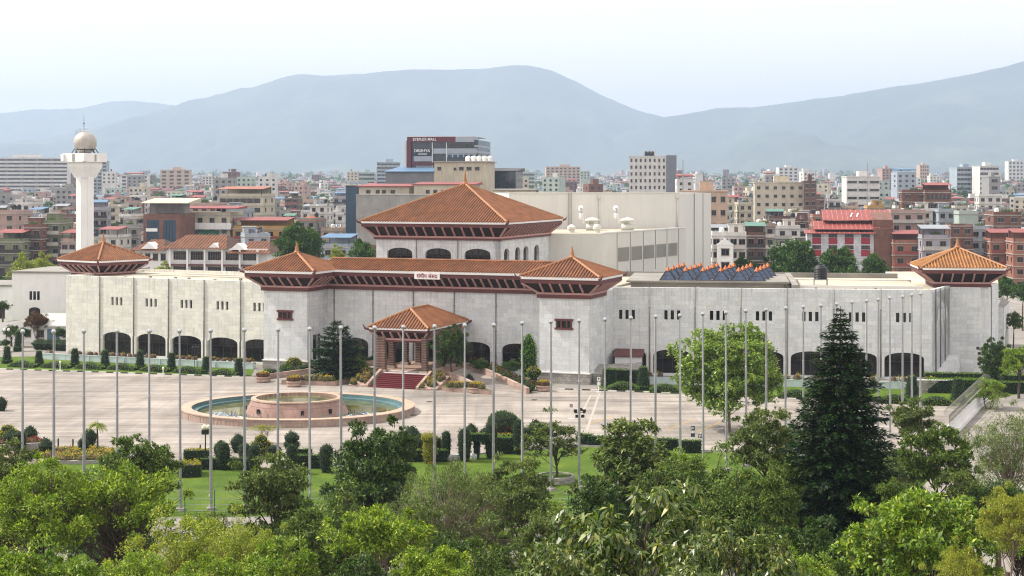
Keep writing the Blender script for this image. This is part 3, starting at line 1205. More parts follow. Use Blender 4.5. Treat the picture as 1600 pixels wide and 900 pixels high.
# stage tower
e1, e2 = a3, (PX(1111, 300), 300)
q = MB()
st = [(PX(795, 274), 274), (e1[0] - 1.2, 282.2), (e1[0], 283.4), e2, (e2[0] - 2, 318), (-6, 318)]
q.prism(st, 0, 25.0, 0, 1)
stg = q.build('stage_tower', [MAT['beige'], MAT['roofgrey']], cc, Matrix.Identity(4))
SF = seg_frame(e1, e2)
SLn = math.hypot(e2[0] - e1[0], e2[1] - e1[1])
for p in (1085, 1098.5):
    u = u_at(p, e1, e2)
    q = MB()
    q.box(u - .06, u + .06, -.06, .3, 8, 25)
    q.build('cladding_joint', MAT['joint'], stg, SF)
q = MB()
TFm = seg_frame(st[0], st[1])
TL = math.hypot(st[1][0] - st[0][0], st[1][1] - st[0][1])
q.box(0, TL, -.1, .15, 25.0, 25.2)
q.build('parapet', MAT['beige2'], stg, TFm)
for p in (936, 1058):
    u = u_at(p, st[0], st[1])
    q = MB()
    q.tube([(u, -.15, 18.8), (u, -.15, 24)], .12, 6)
    q.lathe([(.12, 24), (.3, 24.2), (.3, 24.7)], 8, cx=u, cy=-.15)
    q.build('drain_pipe', MAT['beige2'], stg, TFm, True)
u = u_at(890, st[0], st[1])
q = MB()
for s in (-.25, .25):
    q.box(u + s - .04, u + s + .04, -.3, -.22, 18.8, 25.4)
for k in range(18):
    q.box(u - .25, u + .25, -.29, -.24, 19 + k * .35, 19.04 + k * .35)
q.build('ladder', MAT['joint'], stg, TFm)
# exhaust ducts standing on the auditorium roof
for p in (908, 963):
    x, y = PX(p, 268), 268
    q = MB()
    q.tube([(0, 3.6, 5.2), (0, 1.2, 5.5), (0, .3, 5.2), (0, 0, 4.2), (0, .1, 3.2), (.6, 0, 2.2), (1.6, 0, 1.7)], [.55, .6, .62, .6, .55, .6, .6], 10)
    q.box(1.2, 4.2, -.8, .8, 0, 1.6, 1)
    q.lathe([(1.7, 2.2), (1.9, 2.3), (1.9, 2.7), (.3, 3.2)], 12, cx=2.6, m=1)
    q.lathe([(.6, 1.6), (.6, 2.3)], 8, cx=2.6, m=1)
    tag(q.build('exhaust_duct', [MAT['white'], MAT['beige2']], None, M4(x, y, 18.8, 0, .7), True),
        'white curved exhaust duct on the auditorium roof, ' + ('nearer the brown hall roof' if p < 950 else 'nearer the right-hand corner'), 'duct', 'exhaust ducts on the auditorium roof')
for p, lab in ((893, 'short white roof vent pot at the left edge of the auditorium roof'), (933, 'taller white roof vent pot right of the short one on the auditorium roof')):
    q = MB()
    q.lathe([(.9, 0), (.9, .9), (1.25, 1.0), (1.25, 1.7), (.9, 2.0 if p < 900 else 2.4), (.1, 2.5)], 12)
    tag(q.build('roof_vent', MAT['beige2'], None, M4(PX(p, 257 if p < 900 else 256), 257 if p < 900 else 256, 18.8, 0, .55), True), lab, 'vent')

# --- corner pavilions on the wings
tower(-3.35, -3.35, M4(PX(161.5, 258), 258, 0, R(-37)), w=6.7, dpt=6.7, mat='marble', win=False, base=False, zs=(11.9, 12.4, 13.6, 14.1, 14.4), zT=17.1, o=1.8)
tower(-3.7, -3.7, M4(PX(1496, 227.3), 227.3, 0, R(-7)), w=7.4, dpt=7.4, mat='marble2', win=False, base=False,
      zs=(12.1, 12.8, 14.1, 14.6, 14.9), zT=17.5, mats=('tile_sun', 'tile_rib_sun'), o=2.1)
# end pavilion body to the right and low block
q = MB()
q.prism([(SB[0] + .02, SB[1] + .05), (PX(1532, 222.3), 222.3), (PX(1560, 233), 233), (PX(1556, 262), 262), (SB[0], 262)], 0, 12.1, 0, 1)
ep = q.build('end_pavilion', [MAT['marble2'], MAT['roofdeck']], cc, Matrix.Identity(4))
EF = seg_frame((PX(1532, 222.3), 222.3), (PX(1560, 233), 233))
for k in (.35, .7):
    q = MB()
    q.box(10 * k, 10 * k + .14, -.1, .05, 1, 12)
    q.build('drain_pipe', MAT['pipe'], cc, EF)
q = MB()
q.prism([(PX(1558.5, 236), 236), (PX(1569, 235.5), 235.5), (PX(1578, 247), 247), (PX(1566, 258), 258)], 0, 8.2, 0, 1)
q.build('end_block', [MAT['marble2'], MAT['roofgrey']], cc, Matrix.Identity(4))
eb0, eb1 = (PX(1569, 235.5), 235.5), (PX(1578, 247), 247)
EB = seg_frame(eb0, eb1)
q = MB()
p = arch_poly(5.5, 6.0, 0, 3.2, 1.5)
q.add([(a, -.04, b_) for a, b_ in p], [tuple(range(len(p)))])
q.build('arch_door', MAT['louver'], cc, EB)

# --- portico
PC = 17.9
PF = CF @ M4(PC, 0, 0)
FZ = 1.45
q = MB()
q.box(-5.4, 5.4, -14.6, -.02, 0, FZ - .003)
q.build('portico_floor', MAT['plinth'], cc, PF)
MAT['band'] = m_brick('banded_column_stone', '#7a5f52', '#8a6c5d', '#c9b7a8', 5.0, .34)
q = MB()
q.box(-.55, .55, -.55, .55, 0, .35, 1)
for k in range(13):
    q.box(-.37, .37, -.37, .37, .35 + k * .33, .35 + k * .33 + .24, 0)
    q.box(-.32, .32, -.32, .32, .35 + k * .33 + .24, .35 + (k + 1) * .33, 1)
q.box(-.36, .36, -.36, .36, .35 + 13 * .33, 4.9, 0)
cm = q.mesh('column', [m_plain('column_stone', '#6c5348', .75, .2, 2), m_plain('column_band', '#a59689', .7, .15, 2)])
for x in (-3.4, 3.4):
    for y in (-13.6, -9.2, -4.6):
        inst('column', cm, cc, PF @ M4(x, y, FZ))
for x, y in ((-2.7, -13.6), (1.4, -4.6), (-1.4, -4.6)):
    inst('column', cm, cc, PF @ M4(x, y, FZ))
prc = (-3.0, 3.0, -13.4, -1.6)
eave(PF, prc, 1.3, 5.55, 6.05, 6.95, 7.25, 7.5, nb=(5, 9, 5, 9))
q = MB()
q.box(-3.2, 3.2, -13.6, -1.4, 6.3, 6.4)
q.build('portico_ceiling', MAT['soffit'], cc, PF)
hip_roof(PF, (-3.0, 3.0, -13.4, -1.8), 1.42, 7.5, 9.75, ridge='y', fin=0)
q = MB()
for k in range(3):
    q.box(-3 + k * 2.05, -1.1 + k * 2.05, -.3, -.06, 0, 3.4, 0)
q.build('entrance_door', MAT['bronze'], cc, PF @ M4(0, 0, FZ))
# red-carpeted steps
q = MB()
n = 8
for k in range(n):
    y0 = -14.6 - (n - k) * .52
    q.box(-3.1, 3.1, y0, y0 + .52 - .002 if k < n - 1 else -14.6, 0, FZ * (k + 1) / (n + 0.001) - .02 + .02, 0)
q.build('entrance_steps', MAT['carpet'], cc, PF @ M4(.9, 0, 0))
q = MB()
for k in range(3):
    q.box(-3.1, 3.1, -14.55 + k * 1.1, -14.2 + k * 1.1, FZ, FZ + .05 - .01 * k, 0)
q.build('stair_nosing', MAT['white'], cc, PF @ M4(.9, 0, 0))
for s in (-1, 1):
    q = MB()
    q.prism([(s * 3.45, -18.9), (s * 3.85, -18.9), (s * 3.85, -14.3), (s * 3.45, -14.3)], 0, [.35, .35, 1.95, 1.95], 0)
    q.prism([(s * 3.86, -18.7), (s * 6.3, -18.7), (s * 6.3, -13.9), (s * 3.86, -13.9)], 0, [.2, .2, 1.4, 1.4], 0)
    q.build('stair_cheek', MAT['pinkwall'], cc, PF @ M4(.9, 0, 0))
# ------------------------------------------------------------------ leaf materials and clipped plants
MAT.update(
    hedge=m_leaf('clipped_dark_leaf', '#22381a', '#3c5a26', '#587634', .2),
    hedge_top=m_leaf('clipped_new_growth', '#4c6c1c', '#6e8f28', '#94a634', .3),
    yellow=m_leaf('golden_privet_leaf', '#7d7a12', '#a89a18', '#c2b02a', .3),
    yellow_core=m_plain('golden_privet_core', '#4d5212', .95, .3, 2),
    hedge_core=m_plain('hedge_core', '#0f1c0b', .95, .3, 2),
    flower_y=m_leaf('yellow_flowers', '#a3921e', '#bfa82a', '#d4c04a', .2),
    flower_r=m_leaf('red_flowers', '#5b1a20', '#8a2a30', '#a8483a', .2),
    shrubgreen=m_leaf('shrub_leaf', '#2a4216', '#4d6a24', '#788c34', .3),
    brownleaf=m_leaf('russet_leaf', '#4a3326', '#6b4a35', '#80603f', .25),
)


def sample_faces(q, density, rng):
    """random points + normals on the faces of an MB"""
    P, N = [], []
    for f in q.f:
        vs = [np.array(q.v[i]) for i in f]
        for i in range(1, len(vs) - 1):
            a, b, c = vs[0], vs[i], vs[i + 1]
            n = np.cross(b - a, c - a)
            A = np.linalg.norm(n) / 2
            if A < 1e-6:
                continue
            k = rng.poisson(A * density)
            if k == 0:
                continue
            r1, r2 = rng.random((2, k, 1))
            s = np.sqrt(r1)
            P.append(a * (1 - s) + b * s * (1 - r2) + c * s * r2)
            N.append(np.repeat((n / (2 * A))[None], k, 0))
    return np.concatenate(P), np.concatenate(N)


def leaf_quads(P, A, Nn, L, W, fold=.12):
    """kite-shaped leaves: base P, axis A, normal Nn, length L, width W (arrays)"""
    A = A / np.maximum(1e-6, np.linalg.norm(A, axis=1, keepdims=True))
    S = np.cross(A, Nn)
    S /= np.maximum(1e-6, np.linalg.norm(S, axis=1, keepdims=True))
    Un = np.cross(S, A)
    L, W = L[:, None], W[:, None]
    mid = P + A * L * .42 + Un * L * fold
    return np.stack([P, mid - S * W / 2, P + A * L, mid + S * W / 2], 1)


def leafy(name, q, density=70, size=.16, mats=('hedge', 'hedge_core'), top=None, top_z=.55, jitter=.07, seed=1):
    """a clipped bush: dense core plus a skin of small leaves; new growth on upward faces may be a lighter colour"""
    rng = np.random.default_rng(seed)
    P, N = sample_faces(q, density, rng)
    k = len(P)
    P = P + N * rng.normal(0, jitter, (k, 1)) - N * .03
    A = N * .55 + rng.normal(0, .6, (k, 3)) + np.array([0, 0, .35])
    nn = N + rng.normal(0, .45, (k, 3))
    V = leaf_quads(P, A, nn, size * rng.uniform(.7, 1.3, k), size * rng.uniform(.45, .7, k))
    ms = [MAT[mats[0]], MAT[mats[1]]]
    idx = np.zeros(k, int)
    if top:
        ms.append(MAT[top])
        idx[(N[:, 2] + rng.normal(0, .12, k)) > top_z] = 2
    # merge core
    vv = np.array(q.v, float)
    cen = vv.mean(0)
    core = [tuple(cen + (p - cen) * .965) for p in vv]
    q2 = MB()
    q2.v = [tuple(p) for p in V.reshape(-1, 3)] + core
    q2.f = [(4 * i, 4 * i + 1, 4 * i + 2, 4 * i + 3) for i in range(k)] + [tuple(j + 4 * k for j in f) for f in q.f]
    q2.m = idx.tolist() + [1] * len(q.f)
    return q2.mesh(name, ms)


def lumpy(q, amp, seed=0):
    rng = random.Random(seed)
    ph = [rng.uniform(0, 6) for _ in range(6)]
    q.v = [(x + amp * math.sin(z * 5 + ph[0] + y * 3), y + amp * math.sin(x * 4 + ph[1]), z + amp * .6 * math.sin(x * 3 + y * 2 + ph[2]) if z > .2 else z) for x, y, z in q.v]
    return q


def shape_cone(h=2.4, r0=.62, r1=.36, tier=True):
    q = MB()
    p = [(r0 * 1.25, 0), (r0 * 1.3, .45), (r0, .5)] if tier else [(r0, 0)]
    return q.lathe(p + [((r0 * 2 + r1) / 3, h * .5), (r1, h - .1), (r1 * .7, h)], 14)


def shape_hexdome(r=1.0, h=1.8, n=14):
    return MB().lathe([(r * .55, 0), (r * .85, h * .3), (r, h * .58), (r * .96, h * .62), (r * .5, h * .84), (.06, h)], n)


def shape_ball(r=1.0, h=1.6):
    return MB().lathe([(r * .6, 0), (r * .93, h * .22), (r, h * .48), (r * .86, h * .75), (r * .5, h * .94), (.05, h)], 16)


def shape_cyl(r=.6, h=2.6):
    return MB().lathe([(r * .55, 0), (r * .8, h * .12), (r, h * .55), (r * .92, h * .85), (r * .6, h * .96), (.05, h)], 14)


def shape_tiers(r=1.6, h=2.0, k=4):
    p = []
    for i in range(k):
        a = r * (1 - i / (k + .6))
        b = h * i / k
        p += [(a * .9, b), (a, b + h / k * .3), (a * .92, b + h / k * .75), (a * .62, b + h / k * .98)]
    p.append((.05, h * 1.08))
    return MB().lathe(p, 18)


def shape_box(l, w, h):
    q = MB()
    n = max(2, int(l / .8))
    for i in range(n):
        x0, x1 = -l / 2 + l * i / n, -l / 2 + l * (i + 1) / n
        q.add([(x0, -w / 2, 0), (x1, -w / 2, 0), (x1, -w / 2 * .9, h), (x0, -w / 2 * .9, h), (x0, w / 2, 0), (x1, w / 2, 0), (x1, w / 2 * .9, h), (x0, w / 2 * .9, h)],
              [(0, 1, 2, 3), (5, 4, 7, 6), (3, 2, 6, 7)] + ([(4, 0, 3, 7)] if i == 0 else []) + ([(1, 5, 6, 2)] if i == n - 1 else []))
    return q


def shape_wave(l, w, h):
    q = MB()
    n = 12
    sec = []
    for i in range(n + 1):
        x = -l / 2 + l * i / n
        hh = h * (.35 + .65 * math.sin(math.pi * i / n))
        sec.append([(x, -w / 2, 0), (x, -w / 2 * .9, hh * .75), (x, 0, hh), (x, w / 2 * .9, hh * .75), (x, w / 2, 0)])
    for i in range(n):
        q.add(sec[i] + sec[i + 1], [(j, j + 5, j + 6, j + 1)[::-1] for j in range(4)])
    return q


def plant(name, mesh, label, px, py, cat='shrub', group=None, rz=0, s=1, z=0, dy=0):
    x, y = G(px, py, z)
    y += dy
    return tag(inst(name, mesh, None, M4(x, y, z, rz, s)), label, cat, group)


# ------------------------------------------------------------------ surfaces
sheet('plaza', [G(-260, 570), G(0, 577), G(375, 589), G(420, 593), G(700, 603), G(950, 611), G(1062, 615), G(1230, 623), G(1495, 634), G(1520, 640), G(1450, 712),
                G(1100, 705), G(908, 697), G(770, 708), G(640, 719), G(440, 733), G(316, 730), G(280, 722), G(130, 712), G(60, 714), G(-260, 735)], .012, MAT['plaza'])
sheet('lawn', [G(-280, 728), G(60, 712), G(130, 712), G(280, 722), G(316, 732), G(440, 735), G(640, 720), G(770, 709), G(908, 698), G(1100, 706), G(1450, 714), G(1470, 800), G(-280, 812)], .008, MAT['lawn'])
sheet('lawn', [G(-100, 560), G(105, 556), G(400, 573), G(392, 588), G(0, 577), G(-100, 573)], .02, MAT['lawn'])
sheet('lawn', [G(930, 600), G(1455, 608), G(1500, 600), G(1545, 590), G(1600, 588), G(1640, 606), G(1500, 634), G(1230, 623), G(945, 611)], .02, MAT['lawn'])
sheet('lawn', [G(-120, 512), G(103, 514), G(103, 530), G(-120, 532)], .01, MAT['lawn'])
sheet('path', [G(-200, 532), G(160, 530), G(160, 546), G(-200, 549)], .006, MAT['plaza'])
sheet('road', [G(-400, 838), G(2000, 838), G(2300, 1010), G(-800, 1010)], .006, MAT['road'])
sheet('road', [G(1500, 690), G(1545, 626), G(1640, 632), G(1900, 640), G(1900, 836), G(1380, 836)], .01, MAT['road'])
sheet('path', [G(-60, 700), G(62, 690), G(80, 700), G(40, 735), G(-60, 745)], .018, MAT['pinkwall'])

# kerbs: black and white painted segments along the far edge, plain concrete along the near edge


def kerb(pts, w=.22, h=.14, seg=1.1, z=.0, paint=True):
    q = MB()
    c = 0
    for a, b in zip(pts[:-1], pts[1:]):
        a, b = Vector(a), Vector(b)
        L = (b - a).length
        k = max(1, int(L / seg))
        m = seg_frame(a, b)
        for i in range(k):
            q.box(L * i / k, L * (i + 1) / k - .01, -w, 0, -.05, h, (c % 2) if paint else 0, m)
            c += 1
    o = q.build('kerb', [MAT['kerbwhite'], MAT['kerbblack']] if paint else [MAT['concrete'], MAT['concrete']])
    return tag(o, kind='structure')


kerb([G(-260, 570), G(0, 577), G(375, 589)])
kerb([G(870, 608), G(950, 611), G(1062, 615), G(1230, 623), G(1495, 634)])
kerb([G(1450, 712), G(1100, 705.5), G(908, 697.5), G(770, 708.5), G(640, 719.5), G(440, 734), G(316, 731)], paint=False)

# road markings: faded yellow bays and a worn white band
MAT['yellowpaint'] = m_plain('worn_yellow_paint', '#a98a45', .85, .3, 3)
MAT['whitepaint'] = m_plain('worn_white_paint', '#a29b93', .85, .2, 2)
for (a, b) in (((921, 663), (958, 649)), ((956, 666), (987, 654)), ((1001, 669), (1029, 658)), ((1043, 672), (1082, 656)), ((1088, 675), (1128, 659)), ((1190, 680), (1222, 668))):
    A, B = Vector(G(*a)), Vector(G(*b))
    n = (B - A).normalized()
    n = Vector((-n.y, n.x)) * .09
    sheet('road_marking', [A - n, B - n, B + n, A + n], .017, MAT['yellowpaint'])
sheet('road_marking', [G(915, 672), G(919, 672), G(938, 615), G(935, 615)], .016, MAT['whitepaint'])
sheet('road_marking', [G(903, 655), G(906, 655), G(925, 617), G(922, 617)], .016, MAT['whitepaint'])
for px, py, lab in ((671, 628, 'dark round manhole cover right of the fountain towards the steps'), (646, 649, 'dark round manhole cover against the fountain rim shadow'),
                    (835, 625, 'dark round manhole cover on the plaza right of the ramp')):
    q = MB()
    q.lathe([(.42, .012), (.42, .03), (.36, .036)], 16)
    tag(q.build('manhole_cover', MAT['black_paint'], None, M4(*G(px, py), 0)), lab, 'manhole')

# ------------------------------------------------------------------ fountain
fx, fy = PX(466, 184), 184.0
ft = thing('fountain', 'large round fountain with a pinkish drum and pale blue basin on the plaza', 'fountain', M4(fx, fy, 0))
EA, EB_ = 13.6, 11.5
q = MB()
s = EB_ / EA
q.lathe([(EA, 0), (EA, .72), (EA + .08, .74), (EA + .08, .86), (EA - 1.25, .86), (EA - 1.25, .8)], 96, m=0, cap=False, sy=s)
MAT['rim'] = m_brick('fountain_rim_stone', '#a88c7c', '#b89b8a', '#7a6458', .5, 3.0)
t = NT('rim_top')
t.p.inputs['Base Color'].default_value = lin('#c8ab90')
t.link(t.ramp(t.noise(t.coords('Object'), 1.2, 5), [(.3, lin('#9c836e')), (.7, lin('#b89f88'))]), t.p.inputs['Base Color'])
t.p.inputs['Roughness'].default_value = .6
MAT['rimtop'] = t.mat
q.m = [1 if all(abs(q.v[i][2] - .86) < .01 for i in f) else 0 for f in q.f]
# facing stones: slight radial blocks
for i in range(150):
    a = 2 * math.pi * i / 150
    ca, sa = math.cos(a), math.sin(a) * s
    q.box(-.02, .02, -.03, .03, .02, .7, 2, M4(EA * ca, EA * sa, 0, a))
q.build('basin_rim', [MAT['pinkwall'], MAT['rimtop'], MAT['joint']], ft)
q = MB()
q.lathe([(EA - 1.25, .82), (EA - 1.3, .45, 0), (EA - 1.9, .42), (EA - 1.95, -.02), (.1, -.05)], 96, cap=False, sy=s)
q.v = [p for p in q.v]
q.build('basin_wall', MAT['pool'], ft, None, True)
q = MB()
q.lathe([(EA - 1.93, .2), (.01, .2)], 96, cap=False, sy=s)
q.build('water', MAT['water'], ft)
# drum
dm = wm(ft) @ M4(PX(464, 183) - fx, -1, 0)
MAT['drum'] = m_brick('drum_cladding', '#9a7c72', '#a8897e', '#6e5650', 1.3, 1.2)
q = MB()
ds = .86
q.lathe([(6.1, .1), (5.95, .35), (5.25, 1.75), (5.35, 1.78), (5.3, 1.95), (4.75, 1.95), (4.75, 1.3)], 64, cap=False, sy=ds)
for f_i, f in enumerate(q.f):
    q.m[f_i] = 1 if min(q.v[i][2] for i in f) > 1.7 else 0
for k in range(22):
    a = 2 * math.pi * (k + .5) / 22
    q.add([(5.5, -.04, 1.72), (5.5, .04, 1.72), (6.08, .04, .3), (6.08, -.04, .3)], [(0, 1, 2, 3)], 2, Matrix.Diagonal((1, ds, 1, 1)) @ Matrix.Rotation(a, 4, 'Z') @ Matrix.Translation((-.2, 0, 0)))
for a in (-1.35, -2.3, -.75, -3.0):
    q.box(5.75, 6.0, -.16, .16, .55, 1.05, 3, Matrix.Diagonal((1, ds, 1, 1)) @ Matrix.Rotation(a, 4, 'Z'))
dr = q.build('drum', [MAT['drum'], MAT['rimtop'], MAT['joint'], MAT['black']], ft, dm)
q = MB()
q.lathe([(4.8, 1.62), (.01, 1.62)], 48, cap=False, sy=ds)
inst('water', q.mesh('water', MAT['water']), dr, dm)
q = MB()
for k in range(26):
    a = 2 * math.pi * k / 26
    q.tube([(4.1 * math.cos(a), 4.1 * math.sin(a) * ds, 1.6), (4.1 * math.cos(a), 4.1 * math.sin(a) * ds, 1.95)], .05, 5)
inst('nozzle_ring', q.mesh('nozzle_ring', MAT['joint']), dr, dm)
q = MB()
rr = random.Random(3)
for k in range(90):
    a = rr.uniform(-2.9, -.1)
    r = rr.uniform(7.2, 8.6)
    x, y = r * math.cos(a), r * math.sin(a) * ds
    q.tube([(x, y, .18), (x + rr.uniform(-.1, .1), y, rr.uniform(.5, 1.0))], .035, 4)
for k in range(8):
    a = -2.9 + k * .37
    q.tube([(7.9 * math.cos(a + i * .12), 7.9 * math.sin(a + i * .12) * ds, .3) for i in range(4)], .05, 4)
q.build('spray_pipes', MAT['steel'], ft, dm)
q = MB()
for k in range(70):
    a = rr.choice([rr.uniform(-.9, -.15), rr.uniform(-2.95, -2.4)])
    r = rr.uniform(8.4, 10.6)
    x, y = r * math.cos(a), r * math.sin(a) * ds
    b = rr.uniform(0, 6)
    q.tube([(x, y, .25), (x + .7 * math.cos(b), y + .7 * math.sin(b), .3 + rr.uniform(0, .15)), (x + 1.2 * math.cos(b + .6), y + 1.2 * math.sin(b + .6), .24)], .07, 4)
q.build('loose_hoses', m_plain('pale_hose', '#8d9aa3', .5, .3, 2), ft, dm)

# ------------------------------------------------------------------ flagpoles
poles = [(35, 514), (84, 514), (131, 513.5), (183, 513.5), (233, 513.5), (282, 513), (330, 512.5), (382, 511.5), (434, 511), (484, 510), (533, 508), (585, 508), (630, 507),
         (679, 506), (726, 504.5), (771, 504), (816, 501), (861, 499), (905, 497.5), (945, 495.5), (985, 493), (1024, 491), (1063, 489.5), (1099, 487), (1135, 485), (1166, 482.5),
         (1197, 480.5), (1227, 478), (1255, 476), (1283, 474), (1307, 472), (1331, 469), (1353, 467), (1372, 465), (1391, 462.5), (1410, 460.5), (1425, 458), (1438, 456)]
PH = 15.0
q = MB()
q.lathe([(.118, 0), (.118, 4.6), (.105, 4.62), (.102, 9.5), (.088, 9.52), (.07, PH - .35)], 10)
polem = q.mesh('shaft', MAT['steel'], True)
q = MB()
q.lathe([(.06, 0), (.13, .04), (.19, .14), (.195, .22), (.17, .32), (.08, .39), (.02, .41)], 14)
ballm = q.mesh('ball_finial', MAT['ball'], True)
q = MB()
q.box(-.35, .35, -.35, .35, -.05, .22)
q.lathe([(.2, .22), (.16, .4)], 10)
basem = q.mesh('footing', MAT['concrete'])
q = MB()
q.tube([(.13, 0, 1.2), (.13, 0, PH - .4)], .012, 3)
q.box(.1, .2, -.03, .03, 1.1, 1.3)
halym = q.mesh('halyard', MAT['white'])
ONES = ['', 'second', 'third', 'fourth', 'fifth', 'sixth', 'seventh', 'eighth', 'ninth', 'tenth', 'eleventh', 'twelfth', 'thirteenth', 'fourteenth', 'fifteenth', 'sixteenth', 'seventeenth', 'eighteenth', 'nineteenth', 'twentieth']
near = {5: 'left of the lawn and the fountain', 6: 'left of the fountain near the globe lamp', 9: 'before the drum of the fountain', 12: 'before the right rim of the fountain',
        13: 'before the red carpeted steps', 15: 'before the round clipped bush', 18: 'standing alone before open lawn and floodlights', 24: 'before the trunk of the round plaza tree', 31: 'behind the tall conifer tip'}
for i, (px, pt) in enumerate(poles):
    y = F * (PH - CH) / (HZ - pt)
    if i == 0:
        lab = 'grey steel flagpole with a ball top, leftmost of the long row'
    elif i == len(poles) - 1:
        lab = 'grey steel flagpole with a ball top, rightmost of the long row'
    elif i < 20:
        lab = 'grey steel flagpole with a ball top, ' + ONES[i] + ' from the left end of the row'
    else:
        lab = 'grey steel flagpole with a ball top, ' + ONES[len(poles) - 1 - i] + ' from the right end of the row'
    fp = thing('flagpole', lab, 'flagpole', M4(PX(px, y), y, 0, random.uniform(0, 6)), 'flagpoles along the drive')
    # the poles are not quite plumb
    tl = Matrix.Rotation(random.gauss(0, .0022), 4, 'X') @ Matrix.Rotation(random.gauss(0, .0022), 4, 'Y')
    child('shaft', polem, fp, tl)
    child('ball_finial', ballm, fp, tl @ Matrix.Translation((0, 0, PH - .42)))
    child('footing', basem, fp, Matrix.Identity(4))
    child('halyard', halym, fp, tl)

# ------------------------------------------------------------------ clipped plants before the left wing
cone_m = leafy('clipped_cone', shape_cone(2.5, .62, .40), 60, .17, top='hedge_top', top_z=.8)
for i, (px, py) in enumerate(((11, 568), (61, 572), (117, 573), (164, 575), (219, 577), (268, 580), (322, 584), (373, 587))):
    lab = 'dark clipped cone bush before the left wing, ' + ['leftmost of the row', 'second from the left edge', 'tier-shaped and third from the left edge', 'left of the second arch', 'between the second and third arch',
                                                              'before the third arch', 'beside the twin lamp post', 'rightmost by the left tower'][i]
    plant('clipped_cone', cone_m, lab, px, py, 'topiary', 'clipped cones before the left wing', rz=i, s=(1, 1, random.uniform(.9, 1.1)))
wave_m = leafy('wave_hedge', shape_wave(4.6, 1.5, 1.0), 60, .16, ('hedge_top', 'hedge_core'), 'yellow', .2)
for i, (px, py) in enumerate(((36, 573.5), (88, 575), (141, 576.5), (191, 578), (243, 580.5), (295, 583), (350, 587))):
    plant('wave_hedge', wave_m, 'low arched hedge with golden top along the kerb, ' + ['leftmost', 'between the second and third cone bush', 'before the first arch of the wing', 'before the second arch of the wing', 'before the third arch of the wing',
          'left of the twin lamp post', 'rightmost before the left wing'][i], px, py, 'hedge', 'golden topped hedges along the kerb', rz=-.35)
dome_m = leafy('clipped_dome', shape_hexdome(1.35, 1.75), 50, .18)
for i, (px, py) in enumerate(((63, 546), (78, 546.5), (91, 547), (101, 547.5))):
    plant('clipped_dome', dome_m, 'dark pointed dome bush beside the far path, ' + ['leftmost of four', 'second of four', 'third of four', 'half hidden by the left wing corner'][i], px, py, 'topiary', 'dome bushes by the far path')
plant('clipped_cone', cone_m, 'tall dark cone bush with a bent twig by the far path', 28, 549, 'topiary', s=(.9, .9, 1.3))
# planter trough along the left wing
PA, PB = G(64, 560), G(400, 576)
q = MB()
Lp = math.hypot(PB[0] - PA[0], PB[1] - PA[1])
q.box(0, Lp, -.9, 0, 0, .85, 0)
q.box(-.05, Lp + .05, -.95, -.75, .85, .95, 0)
q.box(0, Lp, -.74, -.02, .75, .86, 1)
for k in range(12):
    q.box(Lp * k / 12 - .1, Lp * k / 12 + .1, -1.05, -.9, 0, .9, 0)
pl_ = thing('planter_trough', 'long pale blue planter wall under the arches of the left wing', 'planter', seg_frame(PA, PB))
q.build('trough', [MAT['planter'], MAT['soil']], pl_)
q = MB()
for k in range(36):
    x = Lp * (k + .5) / 36
    if rr.random() < .85:
        r = rr.uniform(.3, .55)
        q.lathe([(r * .7, .8), (r, 1.0), (r * .7, 1.2 + r * .3), (.05, 1.3 + r * .4)], 8, cx=x, cy=-.4)
inst('planting', leafy('planting', q, 60, .15, ('brownleaf', 'soil'), 'flower_y', .8), pl_, wm(pl_))
PA, PB = G(952, 597), G(1465, 608)
Lp = math.hypot(PB[0] - PA[0], PB[1] - PA[1])
q = MB()
q.box(0, Lp, -.9, 0, 0, .85, 0)
q.box(0, Lp, -.95, -.75, .85, .95, 0)
q.box(0, Lp, -.74, -.02, .75, .86, 1)
pl_ = thing('planter_trough', 'long pale blue planter wall under the arches of the right wing', 'planter', seg_frame(PA, PB))
q.build('trough', [MAT['planter'], MAT['soil']], pl_)
q = MB()
for k in range(30):
    x = Lp * (k + .5) / 30
    if rr.random() < .75:
        r = rr.uniform(.35, .6)
        q.lathe([(r * .7, .8), (r, 1.0), (r * .7, 1.3 + r * .3), (.05, 1.4 + r * .5)], 8, cx=x, cy=-.4)
inst('planting', leafy('planting', q, 60, .16, ('shrubgreen', 'soil'), 'flower_y', .5, seed=5), pl_, wm(pl_))
# right wing hedges and cones
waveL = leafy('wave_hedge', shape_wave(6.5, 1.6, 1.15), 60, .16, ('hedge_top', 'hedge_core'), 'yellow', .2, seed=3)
for i, (px, py, w) in enumerate(((974, 610, .65), (1039, 613, .62), (1100, 616, .7), (1170, 619, .7), (1243, 622, .7), (1305, 624, .7), (1396, 630, .62), (1462, 633, .68))):
    plant('wave_hedge', waveL, 'golden topped arched hedge with flowers by the right kerb, ' + ['nearest the right tower', 'right of the tall dark cone', 'left under the round plaza tree', 'right under the round plaza tree', 'left of the tall conifer', 'behind the tall conifer',
          'right of the tall conifer', 'rightmost by the spiked fence'][i], px, py, 'hedge', 'golden topped hedges by the right kerb', rz=-.15, s=(w, 1, 1))
bigcone = leafy('clipped_cone', shape_cone(3.0, .85, .5), 60, .17, top='hedge_top', top_z=.8, seed=8)
for px, py, lab, s in ((1005, 609, 'tall dark cone bush before the first arch of the right wing', 1), (1425, 624, 'tall dark frustum bush before the last arch of the right wing', .98),
                       (1497, 629, 'spiral-tiered dark cone bush beside the spiked fence', 1.0)):
    plant('clipped_cone', bigcone, lab, px, py, 'topiary', s=s)
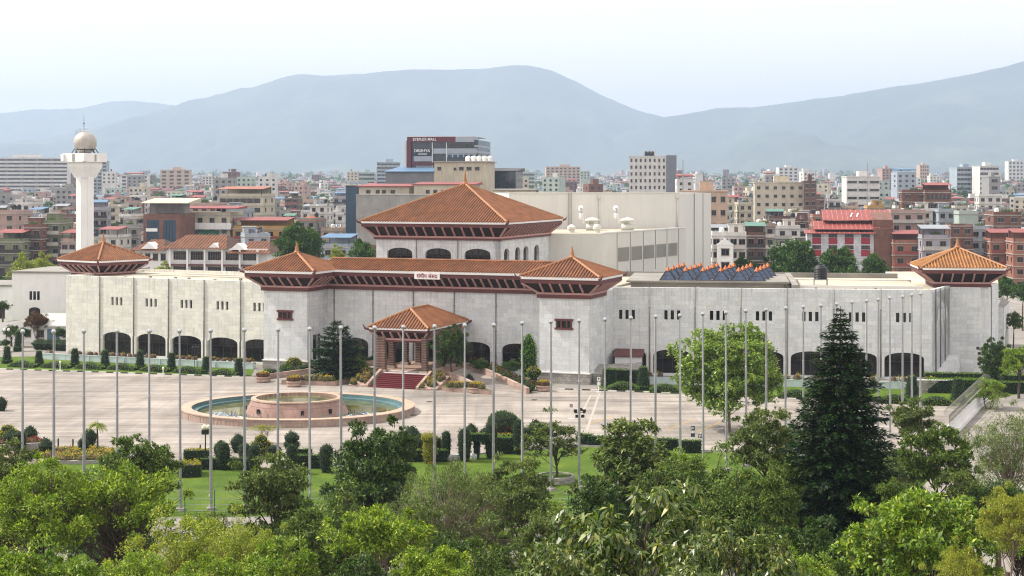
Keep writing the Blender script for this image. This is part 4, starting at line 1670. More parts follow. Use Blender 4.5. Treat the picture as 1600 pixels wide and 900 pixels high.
for px, py, l, w, h, rz, lab in ((1478, 613, 5.0, 2.2, 1.7, -.1, 'large box hedge with bright top left of the end wall'), (1507, 611, 2.6, 2.2, 1.5, -.1, 'box hedge with bright top behind the tiered cone'),
                                 (1528, 611, 3.2, 2.0, 1.5, .1, 'box hedge with bright top right of the tiered cone'), (1500, 596, 9.5, 1.4, 1.1, -.12, 'long low hedge in shade under the end wall'),
                                 (1578, 614, 4.0, 1.8, 1.4, .1, 'box hedge at the right edge of the garden'), (1590, 600, 5.0, 1.5, 1.2, .2, 'far low hedge at the right edge under the bright tree'),
                                 (952, 605, 1.6, 1.6, 2.4, 0, 'tall squared dark hedge against the right tower plinth'), (985, 600, 4.2, 1.8, 1.9, 0, 'rounded green hedge left of the tall dark cone'),
                                 (1556, 598, 3.0, 1.6, 1.6, .1, 'squared hedge before the dark tree by the end wall')):
    plant('box_hedge', leafy('box_hedge', shape_box(l, w, h), 55, .17, top='hedge_top', top_z=.6, seed=int(px)), lab, px, py, 'hedge', rz=rz)
q = MB()
q.box(-2.6, 2.6, -.2, .2, 0, 1.6, 0)
q.box(-2.7, 2.7, -.25, .25, 1.6, 1.7, 1)
tag(q.build('garden_wall', [MAT['stone'], MAT['trim']], None, M4(*G(1456, 614), 0, -.05)), 'short rubble garden wall before the end of the right wing', 'wall')
q = MB()
q.prism([(-3.2, -1.6), (3.2, -1.6), (3.2, 1.6), (-3.2, 1.6)], 0, [1.2, 2.2, 2.6, 2.2], 0)
tag(q.build('rockery', MAT['stone'], None, M4(*G(965, 598), 0, -.1)), 'sloping rubble rockery between right tower and first arch', 'rockery')

# ------------------------------------------------------------------ ramps and gardens by the portico
PFw = PF.copy()


def pf(x, y, z=0):
    p = PFw @ Vector((x, y, z))
    return (p.x, p.y)


for sgn, side in ((-1, 'left'), (1, 'right')):
    inner = [(6.3, -13.0), (8.5, -14.8), (11.5, -17.0), (15.5, -20.0)]
    outer = [(5.6, -5.2), (10, -8.2), (14.5, -12.5), (19.4, -17.6)]
    hz_ = [1.44, 1.1, .55, .02]
    q = MB()
    for i in range(3):
        a, b, c, d_ = inner[i], inner[i + 1], outer[i + 1], outer[i]
        vs = [(sgn * a[0], a[1], hz_[i]), (sgn * b[0], b[1], hz_[i + 1]), (sgn * c[0], c[1], hz_[i + 1]), (sgn * d_[0], d_[1], hz_[i])]
        q.add(vs + [(p[0], p[1], -.1) for p in vs], [(0, 1, 2, 3) if sgn < 0 else (3, 2, 1, 0), (0, 1, 5, 4), (1, 2, 6, 5), (2, 3, 7, 6), (3, 0, 4, 7)])
    tag(q.build('ramp', MAT['plaza'], None, PFw), kind='structure')
    for nm, line, hh, lab in (('retaining_wall', outer, .75, f'pink stone wall along the outer side of the {side} ramp'), ('retaining_wall', inner, .6, f'pink stone wall along the inner side of the {side} ramp')):
        q = MB()
        for i in range(3):
            a, b = line[i], line[i + 1]
            e = Vector((b[0] - a[0], b[1] - a[1])).normalized()
            n = Vector((e.y, -e.x)) * .22
            P = [(a[0] - n.x, a[1] - n.y), (b[0] - n.x, b[1] - n.y), (b[0] + n.x, b[1] + n.y), (a[0] + n.x, a[1] + n.y)]
            if i < 2 or line is outer:
                q.prism([(sgn * p[0], p[1]) for p in P], -.05, [hz_[i] + hh, hz_[i + 1] + hh, hz_[i + 1] + hh, hz_[i] + hh], 0)
        tag(q.build(nm, MAT['pinkwall'], None, PFw), lab, 'wall')
    # triangular bed between ramp and steps
    tri = [(7.2, -14.6), (7.2, -19.0), (14.6, -20.2), (11.0, -17.2)]
    q = MB()
    q.prism([(sgn * p[0] + (.9 if sgn > 0 else 0), p[1]) for p in tri], 0, .62, 0, 1)
    bed = thing('flower_bed', f'pink walled triangular flower bed {side} of the steps', 'flower bed', PFw)
    q.build('bed_wall', [MAT['pinkwall'], MAT['lawn']], bed)
    q = MB()
    for k in range(26):
        a = rr.random()
        x, y = 7.6 + 5.5 * a, -18.9 - .7 * a + (1 - a) * 3.2 * rr.random() ** 2
        r = rr.uniform(.3, .5)
        q.lathe([(r * .8, .6), (r, .8), (r * .6, 1.0 + r * .4), (.05, 1.05 + r * .5)], 8, cx=sgn * x + (.9 if sgn > 0 else 0), cy=y)
    inst('planting', leafy('planting', q, 55, .16, ('shrubgreen', 'soil'), 'flower_y', .75, seed=20 + sgn), bed, PFw)
    # flowering bushes stepping down the stair cheeks
    q = MB()
    for k in range(16):
        f_ = (k + rr.random()) / 16
        r = rr.uniform(.28, .5)
        zc = 1.4 - 1.2 * f_
        q.lathe([(r * .7, zc), (r, zc + .25), (r * .7, zc + .3 + r * .6), (.05, zc + .35 + r)], 8, cx=.9 + sgn * rr.uniform(4.1, 6.0), cy=-13.9 - 4.7 * f_)
    o = inst('cheek_planting', leafy('cheek_planting', q, 60, .16, ('shrubgreen', 'soil'), 'flower_y', .5, seed=50 + sgn), None, PFw)
    tag(o, f'golden flowering bushes stepping down {side} of the red steps', 'shrubs', kind='stuff')
    # beds behind the outer wall
    q = MB()
    for k in range(60):
        i = rr.randrange(3)
        f_ = rr.random()
        x = outer[i][0] + (outer[i + 1][0] - outer[i][0]) * f_
        y = outer[i][1] + (outer[i + 1][1] - outer[i][1]) * f_
        off = rr.uniform(.5, 2.4)
        x, y = x + off * .7 * (.3), y + off
        r = rr.uniform(.35, .8)
        zz = hz_[i] * (1 - f_) + hz_[i + 1] * f_
        q.lathe([(r * .6, 0), (r, zz + .4), (r * .8, zz + .5 + r * .7), (.05, zz + .6 + r)], 8, cx=sgn * x, cy=y)
    o = inst('planting', leafy('planting', q, 40, .2, ('shrubgreen', 'hedge_core'), 'flower_r' if sgn > 0 else None, .85, seed=30 + sgn), None, PFw)
    o.name = 'border_shrubs'
    tag(o, f'mixed low shrubs planted behind the {side} ramp wall', 'shrubs', kind='stuff')

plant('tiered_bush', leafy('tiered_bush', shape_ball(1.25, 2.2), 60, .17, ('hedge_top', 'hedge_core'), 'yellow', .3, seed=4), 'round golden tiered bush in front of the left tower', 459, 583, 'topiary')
plant('clipped_ball', leafy('clipped_ball', shape_ball(.9, 1.2), 60, .17, seed=6), 'small dark round bush left of the golden tiered bush', 445, 584, 'topiary')
plant('tiered_bush', leafy('tiered_bush', shape_tiers(.85, 2.3, 5), 70, .15, ('hedge', 'hedge_core'), 'hedge_top', .4, seed=7), 'dark spiral tiered cone bush on the left ramp garden', 506, 596, 'topiary')
q = MB()
q.lathe([(.3, 0), (.35, .5), (.5, .9), (1.0, 1.5), (1.05, 1.8), (.7, 2.15), (.1, 2.5)], 12)
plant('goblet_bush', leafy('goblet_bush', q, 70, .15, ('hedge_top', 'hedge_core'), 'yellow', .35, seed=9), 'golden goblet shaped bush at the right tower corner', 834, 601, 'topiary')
plant('clipped_cone', leafy('clipped_cone', shape_hexdome(.65, 1.7), 70, .15, seed=11), 'small dark cone bush on the bed right of the steps', 733, 604, 'topiary')
# potted planters
q = MB()
q.lathe([(.75, 0), (.95, .15), (.95, .55), (1.05, .6), (1.05, .75), (.85, .75)], 16)
potm = q.mesh('pot', MAT['pinkwall'], False)
q = MB()
for k in range(7):
    a = k * .9
    q.lathe([(.3, .6), (.4, .9), (.3, 1.2), (.04, 1.35)], 8, cx=.5 * math.cos(a), cy=.5 * math.sin(a))
potp = leafy('planting', q, 80, .2, ('brownleaf', 'soil'), 'flower_y', .7, seed=13)
for px, py, lab in ((459, 604, 'round pink stone pot with plants at the foot of the left ramp'), (744, 614, 'round pink stone pot with plants at the foot of the right ramp'), (411, 597, 'round pink stone pot at the end of the left ramp wall'),
                    (849, 611, 'round pot with red plants at the end of the right ramp wall')):
    o = thing('stone_pot', lab, 'planter', M4(*G(px, py), 0))
    child('pot', potm, o, Matrix.Identity(4))
    child('planting', potp, o, Matrix.Identity(4))

# ------------------------------------------------------------------ topiary at the near edge of the plaza
hx = leafy('pointed_dome', shape_hexdome(.78, 1.9), 70, .15, seed=15)
for px, py, s, lab in ((372, 707, 1.0, 'dark pointed dome bush left of the golden tiered mound'), (47, 693, 1.0, 'dark pointed dome bush on the walled bed at far left'),
                       (140, 698, 1.0, 'dark pointed dome bush left of the little palm'), (644, 695, 1.05, 'dark pointed dome bush left behind the golden pillar bush'),
                       (837, 686, 1.1, 'dark pointed dome bush right of the big round bush'), (736, 688, .95, 'dark pointed dome bush behind the gate shaped hedge'), (757, 692, .85, 'low pointed dome bush right behind the gate shaped hedge'),
                       (18, 699, 1.0, 'broad dark dome bush on the left edge bed'), (72, 714, 1.0, 'dark dome bush below the walled bed'), (345, 716, .95, 'dark mushroom bush right of the globe lamp'),
                       (656, 705, .95, 'dark goblet dome bush beside the golden pillar bush'), (2, 642, .9, 'dark dome bush at the left edge of the plaza')):
    plant('pointed_dome', hx, lab, px, py, 'topiary', s=s, rz=px)
cy = leafy('pillar_bush', shape_cyl(.58, 2.6), 70, .15, seed=17)
for px, py, s, lab in ((349, 734, (1.1, 1.1, 1), 'dark pillar bush right of the globe lamp'), (397, 736, (1.0, 1.0, .95), 'dark pillar bush before the golden tiered mound'), (510, 738, (1.15, 1.15, 1.0), 'dark pillar bush left of the large dense tree'),
                       (726, 721, (1.15, 1.15, 1.25), 'dark pillar bush forming the left post of the gate hedge'), (767, 716, (1.1, 1.1, 1.35), 'dark pillar bush forming the right post of the gate hedge'),
                       (810, 710, (1, 1, 1.35), 'dark pillar bush right of the big round bush'), (745, 716, (.6, .6, .85), 'slim dark pillar bush inside the gate hedge'),
                       (697, 719, (.8, .8, 1.1), 'dark curved pillar bush right of the golden pillar bush'), (456, 740, (.9, .9, 1.05), 'dark stacked figure bush right of the golden mound')):
    plant('pillar_bush', cy, lab, px, py, 'topiary', s=s, rz=px)
for px, py, s, lab in ((382, 722, (1.3, 1.0, .7), 'low dark bush left below the golden tiered mound'), (428, 722, (1.4, 1.0, .62), 'low spreading dark bush right below the golden tiered mound'),
                       (632, 708, (1.1, 1.1, .8), 'dark bush half hidden behind the tall dense tree'), (684, 716, (.7, .7, .8), 'small dark bush between the golden pillar bush and the curved pillar'),
                       (822, 700, (1.0, 1.0, .8), 'low bush right of the tall pillar by the big round bush'), (850, 698, (1.2, 1.0, .7), 'low dark bush left of the lawn tree'), (30, 706, (1.2, 1.2, .8), 'dark low bush before the grey stone wall at far left'),
                       (130, 709, (.9, .9, .6), 'small bush in front of the little palm bed')):
    plant('low_bush', cy, lab, px, py, 'shrub', s=s, rz=px)
plant('pillar_bush', leafy('pillar_bush', MB().lathe([(.45, 0), (.62, .8), (.6, 1.9), (.5, 2.1), (.75, 2.3), (.78, 2.6), (.4, 2.85), (.05, 2.95)], 14), 80, .15, ('yellow', 'yellow_core'), seed=18), 'golden pillar bush with a flared top on the lawn edge', 671, 724, 'topiary')
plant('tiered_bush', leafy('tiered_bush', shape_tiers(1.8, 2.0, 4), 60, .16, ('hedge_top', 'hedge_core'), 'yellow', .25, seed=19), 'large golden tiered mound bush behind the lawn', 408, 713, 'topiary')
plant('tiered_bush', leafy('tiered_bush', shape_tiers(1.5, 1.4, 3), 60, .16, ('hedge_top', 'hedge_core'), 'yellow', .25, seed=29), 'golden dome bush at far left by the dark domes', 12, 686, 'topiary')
plant('round_bush', leafy('round_bush', shape_ball(1.75, 2.3), 70, .17, ('brownleaf', 'hedge_core'), 'hedge', .2, seed=21), 'big round dark bush on the plaza edge', 786, 677, 'topiary')
plant('stacked_bush', leafy('stacked_bush', MB().lathe([(.5, 0), (.55, 1.0), (.75, 1.2), (.8, 1.5), (.5, 1.75), (.7, 1.9), (.72, 2.2), (.3, 2.55), (.05, 2.7)], 14), 70, .15, seed=22), 'dark stacked topiary with a pointed cap behind the hedge', 456, 717, 'topiary')
q = shape_box(3.4, .9, .7)
plant('lintel_hedge', leafy('lintel_hedge', MB().add([(x, y, z + 1.75) for x, y, z in q.v], q.f), 70, .15, top='hedge_top', seed=23), 'dark lintel hedge bridging two pillar bushes', 746, 717, 'topiary')
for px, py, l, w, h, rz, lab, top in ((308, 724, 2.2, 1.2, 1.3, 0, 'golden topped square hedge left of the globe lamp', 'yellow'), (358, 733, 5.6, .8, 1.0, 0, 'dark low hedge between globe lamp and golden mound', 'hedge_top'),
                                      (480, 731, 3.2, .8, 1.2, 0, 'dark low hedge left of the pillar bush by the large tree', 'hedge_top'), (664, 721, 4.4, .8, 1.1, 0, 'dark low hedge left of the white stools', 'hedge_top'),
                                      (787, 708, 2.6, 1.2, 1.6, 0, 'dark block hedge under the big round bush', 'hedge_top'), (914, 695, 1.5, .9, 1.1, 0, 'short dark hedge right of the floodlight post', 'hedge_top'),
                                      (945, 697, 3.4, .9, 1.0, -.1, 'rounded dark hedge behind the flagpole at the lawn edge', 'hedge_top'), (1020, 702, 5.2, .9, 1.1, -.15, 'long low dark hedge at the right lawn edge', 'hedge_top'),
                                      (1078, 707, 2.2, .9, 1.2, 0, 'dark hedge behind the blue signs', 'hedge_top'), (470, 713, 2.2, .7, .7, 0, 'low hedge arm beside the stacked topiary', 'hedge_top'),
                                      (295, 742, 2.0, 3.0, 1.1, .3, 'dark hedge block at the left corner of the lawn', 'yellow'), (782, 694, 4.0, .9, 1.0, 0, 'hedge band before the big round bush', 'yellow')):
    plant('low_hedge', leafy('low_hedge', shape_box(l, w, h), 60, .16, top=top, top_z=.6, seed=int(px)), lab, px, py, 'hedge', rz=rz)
# yellow flower bed with edging on the left
bed = thing('flower_bed', 'bed of yellow flowers around the little palm', 'flower bed', M4(*G(120, 716), 0))
q = MB()
q.lathe([(5.4, 0), (5.4, .32), (5.0, .32)], 40, sy=.62, m=0)
q.lathe([(5.0, .2), (.01, .35)], 40, sy=.62, m=1, cap=False)
q.build('bed_edging', [MAT['concrete'], MAT['soil']], bed)
q = MB()
for k in range(85):
    a, r0 = rr.uniform(0, 6.28), 4.6 * math.sqrt(rr.random())
    r = rr.uniform(.3, .6)
    q.lathe([(r, .25), (r * 1.05, .45), (r * .5, .7), (.05, .75)], 8, cx=r0 * math.cos(a), cy=r0 * math.sin(a) * .62)
inst('planting', leafy('planting', q, 50, .17, ('shrubgreen', 'soil'), 'flower_y', .78, seed=27), bed, wm(bed))
q = MB()
q.box(-2.6, 2.6, -.18, .18, 0, .65)
tag(q.build('garden_wall', MAT['concrete'], None, M4(*G(40, 703), 0, .35)), 'low grey stone wall holding the bed at far left', 'wall')
bed = thing('flower_bed', 'raised bed of orange flowers behind the low grey wall', 'flower bed', M4(*G(30, 698), 0, .35))
q = MB()
q.box(-2.4, 2.4, -1.2, 1.2, 0, .5)
q.build('soil_mound', MAT['soil'], bed)
q = MB()
for k in range(24):
    r = rr.uniform(.25, .45)
    q.lathe([(r, .4), (r, .6), (.05, .85)], 8, cx=rr.uniform(-2.1, 2.1), cy=rr.uniform(-1, 1))
inst('planting', leafy('planting', q, 60, .16, ('shrubgreen', 'soil'), 'flower_r', .5, seed=28), bed, wm(bed))

# ------------------------------------------------------------------ lamps, bollards, signs
q = MB()
q.lathe([(.09, 0), (.08, .9), (.06, .95)], 10)
bol = q.mesh('bollard', m_plain('dark_green_bollard', '#22302a', .5, .1), True)
for px, py, lab in ((69, 699, 'leftmost dark green bollard on the left plaza edge'), (91, 702, 'middle dark green bollard on the left plaza edge'), (114, 703, 'dark green bollard left of the little palm bed'), (288, 720, 'left of the paired dark green bollards'),
                    (292, 720, 'right of the paired dark green bollards'), (313, 712, 'dark green bollard left behind the globe lamp')):
    tag(inst('bollard', bol, None, M4(*G(px, py), 0, 0, (1, 1, 1.15))), lab, 'bollard', 'bollards on the plaza edge')
MAT['globe'] = m_plain('milky_lamp_globe', '#d9d3b8', .3, .05)
g_ = thing('globe_lamp', 'black lamp post with three cream globes beside the lawn', 'street lamp', M4(*G(321, 731), 0))
q = MB()
q.lathe([(.16, 0), (.16, .3), (.07, .4), (.055, 3.2)], 10)
q.build('post', MAT['black_paint'], g_)
q = MB()
q.box(-.32, .32, -.32, .32, 3.2, 3.62)
q.build('lamp_box', MAT['black_paint'], g_)
for a in (0, 2.1, 4.2):
    q = MB()
    q.lathe([(.06, 3.62), (.16, 3.7), (.2, 3.85), (.16, 4.0), (.03, 4.08)], 10, cx=.26 * math.cos(a), cy=.26 * math.sin(a))
    q.build('globe', MAT['globe'], g_, None, True)
g_ = thing('twin_lamp', 'dark twin lantern post before the left wing arches', 'street lamp', M4(*G(306, 583), 0))
for s in (-.16, .16):
    q = MB()
    q.lathe([(.1, 0), (.05, .5), (.05, 3.2)], 8, cx=s)
    q.build('post', MAT['black_paint'], g_)
for s in (-.4, 0, .4):
    q = MB()
    q.tube([(s * .4, 0, 3.0), (s, 0, 3.2)], .03, 5)
    q.lathe([(.1, 3.2), (.2, 3.6), (.22, 3.65), (.03, 3.9)], 6, cx=s)
    q.build('lantern', MAT['black_paint'], g_)
for px, py, h, lab in ((10, 545, 2.9, 'twin white globe lamp on a dark post at the left edge'), (80, 536, 3.6, 'slim lamp post with two white globes before the annex')):
    g_ = thing('globe_lamp', lab, 'street lamp', M4(*G(px, py), 0))
    q = MB()
    q.lathe([(.1, 0), (.05, .4), (.045, h)], 8)
    q.tube([(-.35, 0, h - .1), (.35, 0, h - .1)], .03, 5)
    q.build('post', MAT['black_paint'], g_)
    for s in (-.35, .35):
        q = MB()
        q.lathe([(.05, h - .08), (.22, h + .06), (.25, h + .2), (.2, h + .36), (.03, h + .44)], 10, cx=s)
        q.build('globe', MAT['white'], g_, None, True)


def sign(px, py, label, boards, h, postm):
    o = thing('sign_post', label, 'sign', M4(*G(px, py), 0))
    q = MB()
    q.lathe([(.06, 0), (.045, .1), (.04, h)], 8)
    q.box(-.3, .3, -.2, .2, 0, .05)
    q.build('post', postm, o)
    for (z0, z1, w, m, mark) in boards:
        q = MB()
        q.box(-w / 2, w / 2, -.07, -.03, z0, z1)
        b_ = q.build('board', m, o)
        if mark:
            q = MB()
            c_ = (z0 + z1) / 2
            if mark[0] == 'arrow':
                q.box(-.04, .04, -.078, -.072, c_ - .16, c_ + .06)
                q.prism([(-.14, 0), (.14, 0), (0, .2)], -.006, .0, mat=Matrix.Translation((0, -.072, c_ + .02)) @ Matrix.Rotation(R(90), 4, 'X'))
            else:
                q.box(-.14, .06, -.078, -.072, c_ + .06, c_ + .12)
                q.box(-.14, -.07, -.078, -.072, c_ - .14, c_ + .06)
                q.box(-.07, .14, -.078, -.072, c_ - .03, c_ + .03)
            b2 = q.build('symbol', mark[1], b_, wm(o))
    return o


MAT['signblue'] = m_plain('slate_blue_sign', '#3c4660', .5, .06)
sign(1082.5, 703.5, 'white post with two slate blue square boards by the lawn hedge', [(1.35, 1.72, .42, MAT['signblue'], None), (2.0, 2.45, .42, MAT['signblue'], ('p', MAT['white']))], 2.45, MAT['white'])
sign(1094.5, 703.5, 'white post with one slate blue board beside the flagpole', [(1.25, 1.62, .45, MAT['signblue'], ('p', MAT['white']))], 1.8, MAT['white'])
sign(935.5, 613, 'white twin board sign post before the right tower plinth', [(1.45, 1.95, .42, MAT['white'], ('arrow', MAT['black'])), (.9, 1.3, .45, MAT['white'], None)], 1.95, MAT['white'])
sign(892.5, 655, 'pale sign post with a small grey board out on the plaza', [(1.35, 1.75, .36, MAT['concrete'], None)], 1.75, MAT['white'])
g_ = thing('floodlight_post', 'black post with a cluster of floodlights behind a flagpole', 'floodlight', M4(*G(906, 690), 0))
q = MB()
q.lathe([(.12, 0), (.07, .4), (.06, 3.1)], 8)
q.tube([(-.55, 0, 3.0), (.55, 0, 3.0)], .04, 5)
q.build('post', MAT['black_paint'], g_)
for x, z in ((-.45, 3.05), (.1, 3.2), (.45, 3.05), (-.3, 2.5), (.3, 2.5)):
    q = MB()
    q.box(-.16, .16, -.12, .12, 0, .3, 0, M4(x, 0, z, .5 * x))
    q.build('floodlight', MAT['black_paint'], g_)
g_ = thing('floodlight_post', 'white lamp mast with dark floodlights before the end wall', 'floodlight', M4(*G(1532, 596), 0))
q = MB()
q.lathe([(.09, 0), (.06, 4.6)], 8)
q.build('post', MAT['white'], g_)
for z, x in ((4.5, -.3), (3.8, -.12), (3.0, -.15), (2.4, -.15)):
    q = MB()
    q.box(x - .22, x + .12, -.16, .16, z - .18, z + .18)
    q.build('floodlight', MAT['black_paint'], g_)
for px, py, lab in ((94, 580, 'short white garden lamp on the kerb lawn, left of the first arch'), (255, 590, 'short white garden lamp on the kerb lawn, before the third arch')):
    g_ = thing('garden_lamp', lab, 'garden lamp', M4(*G(px, py), 0))
    q = MB()
    q.lathe([(.08, 0), (.06, 1.0)], 8)
    q.build('post', MAT['white'], g_)
    q = MB()
    q.lathe([(.07, 1.0), (.16, 1.15), (.16, 1.35), (.03, 1.5)], 8)
    q.build('globe', MAT['globe'], g_)
q = MB()
q.lathe([(.3, 0), (.36, .3), (.3, .5), (.27, .5)], 12)
stool = q.mesh('stool', MAT['whitedirty'], False)
for px, py, lab in ((702, 719, 'left of two pale round garden stools on the lawn edge'), (712, 718, 'right of two pale round garden stools on the lawn edge'), (740, 717, 'pale round garden stool under the gate hedge')):
    tag(inst('garden_stool', stool, None, M4(*G(px, py), 0)), lab, 'stool')
# stone ring round the lawn tree
q = MB()
q.lathe([(1.75, 0), (1.75, .55), (1.5, .58), (1.5, .4)], 24, m=0, cap=False)
q.lathe([(1.52, .45), (.01, .55)], 24, m=1, cap=False)
tag(q.build('tree_ring', [MAT['stone'], MAT['lawn']], None, M4(*G(868, 752), 0)), 'round rubble stone ring around the tree on the lawn', 'planter')

# ------------------------------------------------------------------ boundary wall with railing and wire on the right
A, B = G(1480, 688), G(1538, 627)
WF = seg_frame(B, A)
L = math.hypot(A[0] - B[0], A[1] - B[1])
bw = thing('boundary_wall', 'white precast boundary wall with spiked railing and wire coils at the right', 'wall', WF)
n = int(L / 1.5)
for k in range(n):
    q = MB()
    q.prism([(L * k / n + .03, -.42), (L * (k + 1) / n - .03, -.42), (L * (k + 1) / n - .03, .42), (L * k / n + .03, .42)], 0, .4)
    q.box(L * k / n + .03, L * (k + 1) / n - .03, -.16, .16, .4, 1.35)
    q.build('wall_panel', MAT['white'], bw)
q = MB()
k = 0
x = 0
while x < L:
    q.tube([(x, .2, 1.35), (x, .2, 2.7)], .025, 4)
    x += .6
q.tube([(0, .2, 1.6), (L, .2, 1.6)], .03, 4)
q.tube([(0, .2, 2.5), (L, .2, 2.5)], .03, 4)
q.build('railing', MAT['black_paint'], bw)
q = MB()
pts = []
for i in range(int(L / .55 * 14)):
    a = i / 14 * 2 * math.pi
    pts.append((i / 14 * .55, .2 + .55 * math.cos(a), 2.85 + .55 * math.sin(a)))
q.tube(pts, .018, 3)
q.build('wire_coil', MAT['joint'], bw)
fc = thing('mesh_fence', 'green wire fence along the front of the lawn', 'fence', M4(PX(310, 127), 127.5, 0))
q = MB()
for k in range(36):
    q.tube([(-30 + k * 2.4, 0, 0), (-30 + k * 2.4, 0, 2.0)], .045, 5)
q.build('fence_posts', m_plain('green_fence_paint', '#2a6b55', .5, .1), fc)
q = MB()
for z in (.3, .8, 1.3, 1.9):
    q.tube([(-30, 0, z), (54, 0, z)], .014, 4)
for k in range(280):
    q.tube([(-30 + k * .3, 0, .1), (-30 + k * .3, 0, 1.95)], .006, 3)
q.build('wire_mesh', MAT['steel'], fc)
# ------------------------------------------------------------------ trees
MAT.update(
    lf_dark=m_leaf('dark_glossy_leaf', '#1c310d', '#3a561a', '#6b8332', .2, .45, spec=.3),
    lf_mid=m_leaf('mid_green_leaf', '#30471a', '#566e2a', '#8e9646', .22, .48),
    lf_light=m_leaf('fresh_green_leaf', '#466018', '#789029', '#b8c24e', .26, .48),
    lf_olive=m_leaf('olive_leaf', '#33441c', '#5e6e34', '#96a064', .24, .45),
    lf_big=m_leaf('large_drooping_leaf', '#2f4616', '#5c702c', '#a8a866', .22, .36, spec=.55),
    lf_fine=m_leaf('fine_yellow_green_leaf', '#586a20', '#8c983a', '#bcb85a', .28, .5),
    lf_grey=m_leaf('grey_green_feathery_leaf', '#40502e', '#687848', '#9aa46a', .26, .6),
    lf_conifer=m_leaf('dark_conifer_needles', '#0e1f0b', '#1b3511', '#33551f', .08, .6, spec=.2),
    lf_cypress=m_leaf('light_cypress_leaf', '#3f6a14', '#5f8a20', '#7aa02e', .25, .5),
    lf_hazy=m_leaf('town_tree_leaf', '#2a4620', '#45642c', '#66823c', .18, .6),
    lf_bright=m_leaf('bright_green_leaf', '#47651a', '#748e2a', '#aeb84c', .25, .45, spec=.3),
    lf_round=m_leaf('plaza_tree_leaf', '#456420', '#789236', '#b8c26a', .27, .42, spec=.5),
    lf_gold=m_leaf('gold_tipped_leaf', '#5b6a22', '#8f9438', '#bdb45c', .28, .5),
)


def crown(name, rng, rad, hc, ncl, cr, per, leaf, mat, droop=.3, surf=.55, aspect=.42, flat=.75, lower=-.55, up=.2, lobes=.25, bunch=0):
    """leaf clumps spread through an uneven ellipsoid; returns mesh and clump centres"""
    rx, ry, rz = rad
    C = []
    ph = rng.uniform(0, 6.28, 6)
    while len(C) < ncl:
        v = rng.normal(size=3)
        v /= np.linalg.norm(v)
        if v[2] < lower:
            continue
        r = rng.random() ** (surf * .6)
        th = math.atan2(v[1], v[0])
        k = 1 + lobes * (math.sin(2 * th + ph[0]) * .5 + math.sin(3 * th + ph[1] + 2 * v[2]) * .5 + math.sin(5 * v[2] + ph[2]) * .4)
        C.append([v[0] * rx * r * k, v[1] * ry * r * k, hc + v[2] * rz * r * (1 + lobes * .5 * math.sin(3 * th + ph[3]))])
    C = np.array(C)
    stray = rng.random(ncl) < .2
    C[stray] = (C[stray] - [0, 0, hc]) * rng.uniform(1.1, 1.32, (stray.sum(), 1)) + [0, 0, hc]
    n = ncl * per
    ci = np.repeat(np.arange(ncl), per)
    szc = cr * rng.uniform(.6, 1.35, ncl)
    szc[stray] *= .55
    sz = szc[ci]
    o = rng.normal(size=(n, 3))
    o /= np.linalg.norm(o, axis=1, keepdims=True)
    low = (o[:, 2] < 0) & (rng.random(n) < .72)
    o[low, 2] *= -1
    o *= (rng.random((n, 1)) ** .3)
    off = o * sz[:, None]
    off[:, 2] *= flat
    P = C[ci] + off
    P[:, 2] -= .25 * flat * sz * (off[:, 0] ** 2 + off[:, 1] ** 2) / np.maximum(.01, sz ** 2)
    cen = np.array([0, 0, hc - rz * .3])
    out = P - cen
    out /= np.linalg.norm(out, axis=1, keepdims=True)
    if bunch:
        # leaves radiate from twig tips in whorls
        tips = rng.integers(0, max(1, per // bunch), n)
        key = ci * 1000 + tips
        _, inv = np.unique(key, return_inverse=True)
        tp = rng.normal(size=(inv.max() + 1, 3)) * .6
        tp[:, 2] = np.abs(tp[:, 2]) - .15
        tp = tp / np.maximum(1, np.linalg.norm(tp, axis=1, keepdims=True))
        first = np.zeros(inv.max() + 1, int)
        first[inv] = ci
        T = C[first] + tp * (cr * np.array([1, 1, flat]))
        P = T[inv] + rng.normal(0, .05, (n, 3))
        out = (T - cen)[inv]
        out /= np.linalg.norm(out, axis=1, keepdims=True)
        A = rng.normal(0, .75, (n, 3)) + out * .5 + np.array([0, 0, -droop])
    else:
        A = rng.normal(0, .7, (n, 3)) + out * .55 + o * .3 + np.array([0, 0, -droop])
    N = rng.normal(0, .38, (n, 3)) + out * .25 + o * .35 + np.array([0, 0, up + .5])
    L = leaf * rng.uniform(.6, 1.3, n)
    V = leaf_quads(P, A, N, L, L * aspect * rng.uniform(.8, 1.25, n), .10)
    return quads_mesh(name, V, MAT[mat]), C


